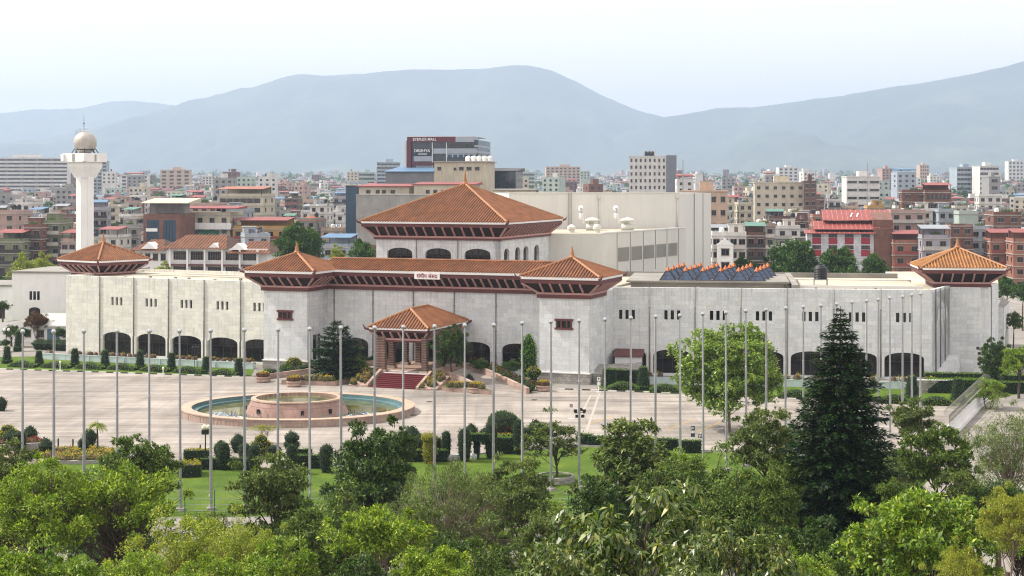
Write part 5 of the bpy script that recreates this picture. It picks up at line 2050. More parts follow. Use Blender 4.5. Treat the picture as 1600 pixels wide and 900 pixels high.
def trunk(name, rng, C, hc, r0, mat, fork=.35, limbs=14, base_spread=0, stems=1, lean=0):
    q = MB()
    lean_v = np.array([rng.normal(0, lean), rng.normal(0, lean), 0])
    for s in range(stems):
        a = 2 * math.pi * s / stems + rng.random()
        b = np.array([math.cos(a), math.sin(a), 0]) * base_spread * (stems > 1)
        f = np.array([b[0] * 2.2, b[1] * 2.2, hc * fork]) + lean_v
        top = np.array([b[0] * 3, b[1] * 3, hc * .95]) + lean_v
        rs = r0 if stems == 1 else r0 * .62
        q.tube([(*b[:2], -.15), (*(b * 1.1)[:2], .15), *(b + (f - b) * k + np.array([rng.normal(0, .05), rng.normal(0, .05), 0]) for k in (.3, .65)), f, (f + top) / 2 + rng.normal(0, .12, 3), top],
               [rs * 1.5, rs * 1.1, rs, rs * .9, rs * .8, rs * .5, rs * .2], 8)
        for ci in rng.choice(len(C), min(len(C), limbs), replace=False):
            c = C[ci]
            k = rng.uniform(.0, .8)
            s0 = f + (top - f) * k
            if c[2] < s0[2]:
                s0 = f
            m = s0 + (c - s0) * .5 + np.array([0, 0, .12 * np.linalg.norm(c - s0)]) + rng.normal(0, .08, 3)
            q.tube([s0, m, c], [rs * (.5 - .25 * k), rs * .28, rs * .08], 5)
            # a few twigs
            for _ in range(2):
                e = c + rng.normal(0, .5, 3)
                q.tube([m, (m + e) / 2 + rng.normal(0, .1, 3), e], [rs * .16, rs * .1, rs * .03], 4)
    return q.mesh(name, MAT[mat], True)


PROTO = {}


def proto(key, seed, rad, hc, ncl, cr, per, leaf, mat, r0=.2, bark='bark', fork=.35, limbs=16, stems=1, spread=.25, lean=.1, **kw):
    rng = np.random.default_rng(seed)
    cm_, C = crown('crown', rng, rad, hc, ncl, cr, per, leaf, mat, **kw)
    PROTO[key] = (cm_, trunk('trunk', rng, C, hc, r0, bark, fork, limbs, spread, stems, lean))


proto('dense', 1, (3.6, 3.4, 4.4), 5.6, 120, .80, 190, .34, 'lf_dark', .22, droop=.45, lobes=.28, lower=-.8)
proto('dense2', 2, (4.0, 3.8, 3.9), 5.8, 120, .85, 190, .36, 'lf_mid', .22, droop=.5, lobes=.3, lower=-.7, bunch=10)
proto('droop', 3, (3.2, 3.0, 4.2), 5.8, 95, .78, 160, .42, 'lf_olive', .18, droop=.85, lobes=.35, lower=-.8, bunch=9, aspect=.36)
proto('light', 4, (5.0, 4.6, 3.4), 6.3, 150, .82, 150, .26, 'lf_light', .22, droop=.1, lobes=.3, lower=-.35, fork=.3, limbs=48, stems=2)
proto('light2', 5, (4.2, 4.4, 3.0), 6.0, 120, .78, 145, .25, 'lf_light', .2, droop=.1, lobes=.35, lower=-.3, fork=.3, limbs=44, stems=3)
proto('fine', 6, (4.6, 4.2, 3.6), 6.0, 150, .78, 165, .20, 'lf_fine', .16, 'barkpale', droop=.2, lobes=.35, lower=-.4, limbs=56, stems=2)
proto('feather', 7, (4.6, 4.0, 3.8), 5.2, 170, .78, 155, .22, 'lf_grey', .16, 'barkpale', droop=-.35, lobes=.3, lower=-.4, limbs=60, stems=4, aspect=.22)
proto('big', 8, (3.3, 3.0, 3.0), 4.6, 80, .75, 84, .42, 'lf_big', .13, droop=1.25, lobes=.4, lower=-.7, bunch=8, aspect=.34, limbs=30)
proto('shrub', 9, (3.0, 2.8, 2.2), 3.0, 95, .62, 160, .24, 'lf_bright', .12, droop=.1, lobes=.3, lower=-.4, limbs=20, stems=4, spread=.4)
proto('bare', 10, (3.0, 2.7, 1.7), 4.0, 70, .62, 150, .26, 'lf_light', .06, 'barkpale', droop=.1, lobes=.35, lower=-.25, limbs=14, stems=5, spread=.3, fork=.3)
proto('tall', 23, (2.5, 2.4, 4.7), 5.6, 100, .8, 180, .34, 'lf_olive', .16, droop=.6, lobes=.35, lower=-.95, bunch=9, limbs=24)
proto('pale', 22, (2.2, 2.0, 1.3), 4.0, 34, .45, 50, .22, 'lf_gold', .06, 'barkpale', droop=.1, lobes=.35, lower=-.2, limbs=26, stems=2, spread=.2, fork=.4)
proto('bright', 11, (4.2, 3.8, 3.2), 4.8, 130, .8, 190, .33, 'lf_bright', .2, droop=.35, lobes=.32, lower=-.5, bunch=9, limbs=18, stems=2)
proto('gold', 12, (3.2, 3.0, 3.0), 4.8, 110, .65, 190, .24, 'lf_gold', .14, 'barkpale', droop=.6, lobes=.35, lower=-.6, limbs=18, stems=3, aspect=.25)
proto('willow', 13, (4.2, 3.8, 4.2), 6.6, 170, .9, 110, .28, 'lf_grey', .2, 'barkpale', droop=.9, lobes=.4, lower=-.7, limbs=40, stems=2, aspect=.2)
proto('round', 14, (4.9, 4.8, 4.6), 6.8, 240, .95, 200, .32, 'lf_round', .2, 'barkpale', droop=.4, lobes=.14, lower=-.9, limbs=26, stems=2, spread=.15, fork=.28, bunch=10)
proto('sparse', 15, (2.6, 2.4, 3.4), 5.6, 60, .7, 110, .34, 'lf_olive', .14, droop=.5, lobes=.4, lower=-.7, limbs=24, bunch=8)
proto('town', 16, (3.6, 3.5, 4.2), 5.6, 90, 1.1, 90, .55, 'lf_hazy', .22, droop=.2, lobes=.25, lower=-.7)
proto('town2', 17, (4.4, 4.2, 3.9), 5.4, 100, 1.2, 90, .55, 'lf_hazy', .22, droop=.2, lobes=.2, lower=-.6)
proto('townlight', 18, (2.6, 2.6, 3.2), 4.6, 60, .9, 90, .45, 'lf_fine', .18, droop=.2, lobes=.25, lower=-.6)
proto('under', 19, (2.6, 2.4, 1.7), 2.0, 90, .65, 110, .26, 'lf_dark', .1, droop=.2, lobes=.3, lower=-.5, limbs=12, stems=4, spread=.4)
proto('mid', 20, (4.6, 4.2, 4.6), 6.4, 140, .88, 190, .34, 'lf_olive', .22, droop=.6, lobes=.32, lower=-.6, bunch=10, limbs=26)
proto('mid2', 21, (4.0, 4.2, 5.0), 6.2, 135, .82, 150, .32, 'lf_mid', .2, droop=.5, lobes=.35, lower=-.7, limbs=48)


def tree(key, label, px, ptop, Y, sx=None, name='tree', halfw=None, rz=None, group=None, cat='tree', base=0, k=1.0):
    """halfw: half width in photo pixels; the height follows from the top seen at row ptop"""
    cm_, tm = PROTO[key]
    co_ = np.empty(len(cm_.vertices) * 3, np.float32)
    cm_.vertices.foreach_get('co', co_)
    co_ = co_.reshape(-1, 3)
    top = float(np.percentile(co_[:, 2], 99.7))
    wid = float(np.percentile(np.abs(co_[:, 0]), 98))
    zt = PZ(ptop, Y)
    z0 = terrain(PX(px, Y), Y) if base == 0 else base
    sz = max(.2, (zt - z0) / top)
    sw = (halfw * Y / F) / wid * k if halfw else sz
    r_ = random.uniform(0, 6.28) if rz is None else rz
    lift = 0.0
    if sz > sw * 1.12:      # a taller tree: the crown keeps its shape on a longer stem
        lift = (zt - z0) - sw * 1.12 * top
        sz = sw * 1.12
    o = thing(name, label, cat, M4(PX(px, Y), Y, z0, r_), group)
    m = Matrix.Translation((0, 0, lift)) @ Matrix.Diagonal((sw, sw, sz, 1))
    child('crown', cm_, o, m)
    child('trunk', tm, o, m)
    if lift > .2:
        q = MB()
        q.tube([(0, 0, -.2), (.04, .03, lift * .5), (0, 0, lift + .3)], [.3 * sw + .05, .24 * sw + .04, .22 * sw + .02], 8)
        q.build('lower_trunk', MAT['bark'], o)
    return o


def conifer(label, px, ptop, Y, halfw, whorls=46, seed=3, zbase=0, name='conifer', leaf=.5, mat='lf_conifer', sparse=1.0, up=0.0):
    rng = np.random.default_rng(seed)
    H = PZ(ptop, Y) - zbase
    Rm = halfw * Y / F
    P, A, N, L = [], [], [], []
    q = MB()
    q.tube([(0, 0, -.2), (0, 0, H * .3), (0, 0, H * .7), (0, 0, H)], [.03 * H * .6, .02 * H * .6, .01 * H * .6, .02], 8)
    for w in range(whorls):
        t_ = (w + rng.random()) / whorls
        z = H * (.04 + .95 * t_)
        r = Rm * (1 - t_ ** 3) * rng.uniform(.82, 1.08) + .1
        nb = int(7 + 9 * (1 - t_))
        a0 = rng.random() * 6.28
        for b in range(nb):
            a = a0 + 6.28 * b / nb + rng.normal(0, .15)
            rr_ = r * rng.uniform(.7, 1.12)
            d = np.array([math.cos(a), math.sin(a), 0])
            tip_dz = -.16 * rr_ * (1 - t_) + up * rr_
            m = 5
            for i in range(m):
                f0 = i / m
                pass
            if rng.random() < .6:
                q.tube([(0, 0, z), tuple(d * rr_ * .5 + np.array([0, 0, z + tip_dz * .3])), tuple(d * rr_ * .95 + np.array([0, 0, z + tip_dz]))], [.05, .035, .012], 4)
            k = int(max(6, rr_ * 13 * sparse))
            f = rng.uniform(.12, 1.0, k) ** .8
            pos = d[None] * (rr_ * f)[:, None] + np.array([0, 0, 1])[None] * (z + tip_dz * f ** 1.5 + rng.normal(0, .05, k))[:, None]
            side = np.array([-d[1], d[0], 0])
            sg = rng.choice([-1, 1], k)
            pos = pos + side[None] * (sg * rng.uniform(0, .3, k) * rr_ * .3)[:, None]
            ax = d[None] * .75 + side[None] * (sg * rng.uniform(.2, .9, k))[:, None] + np.array([0, 0, 1])[None] * rng.normal(-.12 + up, .28, k)[:, None]
            P.append(pos), A.append(ax)
            N.append(np.array([0, 0, 1])[None] + rng.normal(0, .35, (k, 3)))
            L.append(leaf * rng.uniform(.6, 1.3, k) * (.6 + .4 * (1 - t_)))
    P, A, N, L = map(np.concatenate, (P, A, N, L))
    V = leaf_quads(P, A, N, L, L * .34, .06)
    o = thing(name, label, 'tree', M4(PX(px, Y), Y, zbase))
    child('crown', quads_mesh('crown', V, MAT[mat]), o, Matrix.Identity(4))
    child('trunk', q.mesh('trunk', MAT['bark'], True), o, Matrix.Identity(4))
    return o


# --- garden trees near the building
conifer('dark spreading cedar left of the portico', 527, 499, 213, 38, 16, 5, name='cedar', leaf=.75, sparse=1.6, up=.22)
tree('dense', 'dark dense tree right of the portico', 706, 507, 208, halfw=27)
tree('shrub', 'bushy dark shrub under the cedar left of the portico', 556, 555, 214, halfw=20, cat='shrub', name='shrub')
tree('under', 'dark shrub under the arch right of the portico', 752, 560, 213, halfw=16, cat='shrub', name='shrub', base=.8)
tree('under', 'dark shrub left of the light cypress', 800, 562, 211, halfw=18, cat='shrub', name='shrub', base=.5)
plant('light_cypress', leafy('light_cypress', MB().lathe([(.5, 0), (.95, 1.0), (1.0, 3.2), (.75, 5.0), (.3, 5.7), (.05, 6.0)], 14), 60, .24, ('lf_cypress', 'hedge_core'), jitter=.13, seed=41), 'tall light green cypress at the right tower', 826, 590, 'tree', z=.3)
tree('round', 'large round light green tree standing on the plaza', 1140, 509, 170, halfw=72, rz=1.2)
tree('dense', 'dark tree before the end wall at the right', 1553, 527, 204, halfw=26)
tree('bright', 'bright green tree at the right edge beyond the garden', 1592, 543, 196, halfw=30)
tree('dense2', 'round tree standing by the road beyond the end block', 1584, 487, 240, halfw=15)
tree('sparse', 'dark leafy tree on the lawn growing from the stone ring', 868, 640, 141, halfw=42, rz=2.0)
tree('pale', 'thin pale flowering tree behind the golden tiered mound', 412, 664, 162, halfw=26)
# little palm
o = thing('palm', 'little palm with a slim trunk by the yellow flower bed', 'tree', M4(*G(152, 703), 0))
q = MB()
q.tube([(0, 0, 0), (.03, 0, .4), (.02, 0, 1.6), (0, 0, 2.6)], [.2, .11, .08, .07], 8)
q.build('trunk', MAT['bark'], o)
rng = np.random.default_rng(8)
P, A, L = [], [], []
for k in range(26):
    a = rng.random() * 6.28
    e = rng.uniform(-.3, 1.0)
    d = np.array([math.cos(a) * math.cos(e), math.sin(a) * math.cos(e), math.sin(e)])
    for i in range(16):
        f = i / 16
        p = np.array([0, 0, 2.6]) + d * f * .95 + np.array([0, 0, -.55 * f * f])
        for s in (-1, 1):
            P.append(p)
            A.append(d * .5 + s * np.array([-d[1], d[0], 0]) * .6 + np.array([0, 0, -.5]))
            L.append(.3)
P, A, L = np.array(P), np.array(A), np.array(L)
child('crown', quads_mesh('crown', leaf_quads(P, A, np.tile([0, 0, 1.], (len(P), 1)) + rng.normal(0, .2, (len(P), 3)), L, L * .2), MAT['lf_fine']), o, Matrix.Identity(4))
# palm-like fern by the right end hedges
tree('shrub', 'feathery green shrub beside the spiked fence', 1545, 592, 187, halfw=26, cat='shrub', name='shrub')

# --- the belt of trees in front, far to near
FT = [
    ('droop', 'dark drooping tree cut by the left edge of the photo', 12, 690, 108, 42),
    ('dense2', 'rounded dark green tree left of the lawn', 212, 682, 112, 62),
    ('dense', 'tall dense dark green tree in front of the fountain', 578, 657, 107, 74),
    ('dense', 'dark tree peeping out behind the tall dense dark tree', 628, 666, 118, 26),
    ('droop', 'olive drooping-leaved tree left of the dense dark tree', 428, 708, 98, 60),
    ('feather', 'wide grey-green feathery tree below the gate hedge', 705, 727, 97, 90),
    ('sparse', 'thin sparse tree below the big round clipped bush', 772, 712, 103, 42),
    ('mid', 'olive tree left in front of the stone ring', 815, 720, 99, 62),
    ('tall', 'olive bushy tree with a pointed crown right of the lawn', 985, 657, 112, 62),
    ('mid2', 'dark leafy tree right behind the big-leaved tree', 1105, 700, 104, 70),
    ('mid', 'tall leafy tree left behind the conifer', 1196, 640, 108, 62),
    ('shrub', 'bright green bush between the pointed olive tree and the blue signs', 1068, 704, 124, 34),
    ('droop', 'drooping tree right of the conifer by the white wall', 1424, 622, 126, 34),
    ('willow', 'slender pale olive tree just right of the conifer', 1414, 688, 104, 34),
    ('dense2', 'dark green rounded tree beside the white boundary wall', 1466, 664, 103, 58),
    ('willow', 'pale olive willow-like tree at the right edge', 1575, 618, 114, 62),
    ('under', 'low dark green bush below the willow-like tree', 1560, 752, 96, 52),
    ('mid2', 'dark narrow tree left against the conifer base', 1245, 700, 96, 44),
    ('light', 'wide fresh green tree at the left with brown dead fronds', 60, 716, 78, 96),
    ('light2', 'spreading fresh green tree under the rounded dark tree', 188, 728, 80, 84),
    ('fine', 'yellow-green fine-leaved tree left of centre at the bottom', 290, 800, 74, 104),
    ('fine', 'paler fine-leaved tree right of the other yellow-green one', 385, 815, 72, 70),
    ('bare', 'bright green bush with bare twigs at bottom centre', 590, 796, 74, 78),
    ('shrub', 'small bright green bush in the bottom row below the olive drooping tree', 440, 846, 70, 62),
    ('under', 'dark bush at the bottom below the feathery tree', 690, 838, 76, 50),
    ('mid2', 'dark green tree at the bottom between feathery and big-leaved trees', 760, 815, 84, 66),
    ('big', 'big tree with large drooping leaves at bottom centre right', 985, 757, 47, 155),
    ('big', 'large-leaved branch crown right below the leafy trees', 1160, 812, 45, 96),
    ('dense', 'dark green shrubby tree left under the conifer', 1272, 806, 80, 72),
    ('bright', 'big bright green tree at bottom right', 1440, 770, 72, 122),
    ('gold', 'golden drooping tree in the bottom right corner', 1576, 752, 66, 62),
    ('gold', 'golden tuft-like tree right of the big bright green tree', 1500, 845, 62, 52),
    ('dense', 'dark tree at bottom left corner behind the fresh green ones', 150, 800, 92, 70),
    ('mid2', 'dark leafy tree in the bottom row below the tall dense tree', 530, 752, 94, 66),
    ('shrub', 'light green bush at the bottom left corner', 60, 850, 66, 80),
    ('light2', 'fresh green bush at the bottom edge left of the bare-twigged bush', 200, 868, 64, 70),
    ('mid', 'olive tree at the bottom edge left of the big-leaved tree', 850, 800, 82, 60),
    ('dense2', 'deep green tree between the conifer and the big-leaved crown', 1200, 742, 90, 50),
    ('light', 'fresh green wide crown at the right edge behind the golden tree', 1590, 790, 78, 60),
    ('dense2', 'deep green crown between the yellow-green trees and the bare-twigged bush', 480, 800, 84, 66),
    ('mid', 'olive crown at the bottom between feathery and tall dense trees', 650, 790, 88, 58),
    ('light', 'fresh green crown at the very bottom left of centre', 340, 868, 60, 84),
    ('bare', 'second bright bush with bare twigs below the feathery tree', 680, 858, 68, 64),
    ('dense', 'dark crown under the bare-twigged bush at the bottom edge', 560, 862, 66, 60),
    ('big', 'large-leaved crown low at the bottom left of the big-leaved tree', 868, 842, 44, 92),
    ('big', 'large-leaved crown at the bottom edge below the pair of leafy trees', 1075, 850, 42, 100),
    ('mid2', 'dark crown below the conifer in the bottom row', 1330, 852, 74, 70),
    ('dense', 'dark crown filling the gap left of the big-leaved tree', 935, 742, 92, 58),
    ('mid', 'olive crown right of the pointed olive tree', 1045, 720, 106, 52),
    ('mid2', 'leafy dark crown between the two leafy trees left of the conifer', 1150, 716, 98, 58),
    ('dense2', 'dark crown just right of the conifer foot', 1390, 752, 92, 56),
    ('mid', 'olive crown behind the big bright green tree', 1500, 738, 98, 52),
    ('light2', 'fresh green crown at the left edge behind the withered palm', -10, 760, 86, 74),
    ('dense2', 'dark green crown between the left fresh green trees', 130, 752, 96, 56),
    ('mid', 'olive crown left of the olive drooping tree', 335, 806, 92, 52),
    ('shrub', 'bright green bush at the bottom right beside the conifer foot', 1250, 862, 66, 56),
]
for key, lab, px, pt, Y, hwid in FT:
    tree(key, lab, px, pt, Y, halfw=hwid)
conifer('tall dark conifer right of centre, tallest of the front trees', 1313, 478, 96, 98, 84, 3, leaf=.46, sparse=3.0)
# brown dead fronds hanging in the left tree
q = MB()
rng = np.random.default_rng(12)
for k in range(70):
    a = rng.normal(0, .5)
    x0, z0 = rng.normal(0, .5), 8.2 + rng.normal(0, .4)
    l = rng.uniform(2.0, 4.0)
    x1, z1 = x0 + 1.2 + l * .5 + rng.normal(0, .3), z0 - l * .85
    y0 = rng.normal(0, .5)
    q.tube([(x0, y0, z0), ((x0 + x1) / 2 - .3, y0 + a * .4, (z0 + z1) / 2 + .4), (x1, y0 + a, z1)], [.03, .025, .01], 4)
q.tube([(0, 0, -.2), (.1, 0, 4), (.1, 0, 8.6)], [.28, .22, .18], 8)
tag(q.build('dead_palm', MAT['barkpale'], None, M4(PX(48, 74), 74, 0)), 'withered palm trunk with hanging brown fronds at bottom left', 'tree')
# shrubs behind and beside the annex
tree('shrub', 'russet rounded bush before the white annex', 58, 488, 262, halfw=17, cat='shrub', name='shrub')
bpy.data.objects[[o.name for o in bpy.data.objects if o.get('label') == 'russet rounded bush before the white annex'][0]].children[0].data = PROTO['shrub'][0].copy()
o_ = [o for o in bpy.data.objects if o.get('label') == 'russet rounded bush before the white annex'][0].children[0]
o_.data.materials[0] = MAT['brownleaf']
for px, pt, Y, hw_, lab in ((4, 470, 268, 14, 'small green tree at the left edge before the annex'), (18, 508, 258, 16, 'dark shrub at the left edge by the far path'), (36, 512, 257, 14, 'dark shrub left of the russet bush'),
                            (92, 512, 256, 14, 'dark shrub right of the russet bush'), (8, 530, 250, 10, 'reddish low shrub by the twin globe lamp')):
    tree('under', lab, px, pt, Y, halfw=hw_, cat='shrub', name='shrub')
# --- trees behind the building
for key, lab, px, pt, Y, hwid in (
        ('town', 'big dark green tree behind the left front tower roof', 462, 348, 292, 30), ('town', 'second dark green tree leaning against the big dark one behind the left tower', 482, 356, 296, 22),
        ('town', 'dark green tree left of the upper hall', 567, 374, 285, 22), ('townlight', 'light green small tree between the two dark trees left of the hall', 526, 382, 288, 11),
        ('town2', 'big round green tree left of three behind the right wing', 1240, 376, 300, 43), ('town2', 'round green tree in the middle of three behind the right wing', 1310, 387, 296, 34),
        ('town2', 'smaller round green tree rightmost of three behind the right wing', 1365, 397, 292, 22), ('town', 'small green tree beside the white gabled house', 1162, 401, 300, 19),
        ('townlight', 'olive tree left of the left pavilion', 38, 396, 330, 19), ('townlight', 'olive tree close beside the left pavilion', 68, 394, 330, 16), ('town', 'green tree at the left edge above the annex', 4, 432, 300, 14),
        ('town', 'dark street tree right of the right pavilion', 1573, 432, 290, 16), ('town', 'darker street tree at the right edge', 1598, 440, 285, 14), ('townlight', 'green tuft on the roof edge behind the left wing', 255, 408, 300, 13)):
    tree(key, lab, px, pt, Y, halfw=hwid)

# undergrowth along the fence behind the front trees
ur = random.Random(4)
for i in range(30):
    px = -40 + i * 57 + ur.uniform(-14, 14)
    Y = ur.uniform(106, 126)
    if 255 < px < 400 or px > 1490:
        continue
    tree(ur.choice(['under', 'under', 'shrub']), 'low leafy shrub in the undergrowth along the front fence', px, HZ + F * (CH - ur.uniform(2.6, 4.2)) / Y, Y, halfw=ur.uniform(40, 62), cat='shrub', name='shrub', group='undergrowth along the front fence')
# ------------------------------------------------------------------ the town behind
WALLS = dict(
    white=('white', '#c8c6c0'), cream=('cream', '#b9b19c'), pink=('pink', '#a68b82'), salmon=('salmon', '#976855'), concrete=('grey concrete', '#8b8985'),
    blue=('pale blue', '#97a1a9'), green=('pale green', '#8d947e'), yellow=('ochre yellow', '#ad8748'), lavender=('lavender grey', '#98959c'),
    brown=('brown', '#644a3f'), mint=('mint', '#a1aea2'), peach=('peach', '#b59d88'), olive=('olive green', '#70775a'))
WM_ = {k: m_plain('house_' + k, v[1], .85, .14, .3, stain=.45) for k, v in WALLS.items()}
WM_['brick'] = m_brick('house_brick', '#684234', '#774b3b', '#7a6a60', .6, .22)
WNAME = {k: v[0] for k, v in WALLS.items()}
WNAME['brick'] = 'red brick'
ROOFS = dict(red=('red', '#843f38'), blue=('blue', '#52728f'), green=('green', '#4d7566'), grey=('grey', '#858a8f'), orange=('orange', '#96593e'))
RM_ = {k: m_plain('sheet_roof_' + k, v[1], .55, .14, .5, stain=.3) for k, v in ROOFS.items()}
MAT['slab'] = m_plain('floor_slab_edge', '#a8a49c', .8, .15, .5, stain=.4)
MAT['wglass'] = m_glass('house_window_glass', '#14181b', .1, .5, .7)
MAT['wframe'] = m_plain('house_window_frame', '#6d5a4e', .6, .2, 2)
MAT['tankblack'] = MAT['black']
MAT['tankwhite'] = MAT['white']
MAT['curtain'] = m_plain('shop_glass_blue', '#1f3d52', .15, .3, .4)
MAT['greennet'] = m_plain('green_net', '#2f6d55', .8, .15)

q = MB()
q.box(-.5, -.44, -.07, .02, 0, 1, 1), q.box(.44, .5, -.07, .02, 0, 1, 1), q.box(-.44, .44, -.07, .02, .94, 1, 1), q.box(-.44, .44, -.07, .02, 0, .05, 1)
q.box(-.03, .03, -.06, .02, .05, .94, 1)
q.box(-.58, .58, -.22, .0, 1.02, 1.1, 2)
q.box(-.56, .56, -.16, .0, -.07, -.005, 2)
q.add([(-.44, -.012, .05), (.44, -.012, .05), (.44, -.012, .94), (-.44, -.012, .94)], [(0, 1, 2, 3)], 0)
WIN = q.mesh('window', [MAT['wglass'], MAT['wframe'], MAT['slab']])
q = MB()
q.box(-.5, .5, -.05, .02, 0, 1, 0)
for k in range(1, 6):
    q.box(-.5 + k / 6 - .02, -.5 + k / 6 + .02, -.09, -.051, 0, 1, 1)
q.box(-.5, .5, -.09, -.051, .46, .5, 1)
BAND = q.mesh('window_band', [MAT['wglass'], MAT['wframe']])
q = MB()
q.lathe([(.62, 0), (.66, .1), (.66, 1.15), (.5, 1.4), (.2, 1.5), (.2, 1.58)], 12)
TANKB = q.mesh('water_tank', MAT['black'], False)
TANKW = q.mesh('water_tank', MAT['white'], False)
q = MB()
q.box(-.5, .5, -1.0, 0, 0, .1, 0)
q.box(-.5, .5, -1.0, -.95, .1, 1.0, 1)
q.box(-.5, -.49, -.95, 0, .1, 1.0, 1), q.box(.49, .5, -.95, 0, .1, 1.0, 1)
BALC = {}
for k, mm in (('white', MAT['slab']), ('red', RM_['red']), ('iron', MAT['frame'])):
    BALC[k] = q.mesh('balcony', [MAT['slab'], mm])
rngp = np.random.default_rng(77)
n_ = 260
P = np.stack([rngp.uniform(-1.2, 1.2, n_), rngp.uniform(-.35, .35, n_), rngp.uniform(0, 1.0, n_) ** 1.5], 1)
ROOFPL = quads_mesh('roof_plants', leaf_quads(P, rngp.normal(0, .6, (n_, 3)) + [0, 0, .7], rngp.normal(0, 1, (n_, 3)), np.full(n_, .35), np.full(n_, .2)), MAT['lf_mid'])

CLUT = []
rc_ = random.Random(31)
for i_ in range(5):
    q = MB()
    for k in range(rc_.randint(3, 6)):
        x, y = rc_.uniform(-2, 2), rc_.uniform(-1.2, 1.2)
        a, b, h = rc_.uniform(.2, .7), rc_.uniform(.2, .6), rc_.uniform(.3, 1.1)
        q.box(x - a, x + a, y - b, y + b, 0, h, rc_.randrange(4))
    for k in range(rc_.randint(1, 3)):
        x, y = rc_.uniform(-2, 2), rc_.uniform(-1, 1)
        q.tube([(x, y, 0), (x, y, rc_.uniform(1.5, 3.6))], .05, 4, 4)
    if i_ % 2 == 0:
        q.tube([(-2.2, 0, 0), (-2.2, 0, 1.9)], .04, 4, 4), q.tube([(2.2, 0, 0), (2.2, 0, 1.9)], .04, 4, 4)
        for k in range(6):
            x = -2 + k * .68
            q.add([(x, 0, 1.85), (x + .5, .02, 1.85), (x + .52, .1, .9 + rc_.uniform(0, .5)), (x + .02, .06, .95)], [(0, 1, 2, 3)], rc_.choice([0, 1, 5, 6]))
    CLUT.append(q.mesh('rooftop_clutter', [MAT['white'], WM_['concrete'], WM_['brown'], RM_['grey'], MAT['steel'], RM_['red'], RM_['blue']]))
LAND = []      # (px, py, phrase) landmarks
HOUSES = []    # (object, attributes, px, py)


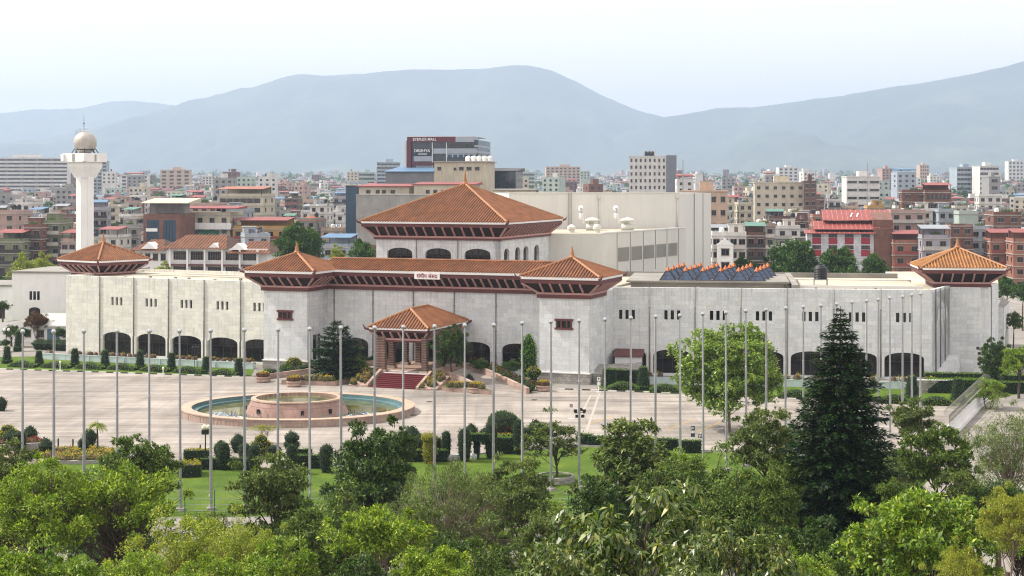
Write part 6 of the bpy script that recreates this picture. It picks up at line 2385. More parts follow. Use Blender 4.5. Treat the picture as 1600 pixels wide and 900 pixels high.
def house(px, Y, w, d, floors, wall, rz=0, roof=None, side=None, tank=None, balc=None, stair=True, bands=True, wwin=1.5, cols=None, label=None, name='house', group='houses of the town', z0=None,
          fh=3.0, win='grid', plants=False, cat='house', par=.9, slabmat=None, tall=None):
    x = PX(px, Y)
    z = (terrain(x, Y) if z0 is None else z0) - .05
    H = floors * fh
    o = thing(name, label or '', cat, M4(x, Y, z, rz), group)
    wmat = WM_[wall]
    q = MB()
    q.box(-w / 2, w / 2, 0, d, 0, H, 0)
    if bands:
        for k in range(1, floors + 1):
            q.box(-w / 2 - .22, w / 2 + .22, -.22, d + .22, k * fh - .16, k * fh + .06, 1)
    if par:
        q.box(-w / 2, w / 2, 0, .15, H + .06, H + par, 0), q.box(-w / 2, w / 2, d - .15, d, H + .06, H + par, 0)
        q.box(-w / 2, -w / 2 + .15, .15, d - .15, H + .06, H + par, 0), q.box(w / 2 - .15, w / 2, .15, d - .15, H + .06, H + par, 0)
    q.build('wall', [wmat, slabmat or MAT['slab']], o)
    nc = cols or max(2, int(w / 2.7))
    side = side if side is not None else (1 if x < 0 else -1)
    for k in range(floors):
        zz = k * fh + 1.0
        if zz + 1.3 < 0:
            continue
        if win == 'grid':
            for c in range(nc):
                xx = -w / 2 + w * (c + .5) / nc
                child('window', WIN, o, Matrix.Translation((xx, -.01, zz)) @ Matrix.Diagonal((wwin, 1, 1.35, 1)))
        elif win == 'band':
            child('window_band', BAND, o, Matrix.Translation((0, -.01, zz - .1)) @ Matrix.Diagonal((w * .9, 1, 1.5, 1)))
        ns = max(1, int(d / 4.5))
        if win != 'none':
            for c in range(ns):
                yy = d * (c + .5) / ns
                child('window', WIN, o, Matrix.Translation((side * (w / 2 + .01), yy, zz)) @ Matrix.Rotation(R(90 * side), 4, 'Z') @ Matrix.Diagonal((1.1, 1, 1.3, 1)))
    if balc:
        for k in range(1, floors):
            child('balcony', BALC[balc], o, Matrix.Translation((0, -.0, k * fh + .06)) @ Matrix.Diagonal((w * .92, 1.1, 1, 1)))
    zr = H + .06
    if stair:
        q = MB()
        sx = -side * w * .22
        q.box(sx - 1.7, sx + 1.7, d * .45, d * .45 + 3.2, zr, zr + 2.5, 0)
        q.box(sx - 1.95, sx + 1.95, d * .45 - .25, d * .45 + 3.45, zr + 2.5, zr + 2.65, 1)
        q.box(sx - .4, sx + .5, d * .45 - .02, d * .45, zr, zr + 2, 2)
        q.build('stair_room', [wmat, MAT['slab'], MAT['wframe']], o)
    if roof and roof != 'hip':
        q = MB()
        x0, x1, y0, y1 = (-w / 2 + .1, w / 2 - .1, -.3, d * .75) if label else (-w / 2 + .1 + w * RHR.choice([0, .3, .1]), w / 2 - .1 - w * RHR.choice([0, .25, .1]), d * .15, d * .75)
        zf, zb = zr + 2.3, zr + 3.1
        for a in (x0 + .2, x1 - .2):
            for b, zz in ((y0 + .3, zf), (y1 - .3, zb - .1)):
                q.box(a - .07, a + .07, b - .07, b + .07, zr, zz, 1)
        q.add([(x0 - .3, y0, zf), (x1 + .3, y0, zf), (x1 + .3, y1, zb), (x0 - .3, y1, zb), (x0 - .3, y0, zf + .1), (x1 + .3, y0, zf + .1), (x1 + .3, y1, zb + .1), (x0 - .3, y1, zb + .1)],
              [(3, 2, 1, 0), (4, 5, 6, 7), (0, 1, 5, 4), (1, 2, 6, 5), (2, 3, 7, 6), (3, 0, 4, 7)], 0)
        q.box(x0, x1, y1 - .3, y1 - .15, zr, zb - .15, 2)
        q.build('metal_roof', [RM_[roof], MAT['frame'], wmat], o)
    if roof == 'hip':
        q = MB()
        e = .5
        t_ = MAT['tile_rib']
        hw2 = min(w, d) / 2
        rz_ = zr + hw2 * .55
        q.add([(-w / 2 - e, -e, zr + .1), (w / 2 + e, -e, zr + .1), (w / 2 + e, d + e, zr + .1), (-w / 2 - e, d + e, zr + .1), (-w / 2 + hw2 * .9, d / 2, rz_), (w / 2 - hw2 * .9, d / 2, rz_)],
              [(0, 1, 5, 4), (1, 2, 5), (2, 3, 4, 5), (3, 0, 4), (3, 2, 1, 0)])
        q.build('tiled_roof', t_, o)
    if tank:
        tm = TANKB if tank[0] == 'b' else TANKW
        for k in range(int(tank[1])):
            q = MB()
            tx = side * w * .2 + k * 1.6 * -side
            child('water_tank', tm, o, Matrix.Translation((tx, d * .6, zr + (1.0 if tank[0] == 'b' else .3))))
        q = MB()
        q.box(side * w * .2 - .7, side * w * .2 + .7, d * .6 - .7, d * .6 + .7, zr, zr + (1.0 if tank[0] == 'b' else .3))
        q.build('tank_stand', MAT['slab'], o)
    if not label:
        for k in range(RHR.choice([1, 2, 3])):
            child('rooftop_clutter', RHR.choice(CLUT), o, M4(RHR.uniform(-w * .25, w * .25), d * RHR.uniform(.15, .5), zr, RHR.uniform(0, 6)))
    if plants:
        child('roof_plants', ROOFPL, o, Matrix.Translation((0, .5, zr + .4)))
    if not label:
        feats = []
        if roof == 'hip':
            feats.append('orange tiled roof')
        elif roof:
            feats.append(ROOFS[roof][0] + ' sheet roof')
        if tank:
            feats.append({'b1': 'black tank', 'b2': 'two black tanks', 'w1': 'white tank', 'w2': 'two white tanks'}[tank])
        if balc and len(feats) < 2:
            feats.append({'white': 'balconies', 'red': 'red balconies', 'iron': 'dark railings'}[balc])
        if not feats:
            feats.append('planted flat roof' if plants else 'bare flat roof')
        fl = {2: 'two', 3: 'three', 4: 'four', 5: 'five', 6: 'six', 7: 'seven'}[floors]
        HOUSES.append((o, f'{WNAME[wall]} {fl}-storey house with ' + ' and '.join(feats[:2]), *to_px(x, Y, z + H)))
    return o


def hb(px0, px1, ytop, Y, floors, wall, label, d=9, **kw):
    """a house given by the columns of its sides and the row of its top"""
    w = (px1 - px0) / F * Y
    zt = PZ(ytop, Y)
    pxc = (px0 + px1) / 2
    z = terrain(PX(pxc, Y), Y)
    fh = kw.pop('fh', None) or 3.1
    z0 = zt - floors * fh - .06 - kw.get('par', .9)
    if z0 > z:
        # add storeys below until it stands on the ground
        k = math.ceil((z0 - z) / fh)
        floors += k
        z0 -= k * fh
    RES.append((px0 - 3, px1 + 3, Y, d))
    return house(pxc, Y, w, d, floors, wall, label=label, z0=min(z0, z) if z0 <= z else z0, fh=fh, group=None, cat=kw.pop('cat', 'building'), **kw)


RES = []
RHR = random.Random(9)
# ---- left part, nearest blocks
hb(-8, 36, 372, 420, 4, 'olive', 'olive green apartment block with barred balconies at the left edge', balc='iron', roof='red', rz=-.1, name='apartment_block')
hb(37, 64, 350, 425, 5, 'brick', 'brown brick apartment block with a teal screened top floor beside the olive block', balc='iron', rz=-.1, name='apartment_block', plants=True)
hb(64, 95, 343, 430, 5, 'olive', 'mossy grey apartment block with dark windows left of the white tower', balc='white', rz=-.12, name='apartment_block', plants=True)
hb(95, 119, 372, 424, 4, 'pink', 'pink house with red lean-to roof touching the white tower', roof='red', rz=-.1, balc='white', stair=False)
hb(152, 186, 366, 470, 3, 'white', 'white house with a red roof strip just right of the white tower', roof='red', rz=-.2, stair=False)
hb(186, 218, 350, 480, 4, 'concrete', 'dark unfinished concrete house left of the brick framed shop block', plants=True, rz=-.2, tank='b1')
# brick framed shop block with tall glass
o = hb(222, 282, 334, 440, 4, 'brick', 'red brick framed block with tall blue glass and cream rooftop pavilion', d=11, win='none', rz=-.2, stair=False, bands=False, name='shop_block')
w = 60 / F * 440
zt = PZ(334, 440) - wm(o).translation.z
for s in (-.23, .23):
    q = MB()
    q.box(w * s - w * .17, w * s + w * .17, -.06, .05, zt - 9, zt - 1.8, 0)
    for k in range(1, 4):
        q.box(w * s - w * .17 + w * .34 * k / 4 - .05, w * s - w * .17 + w * .34 * k / 4 + .05, -.12, -.06, zt - 9, zt - 1.8, 1)
    for z in (-7, -5, -3.2):
        q.box(w * s - w * .17, w * s + w * .17, -.12, -.06, zt + z, zt + z + .1, 1)
    q.build('window', [MAT['curtain'], MAT['frame']], o)
q = MB()
q.box(-w * .42, -w * .1, -.25, -.13, zt - 5.0, zt - 4.1)
q.build('banner', MAT['white'], o)
q = MB()
for k in range(6):
    q.box(-w / 2 + w * k / 5 - .12, -w / 2 + w * k / 5 + .12, 0, .25, zt, zt + 2.9, 1)
q.box(-w / 2 + .3, w / 2 - .3, 4.5, 8, zt, zt + 2.9, 2)
q.prism([(-w / 2 - .6, -.6), (w / 2 + 2.8, -.6), (w / 2 + 2.8, 9), (-w / 2 - .6, 9)], zt + 2.9, [zt + 3.1, zt + 3.1, zt + 4.3, zt + 4.3], 0)
q.build('rooftop_pavilion', [WM_['cream'], WM_['brown'], WM_['concrete']], o)
# beige curved balcony building
o = hb(283, 361, 331, 452, 4, 'cream', 'beige building with a white curved balcony and thin red metal roof', d=12, rz=-.15, stair=False, cols=4, tank='b2', name='apartment_block', win='grid')
w = 78 / F * 452
zt = PZ(331, 452) - wm(o).translation.z
q = MB()
for k in range(10):
    a = k / 9
    q.box(-w * .35 + w * .85 * a - w * .048, -w * .35 + w * .85 * a + w * .048, -1.3 - .5 * math.sin(math.pi * a), 0, zt - 5.0, zt - 3.2 + .0)
q.build('balcony', MAT['white'], o)
q = MB()
q.box(-w * .3, w * .28, -.15, -.05, zt - 8.6, zt - 5.3)
q.build('green_awning', MAT['greennet'], o)
q = MB()
q.prism([(-w * .58, -1.6), (w * .66, -1.6), (w * .7, 7), (-w * .55, 7)], zt + .9, [zt + 1.1, zt + 1.1, zt + 1.7, zt + 1.7], 0)
q.build('metal_roof', RM_['red'], o)
hb(298, 340, 316, 478, 4, 'pink', 'pinkish flat-roofed penthouse behind the thin red metal roof', rz=-.15, stair=False, tank='b1', plants=True, par=.5)
o = hb(338, 412, 302, 520, 5, 'cream', 'cream top-floor building with an orange sloping roof above the beige block', rz=-.2, d=12, win='band', roof='orange', stair=False, name='apartment_block')
hb(396, 424, 310, 530, 5, 'concrete', 'grey bare concrete house right of the orange sloping roof', rz=-.2, stair=False)
o = hb(362, 450, 352, 448, 4, 'yellow', 'orange yellow house with red balconies and red lean-to roofs', d=10, rz=-.15, balc='red', roof='red', stair=False, cols=5)
# long white complex with orange tiled roofs
o = thing('apartment_block', 'white complex with orange tiled hip roofs, columns and dark glazed storeys behind the left wing', 'building', M4(PX(318, 372), 372, -.05, R(-12)))
zt = PZ(388, 372)
q = MB()
q.box(-9, 16, 0, 14, 0, zt, 0)
q.box(-18, -9, 1, 14, 0, zt - .6, 0)
q.box(-9.2, 16.2, -1.2, 14, zt - 4.1, zt - 3.7, 1)
q.box(-18.2, 16.2, -1.4, 0.2, zt - 7.4, zt - 6.9, 1)
for k in range(6):
    x = -8 + 4.4 * k
    q.box(x - .22, x + .22, -1.3, -.9, 0, zt, 0)
q.build('wall', [MAT['white'], MAT['beam']], o)
for k in range(5):
    for z in (zt - 2.7, zt - 6.3):
        child('window_band', BAND, o, Matrix.Translation((-5.8 + 4.4 * k, -.02, z)) @ Matrix.Diagonal((3.6, 1, 2.0, 1)))
for k in range(4):
    child('window', WIN, o, Matrix.Translation((-16.7 + 2 * k, .98, zt - 3)) @ Matrix.Diagonal((1.3, 1, 1.6, 1)))
for (x0, x1, y0, y1, z, h) in ((-9.8, 6.5, -1.8, 14, zt, 3.0), (6.6, 17.4, -2.2, 14, zt - 1.0, 2.6), (-19, -9.9, -.5, 14, zt - .6, 2.4)):
    q = MB()
    c_ = (y0 + y1) / 2
    roof_face(q, (x0, y0), (x1, y0), (x0 + 3, c_), (x1 - 3, c_), z, z + h, .8)
    q.add([(x0, y1, z), (x1, y1, z), (x1 - 3, c_, z + h), (x0 + 3, c_, z + h), (x0, y0, z), (x1, y0, z)], [(1, 0, 3, 2), (4, 3, 0), (5, 1, 2)], 0)
    q.build('tiled_roof', [MAT['tile'], MAT['tile_rib']], o)
for x in (-14, 3, 9):
    q = MB()
    q.prism([(-1.9, 0), (1.9, 0), (0, 1.6)], 0, 4, mat=Matrix.Translation((x, -1.2 if x > -10 else -.3, zt - .2)) @ Matrix.Rotation(R(90), 4, 'X') @ Matrix.Diagonal((1, 1, -1, 1)))
    q.build('gable', MAT['white'], o)
RES.append((205, 425, 372, 14))
hb(500, 548, 380, 398, 4, 'blue', 'pale blue building with light blue sheet roofs behind the left tower roof', d=9, roof='blue', rz=-.2, stair=False)
hb(546, 590, 384, 430, 3, 'brick', 'low brick house beside the light blue sheet roofs', d=9, rz=-.2, stair=False)
hb(446, 500, 356, 560, 3, 'white', 'white low house behind the dark tree pair', d=9, rz=-.2)
# ---- white annex of the compound at the far left
AN = thing('annex_building', 'white two-storey annex with slit windows left of the marble wing', 'building', M4(PX(60, 275), 275, 0, R(-8)))
q = MB()
q.prism([(-4.9, 0), (4.5, 0), (14, 2.5), (14, 16), (-4.9, 16)], 0, 11.1, 0, 1)
q.prism([(-5.15, -.25), (4.5, -.25), (14.2, 2.2), (14.2, 16.2), (-5.15, 16.2)], 11.1, 11.4, 1)
q.box(-14, -4.9, 1.5, 14, 0, 8.6, 0)
q.box(-14.2, -4.9, 1.2, 14, 8.6, 8.9, 1)
q.build('wall', [MAT['white'], MAT['roofgrey']], AN)
sl_m = MB().box(-.24, .24, -.02, .1, 0, 1.5).mesh('slit_window', MAT['glass'])
for x in (-1.4, -.7, 0):
    child('slit_window', sl_m, AN, M4(x, 0, 6.4))
rot = math.atan2(2.5, 9.5)
for u in (2.6, 3.3, 4.0, 7.0, 7.7, 8.4):
    child('slit_window', sl_m, AN, M4(4.5 + u * math.cos(rot), u * math.sin(rot), 6.6, rot))
p = arch_poly(0, 2.1, 0, 1.9, .6)
q = MB()
q.add([(a, -.03, b) for a, b in p], [tuple(range(len(p)))])
am = q.mesh('arched_window', MAT['glass'])
child('arched_window', am, AN, M4(-.7, 0, 2.6))
for u in (3.3, 7.6):
    child('arched_window', am, AN, M4(4.5 + u * math.cos(rot), u * math.sin(rot), 3.4, rot))
child('arched_window', am, AN, M4(-8, 1.49, 2.9))
ah = thing('annex_shed', 'low white shed with a corrugated pale roof and blue door before the annex', 'shed', M4(PX(82, 262), 262, 0, R(-6)))
q = MB()
q.box(-3.2, 3.6, 0, 5, 0, 3.0, 0)
q.build('wall', MAT['white'], ah)
q = MB()
q.prism([(-3.7, -.8), (3.9, -.8), (3.9, 5.3), (-3.7, 5.3)], 2.95, [3.15, 3.15, 4.7, 4.7], 0)
for k in range(16):
    x = -3.6 + k * .48
    q.add([(x, -.8, 3.17), (x + .16, -.8, 3.17), (x + .16, 5.3, 4.74), (x, 5.3, 4.74)], [(0, 1, 2, 3)], 1)
q.build('roof', [MAT['whitedirty'], MAT['louver']], ah)
q = MB()
q.box(-.9, 1.1, -.06, .05, 0, 2.5)
q.build('door', RM_['blue'], ah)
child('window', WIN, ah, M4(-2.1, 0, 1.1, 0, (1.3, 1, 1.2)))
child('window', WIN, ah, M4(2.4, 0, 1.1, 0, (1.3, 1, 1.2)))
ah = thing('annex_shed', 'small grey-roofed white lean-to left of the annex arch window', 'shed', M4(PX(27, 264), 264, 0, R(-6)))
q = MB()
q.prism([(-3.2, 0), (3.2, 0), (3.2, 6), (-3.2, 6)], 0, [3.3, 3.9, 3.9, 3.3], 0, 1)
q.build('wall', [MAT['white'], MAT['roofgrey']], ah)
for x in (-1.5, 1.9):
    child('window', WIN, ah, M4(x, 0, 1.0, 0, (1.0, 1, 1.2)))
q = MB()
q.box(.0, .9, -.05, .05, 0, 2.1)
q.build('door', MAT['frame'], ah)

# ---- white lookout tower with a sphere
TY = 278
TX = PX(133, TY)
tw = thing('sphere_tower', 'tall white concrete tower topped by a grey metal sphere', 'tower', M4(TX, TY, 0, R(-33)))
q = MB()
r = 1.32
pts = []
zt = PZ(255, TY)
q.prism([(-r, -r * .55), (-r * .55, -r), (r * .55, -r), (r, -r * .55), (r, r * .55), (r * .55, r), (-r * .55, r), (-r, r * .55)], 0, zt - 1.6, 0)
q.box(-r * .5, r * .5, -r - .16, -r, 0, zt - 2.4, 0), q.box(r, r + .16, -r * .5, r * .5, 0, zt - 2.4, 0)
q.build('shaft', MAT['white'], tw)
q = MB()
q.add([(-r, -r, zt - 2.6), (r, -r, zt - 2.6), (r, r, zt - 2.6), (-r, r, zt - 2.6), (-2.1, -2.1, zt - .6), (2.1, -2.1, zt - .6), (2.1, 2.1, zt - .6), (-2.1, 2.1, zt - .6)],
      [(0, 1, 5, 4), (1, 2, 6, 5), (2, 3, 7, 6), (3, 0, 4, 7)])
q.box(-2.1, 2.1, -2.1, 2.1, zt - .6, zt + .2)
q.build('corbel', MAT['white'], tw)
q = MB()
q.box(-2.65, 2.65, -2.65, 2.65, zt + .2, zt + 1.75)
for a in (-1, 1):
    q.box(2.6 * a - .35, 2.6 * a + .35, -2.95, -2.0, zt + .35, zt + 1.6)
q.build('platform', MAT['white'], tw)
q = MB()
q.box(-.3, .3, -2.7, -2.64, zt + .3, zt + 1.6), q.box(2.64, 2.7, -.2, .2, zt + .3, zt + 1.5)
q.build('vent_slot', MAT['concrete'], tw)
q = MB()
zs = zt + 3.6
q.lathe([(2.02 * math.sin(math.pi * k / 20), zs - 2.02 * math.cos(math.pi * k / 20)) for k in range(1, 20)], 28)
sp = q.build('sphere', m_plain('dull_grey_metal', '#aaa49c', .5, .12, .8, metal=.25, stain=.3), tw, None, True)
q = MB()
for a in range(8):
    q.tube([(2.3 * math.cos(a * .785), 2.3 * math.sin(a * .785), zt + 1.75), (1.75 * math.cos(a * .785), 1.75 * math.sin(a * .785), zs - 1.0)], .08, 5)
q.lathe([(1.6, zs - 1.32), (1.72, zs - 1.2), (1.65, zs - 1.1)], 20)
q.build('sphere_legs', MAT['black_paint'], tw)
q = MB()
for s in (-.25, .25):
    q.tube([(-2.25, s, zt + 1.75), (-2.3, s, zs + .4), (-1.7, s, zs + 1.5), (-.4, s, zs + 2.1)], .04, 4)
for k in range(14):
    z = zt + 2 + k * .3
    q.box(-2.32, -2.24, -.25, .25, z, z + .05)
for z in (2.1, 2.6):
    q.tube([(-1.9, -.4, zs + z - .8), (-.8, -.4, zs + z), (1.0, -.4, zs + z)], .035, 4)
    q.tube([(-1.9, .4, zs + z - .8), (-.8, .4, zs + z), (1.0, .4, zs + z)], .035, 4)
for k in range(5):
    q.tube([(-.8 + k * .45, -.4, zs + 1.8), (-.8 + k * .45, -.4, zs + 2.6)], .03, 4)
q.build('ladder', MAT['steel'], tw)
q = MB()
q.tube([(-.3, 0, zs + 2), (-.3, 0, zs + 5.0)], [.06, .02], 5)
q.lathe([(.05, zs + 3.3), (.14, zs + 3.45), (.05, zs + 3.6)], 8, cx=-.3)
q.build('antenna', MAT['black_paint'], tw)

# ---- cinema mall complex behind the hall
MY = 520
ml = thing('cinema_mall', 'dark glass cinema mall with a maroon crown and white lettering above the town', 'building', M4(PX(690, MY), MY, terrain(PX(690, MY), MY), R(-8)))
zb = wm(ml).translation.z
zy = lambda py: PZ(py, MY) - zb
k_ = MY / F
X = lambda px: (px - 690) * k_
MAT['maroonclad'] = m_plain('maroon_cladding', '#5c2430', .5, .08)
MAT['clad'] = m_plain('grey_panel', '#9aa1a8', .5, .1, .4)
MAT['mglass'] = m_glass('mall_glass', '#1c2a36', .1, .6, .5)
q = MB()
q.box(X(634), X(748), 0, 26, 0, zy(219), 0)
for zz in (223, 232, 241):
    q.box(X(742), X(748.5), -.3, 26.2, zy(zz + 7), zy(zz + 4), 1)
q.box(X(629), X(634), 1, 20, 0, zy(222), 2)
q.build('wall', [MAT['mglass'], MAT['clad'], MAT['white']], ml)
q = MB()
q.box(X(636), X(713), -1.0, 0, zy(222), zy(213.5), 0)
q.box(X(636), X(742), -1.0, 26, zy(213.5), zy(212.6), 1)
q.box(X(636), X(642.5), -1.0, 0, zy(262), zy(222), 0)
q.box(X(645), X(678), -1.0, 0, zy(258), zy(254), 0)
q.build('maroon_crown', [MAT['maroonclad'], MAT['white']], ml)
q = MB()
q.box(X(713), X(742), -1.05, 8, zy(222), zy(213.5), 0)
for (a, b, c, d_) in ((646, 676, 252, 244), (677, 747, 240, 232), (698, 744, 246, 240.5), (649, 676, 262, 257)):
    q.box(X(a), X(b), -.25, 0, zy(c), zy(d_), 0)
q.build('grey_panels', MAT['clad'], ml)
for a in (675.5, 698):
    q = MB()
    q.box(X(a) - .12, X(a) + .12, -.4, 0, zy(262), zy(222))
    q.build('mullion', MAT['white'], ml)
for i in range(5):
    q = MB()
    q.box(X(702 + i * 8.3), X(708 + i * 8.3), -.3, 0, zy(231), zy(225))
    q.build('window', MAT['wglass'], ml)
for i in range(5):
    q = MB()
    q.box(X(700 + i * 8.7), X(706.5 + i * 8.7), -.3, 0, zy(247), zy(241.5), 0)
    q.build('window', MAT['curtain'], ml)
tx = text_mesh('lettering', 'EYEPLEX MALL', 4.6 * k_ * 1.25, MAT['white'], .04, .02)
child('lettering', tx, ml, Matrix.Translation((X(664), -1.09, zy(217.9))))
q = MB()
q.box(X(646), X(674), -.5, -.25, zy(243), zy(233))
bd = q.build('signboard', m_plain('dark_teal_board', '#122733', .4, .05), ml)
child('lettering', text_mesh('lettering', 'DRISHYA', 5.0 * k_ * 1.25, MAT['white'], .04, .02), bd, Matrix.Translation((X(659.5), -.56, zy(235.7))))
child('lettering', text_mesh('lettering', 'LOUNGE', 2.7 * k_ * 1.3, MAT['white'], .04, .01), bd, Matrix.Translation((X(660), -.56, zy(240.6))))
RES.append((555, 810, 520, 300))
# sheds and podium blocks around the mall


def slab_building(name, label, px0, px1, ytop, Y, d, wallm, roofm, rise=0, rz=-.12, wins=(), over=.6, cat='building'):
    x = PX((px0 + px1) / 2, Y)
    z = terrain(x, Y) - .05
    o = thing(name, label, cat, M4(x, Y, z, rz))
    w = (px1 - px0) / F * Y
    h = PZ(ytop, Y) - z
    q = MB()
    q.box(-w / 2, w / 2, 0, d, 0, h, 0)
    q.build('wall', wallm, o)
    q = MB()
    q.prism([(-w / 2 - over, -over), (w / 2 + over, -over), (w / 2 + over, d + over), (-w / 2 - over, d + over)], h, [h + .25, h + .25, h + .3 + rise, h + .3 + rise], 0)
    q.build('roof', roofm, o)
    for (a, b, c, e) in wins:
        child('window', WIN, o, Matrix.Translation((PX(a, Y) - x, -.02, PZ(c, Y) - z)) @ Matrix.Diagonal((b / F * Y, 1, e / F * Y, 1)))
    RES.append((px0, px1, Y, d))
    return o


MAT['darkpanel'] = m_plain('dark_panel', '#6f7278', .6, .15, .3, stain=.2)
slab_building('mall_podium', 'grey panelled hall with a dark curved roof below the cinema mall', 602, 680, 269, 500, 30, MAT['darkpanel'], RM_['blue'], 2.0)
o = slab_building('rooftop_block', 'cream block with small windows and a row of white tanks before the cinema mall', 678, 760, 253, 480, 20, WM_['cream'], MAT['slab'], 0,
                  wins=((686, 6, 266, 5), (711, 4, 266, 4), (721, 7, 266, 5), (733, 8, 266, 5), (746, 7, 266, 5)))
for i in range(5):
    child('water_tank', TANKW, o, Matrix.Translation((2.0 + i * 1.7, 3, PZ(252, 480) - wm(o).translation.z)) @ Matrix.Diagonal((1.25, 1.25, 1.1, 1)))
slab_building('mall_podium', 'dark glazed annex right of the cream block with white tanks', 760, 806, 268, 505, 20, MAT['mglass'], MAT['frame'], 1.0)
slab_building('shed', 'long cream shed with small windows and a red roof edge left of the hall roof', 560, 640, 292, 455, 14, WM_['cream'], RM_['red'], .6,
              wins=((575, 7, 304, 7), (590, 6, 304, 7), (600, 6, 304, 7), (614, 7, 304, 7)))
slab_building('shed', 'cream shed with a red roof edge directly behind the hall roof', 646, 740, 289, 450, 14, WM_['cream'], RM_['red'], .6, wins=((668, 6, 304, 7), (680, 6, 304, 7), (692, 6, 304, 7)))
slab_building('retaining_block', 'long grey concrete block below the cream sheds left of the hall roof', 555, 690, 305, 438, 12, MAT['concrete'], MAT['concrete'], 0, over=.1)
slab_building('glass_block', 'blue glass low block left of the grey concrete block', 540, 560, 290, 470, 12, MAT['curtain'], MAT['slab'])
slab_building('shed', 'cream low building right of the hall roof and below the dark annex', 770, 830, 297, 440, 14, WM_['cream'], MAT['slab'], wins=((785, 7, 305, 5), (800, 7, 305, 5)))


# ---- towers and slabs farther out
def highrise(label, px0, px1, ytop, Y, floors, cols, wall, d=16, rz=0.1, style='grid', sidem=None, name='high_rise', extra=None, win=(.55, .5)):
    x = PX((px0 + px1) / 2, Y)
    z = terrain(x, Y) - .1
    o = thing(name, label, 'building', M4(x, Y, z, rz))
    w = (px1 - px0) / F * Y * .96
    H = PZ(ytop, Y) - z
    m = WM_.get(wall) or MAT[wall]
    q = MB()
    q.box(-w / 2, w / 2, 0, d, 0, H, 0)
    q.box(-w / 2 - .2, w / 2 + .2, -.2, d + .2, H, H + .5, 0)
    q.box(-w * .1, w * .2, d * .3, d * .7, H + .5, H + 3.2, 0)
    q.build('wall', [m], o)
    if sidem:
        q = MB()
        q.box(w / 2, w / 2 + sidem[1], -.4, d * .8, 0, H + .8)
        q.build('side_core', sidem[0], o)
    fh = H / floors
    if style == 'grid':
        lo = max(0, floors - max(1, 95 // cols))
        for k in range(lo, floors):
            for c in range(cols):
                child('window', WIN, o, Matrix.Translation((-w / 2 + w * (c + .5) / cols, -.02, k * fh + fh * .25)) @ Matrix.Diagonal((w / cols * win[0], 1, fh * win[1], 1)))
    else:
        for k in range(floors):
            child('window_band', BAND, o, Matrix.Translation((0, -.02, k * fh + fh * .3)) @ Matrix.Diagonal((w * .96, 3, fh * .45, 1)))
    if extra == 'tanks':
        for i in range(3):
            child('water_tank', TANKB, o, Matrix.Translation((-w * .05 + i * 1.7, d * .25, H + .5)) @ Matrix.Diagonal((1.2, 1.2, 1.6, 1)))
    RES.append((px0 - 4, px1 + 4, Y, d + 20))
    return o


highrise('very wide white hotel slab with rows of window bands at the far left', -40, 108, 247, 1500, 12, 10, 'white', 18, .18, 'band')
highrise('pale blue glass tower half hidden behind the white sphere tower', 144, 167, 252, 1350, 13, 3, 'blue', 14, .1, 'grid', win=(.75, .5))
highrise('white eight-storey block with a grey side core in the middle distance', 982, 1042, 245, 820, 11, 8, 'white', 16, -.12, 'grid', (MAT['darkpanel'], 5.2), extra='tanks', win=(.4, .45))
highrise('far cream apartment slab with a blue strip left of the white eight-storey block', 852, 908, 261, 1900, 10, 8, 'peach', 16, .05, 'grid')
highrise('far teal glass block right of the cinema mall', 808, 836, 270, 1500, 8, 5, 'mint', 14, .1, 'band')
highrise('far pale blue slab left of the cinema mall', 588, 626, 254, 1400, 12, 5, 'blue', 14, .1, 'band')
highrise('far teal netted block left of the cinema hall podium', 560, 586, 270, 1450, 8, 4, 'mint', 14, .1, 'band')
highrise('white four-storey office with long dark window strips above the red roofs', 1322, 1376, 277, 800, 7, 3, 'white', 16, -.05, 'grid', name='office_block', win=(.85, .28))
highrise('pale pink tower right behind the white office with window strips', 1378, 1395, 264, 1500, 13, 3, 'pink', 14, .1, 'grid')
highrise('blue and white glass office pair at the far right', 1494, 1528, 262, 1250, 9, 4, 'blue', 16, .1, 'band', name='office_block')
highrise('right half of the glass office pair with a white frame', 1530, 1562, 260, 1230, 9, 4, 'white', 16, .1, 'band', name='office_block')
highrise('plain grey blank wall block below the glass office pair', 1545, 1563, 277, 1000, 6, 1, 'concrete', 14, .05, 'grid')
highrise('beige flat block with few windows behind the cream stage tower', 1064, 1138, 300, 470, 6, 5, 'peach', 14, -.1, 'grid', name='office_block', win=(.5, .4))
highrise('long beige block with rooftop room left of the white office', 1178, 1258, 286, 700, 7, 6, 'cream', 18, -.12, 'grid', name='office_block', win=(.4, .35))
highrise('brown annex with rooftop sheds joined to the long beige block', 1256, 1276, 284, 690, 7, 2, 'brown', 16, -.12, 'grid', name='office_block')
for i, (a, b, t_, lab) in enumerate(((188, 232, 274, 'far white row building right of the blue glass tower'), (250, 298, 266, 'far white block with a stepped roof behind the left houses'), (316, 336, 276, 'far pinkish block right of the white stepped one'),
                                     (1068, 1098, 283, 'far twin beige blocks behind the stage tower'), (1216, 1248, 262, 'far hazy blue slab above the long beige block'), (1437, 1452, 258, 'far hazy slim tower left of the glass office pair'),
                                     (1575, 1600, 252, 'far hazy tower at the right edge'), (428, 452, 288, 'white far house block left of the dark town trees'), (1196, 1212, 268, 'far hazy grey slab left of the blue one'))):
    highrise(lab, a, b, t_, 1500 + 160 * (i % 4) + (500 if 'hazy' in lab else 0), 8, 4, ['white', 'peach', 'white', 'blue'][i % 4], 14, .1, 'grid')

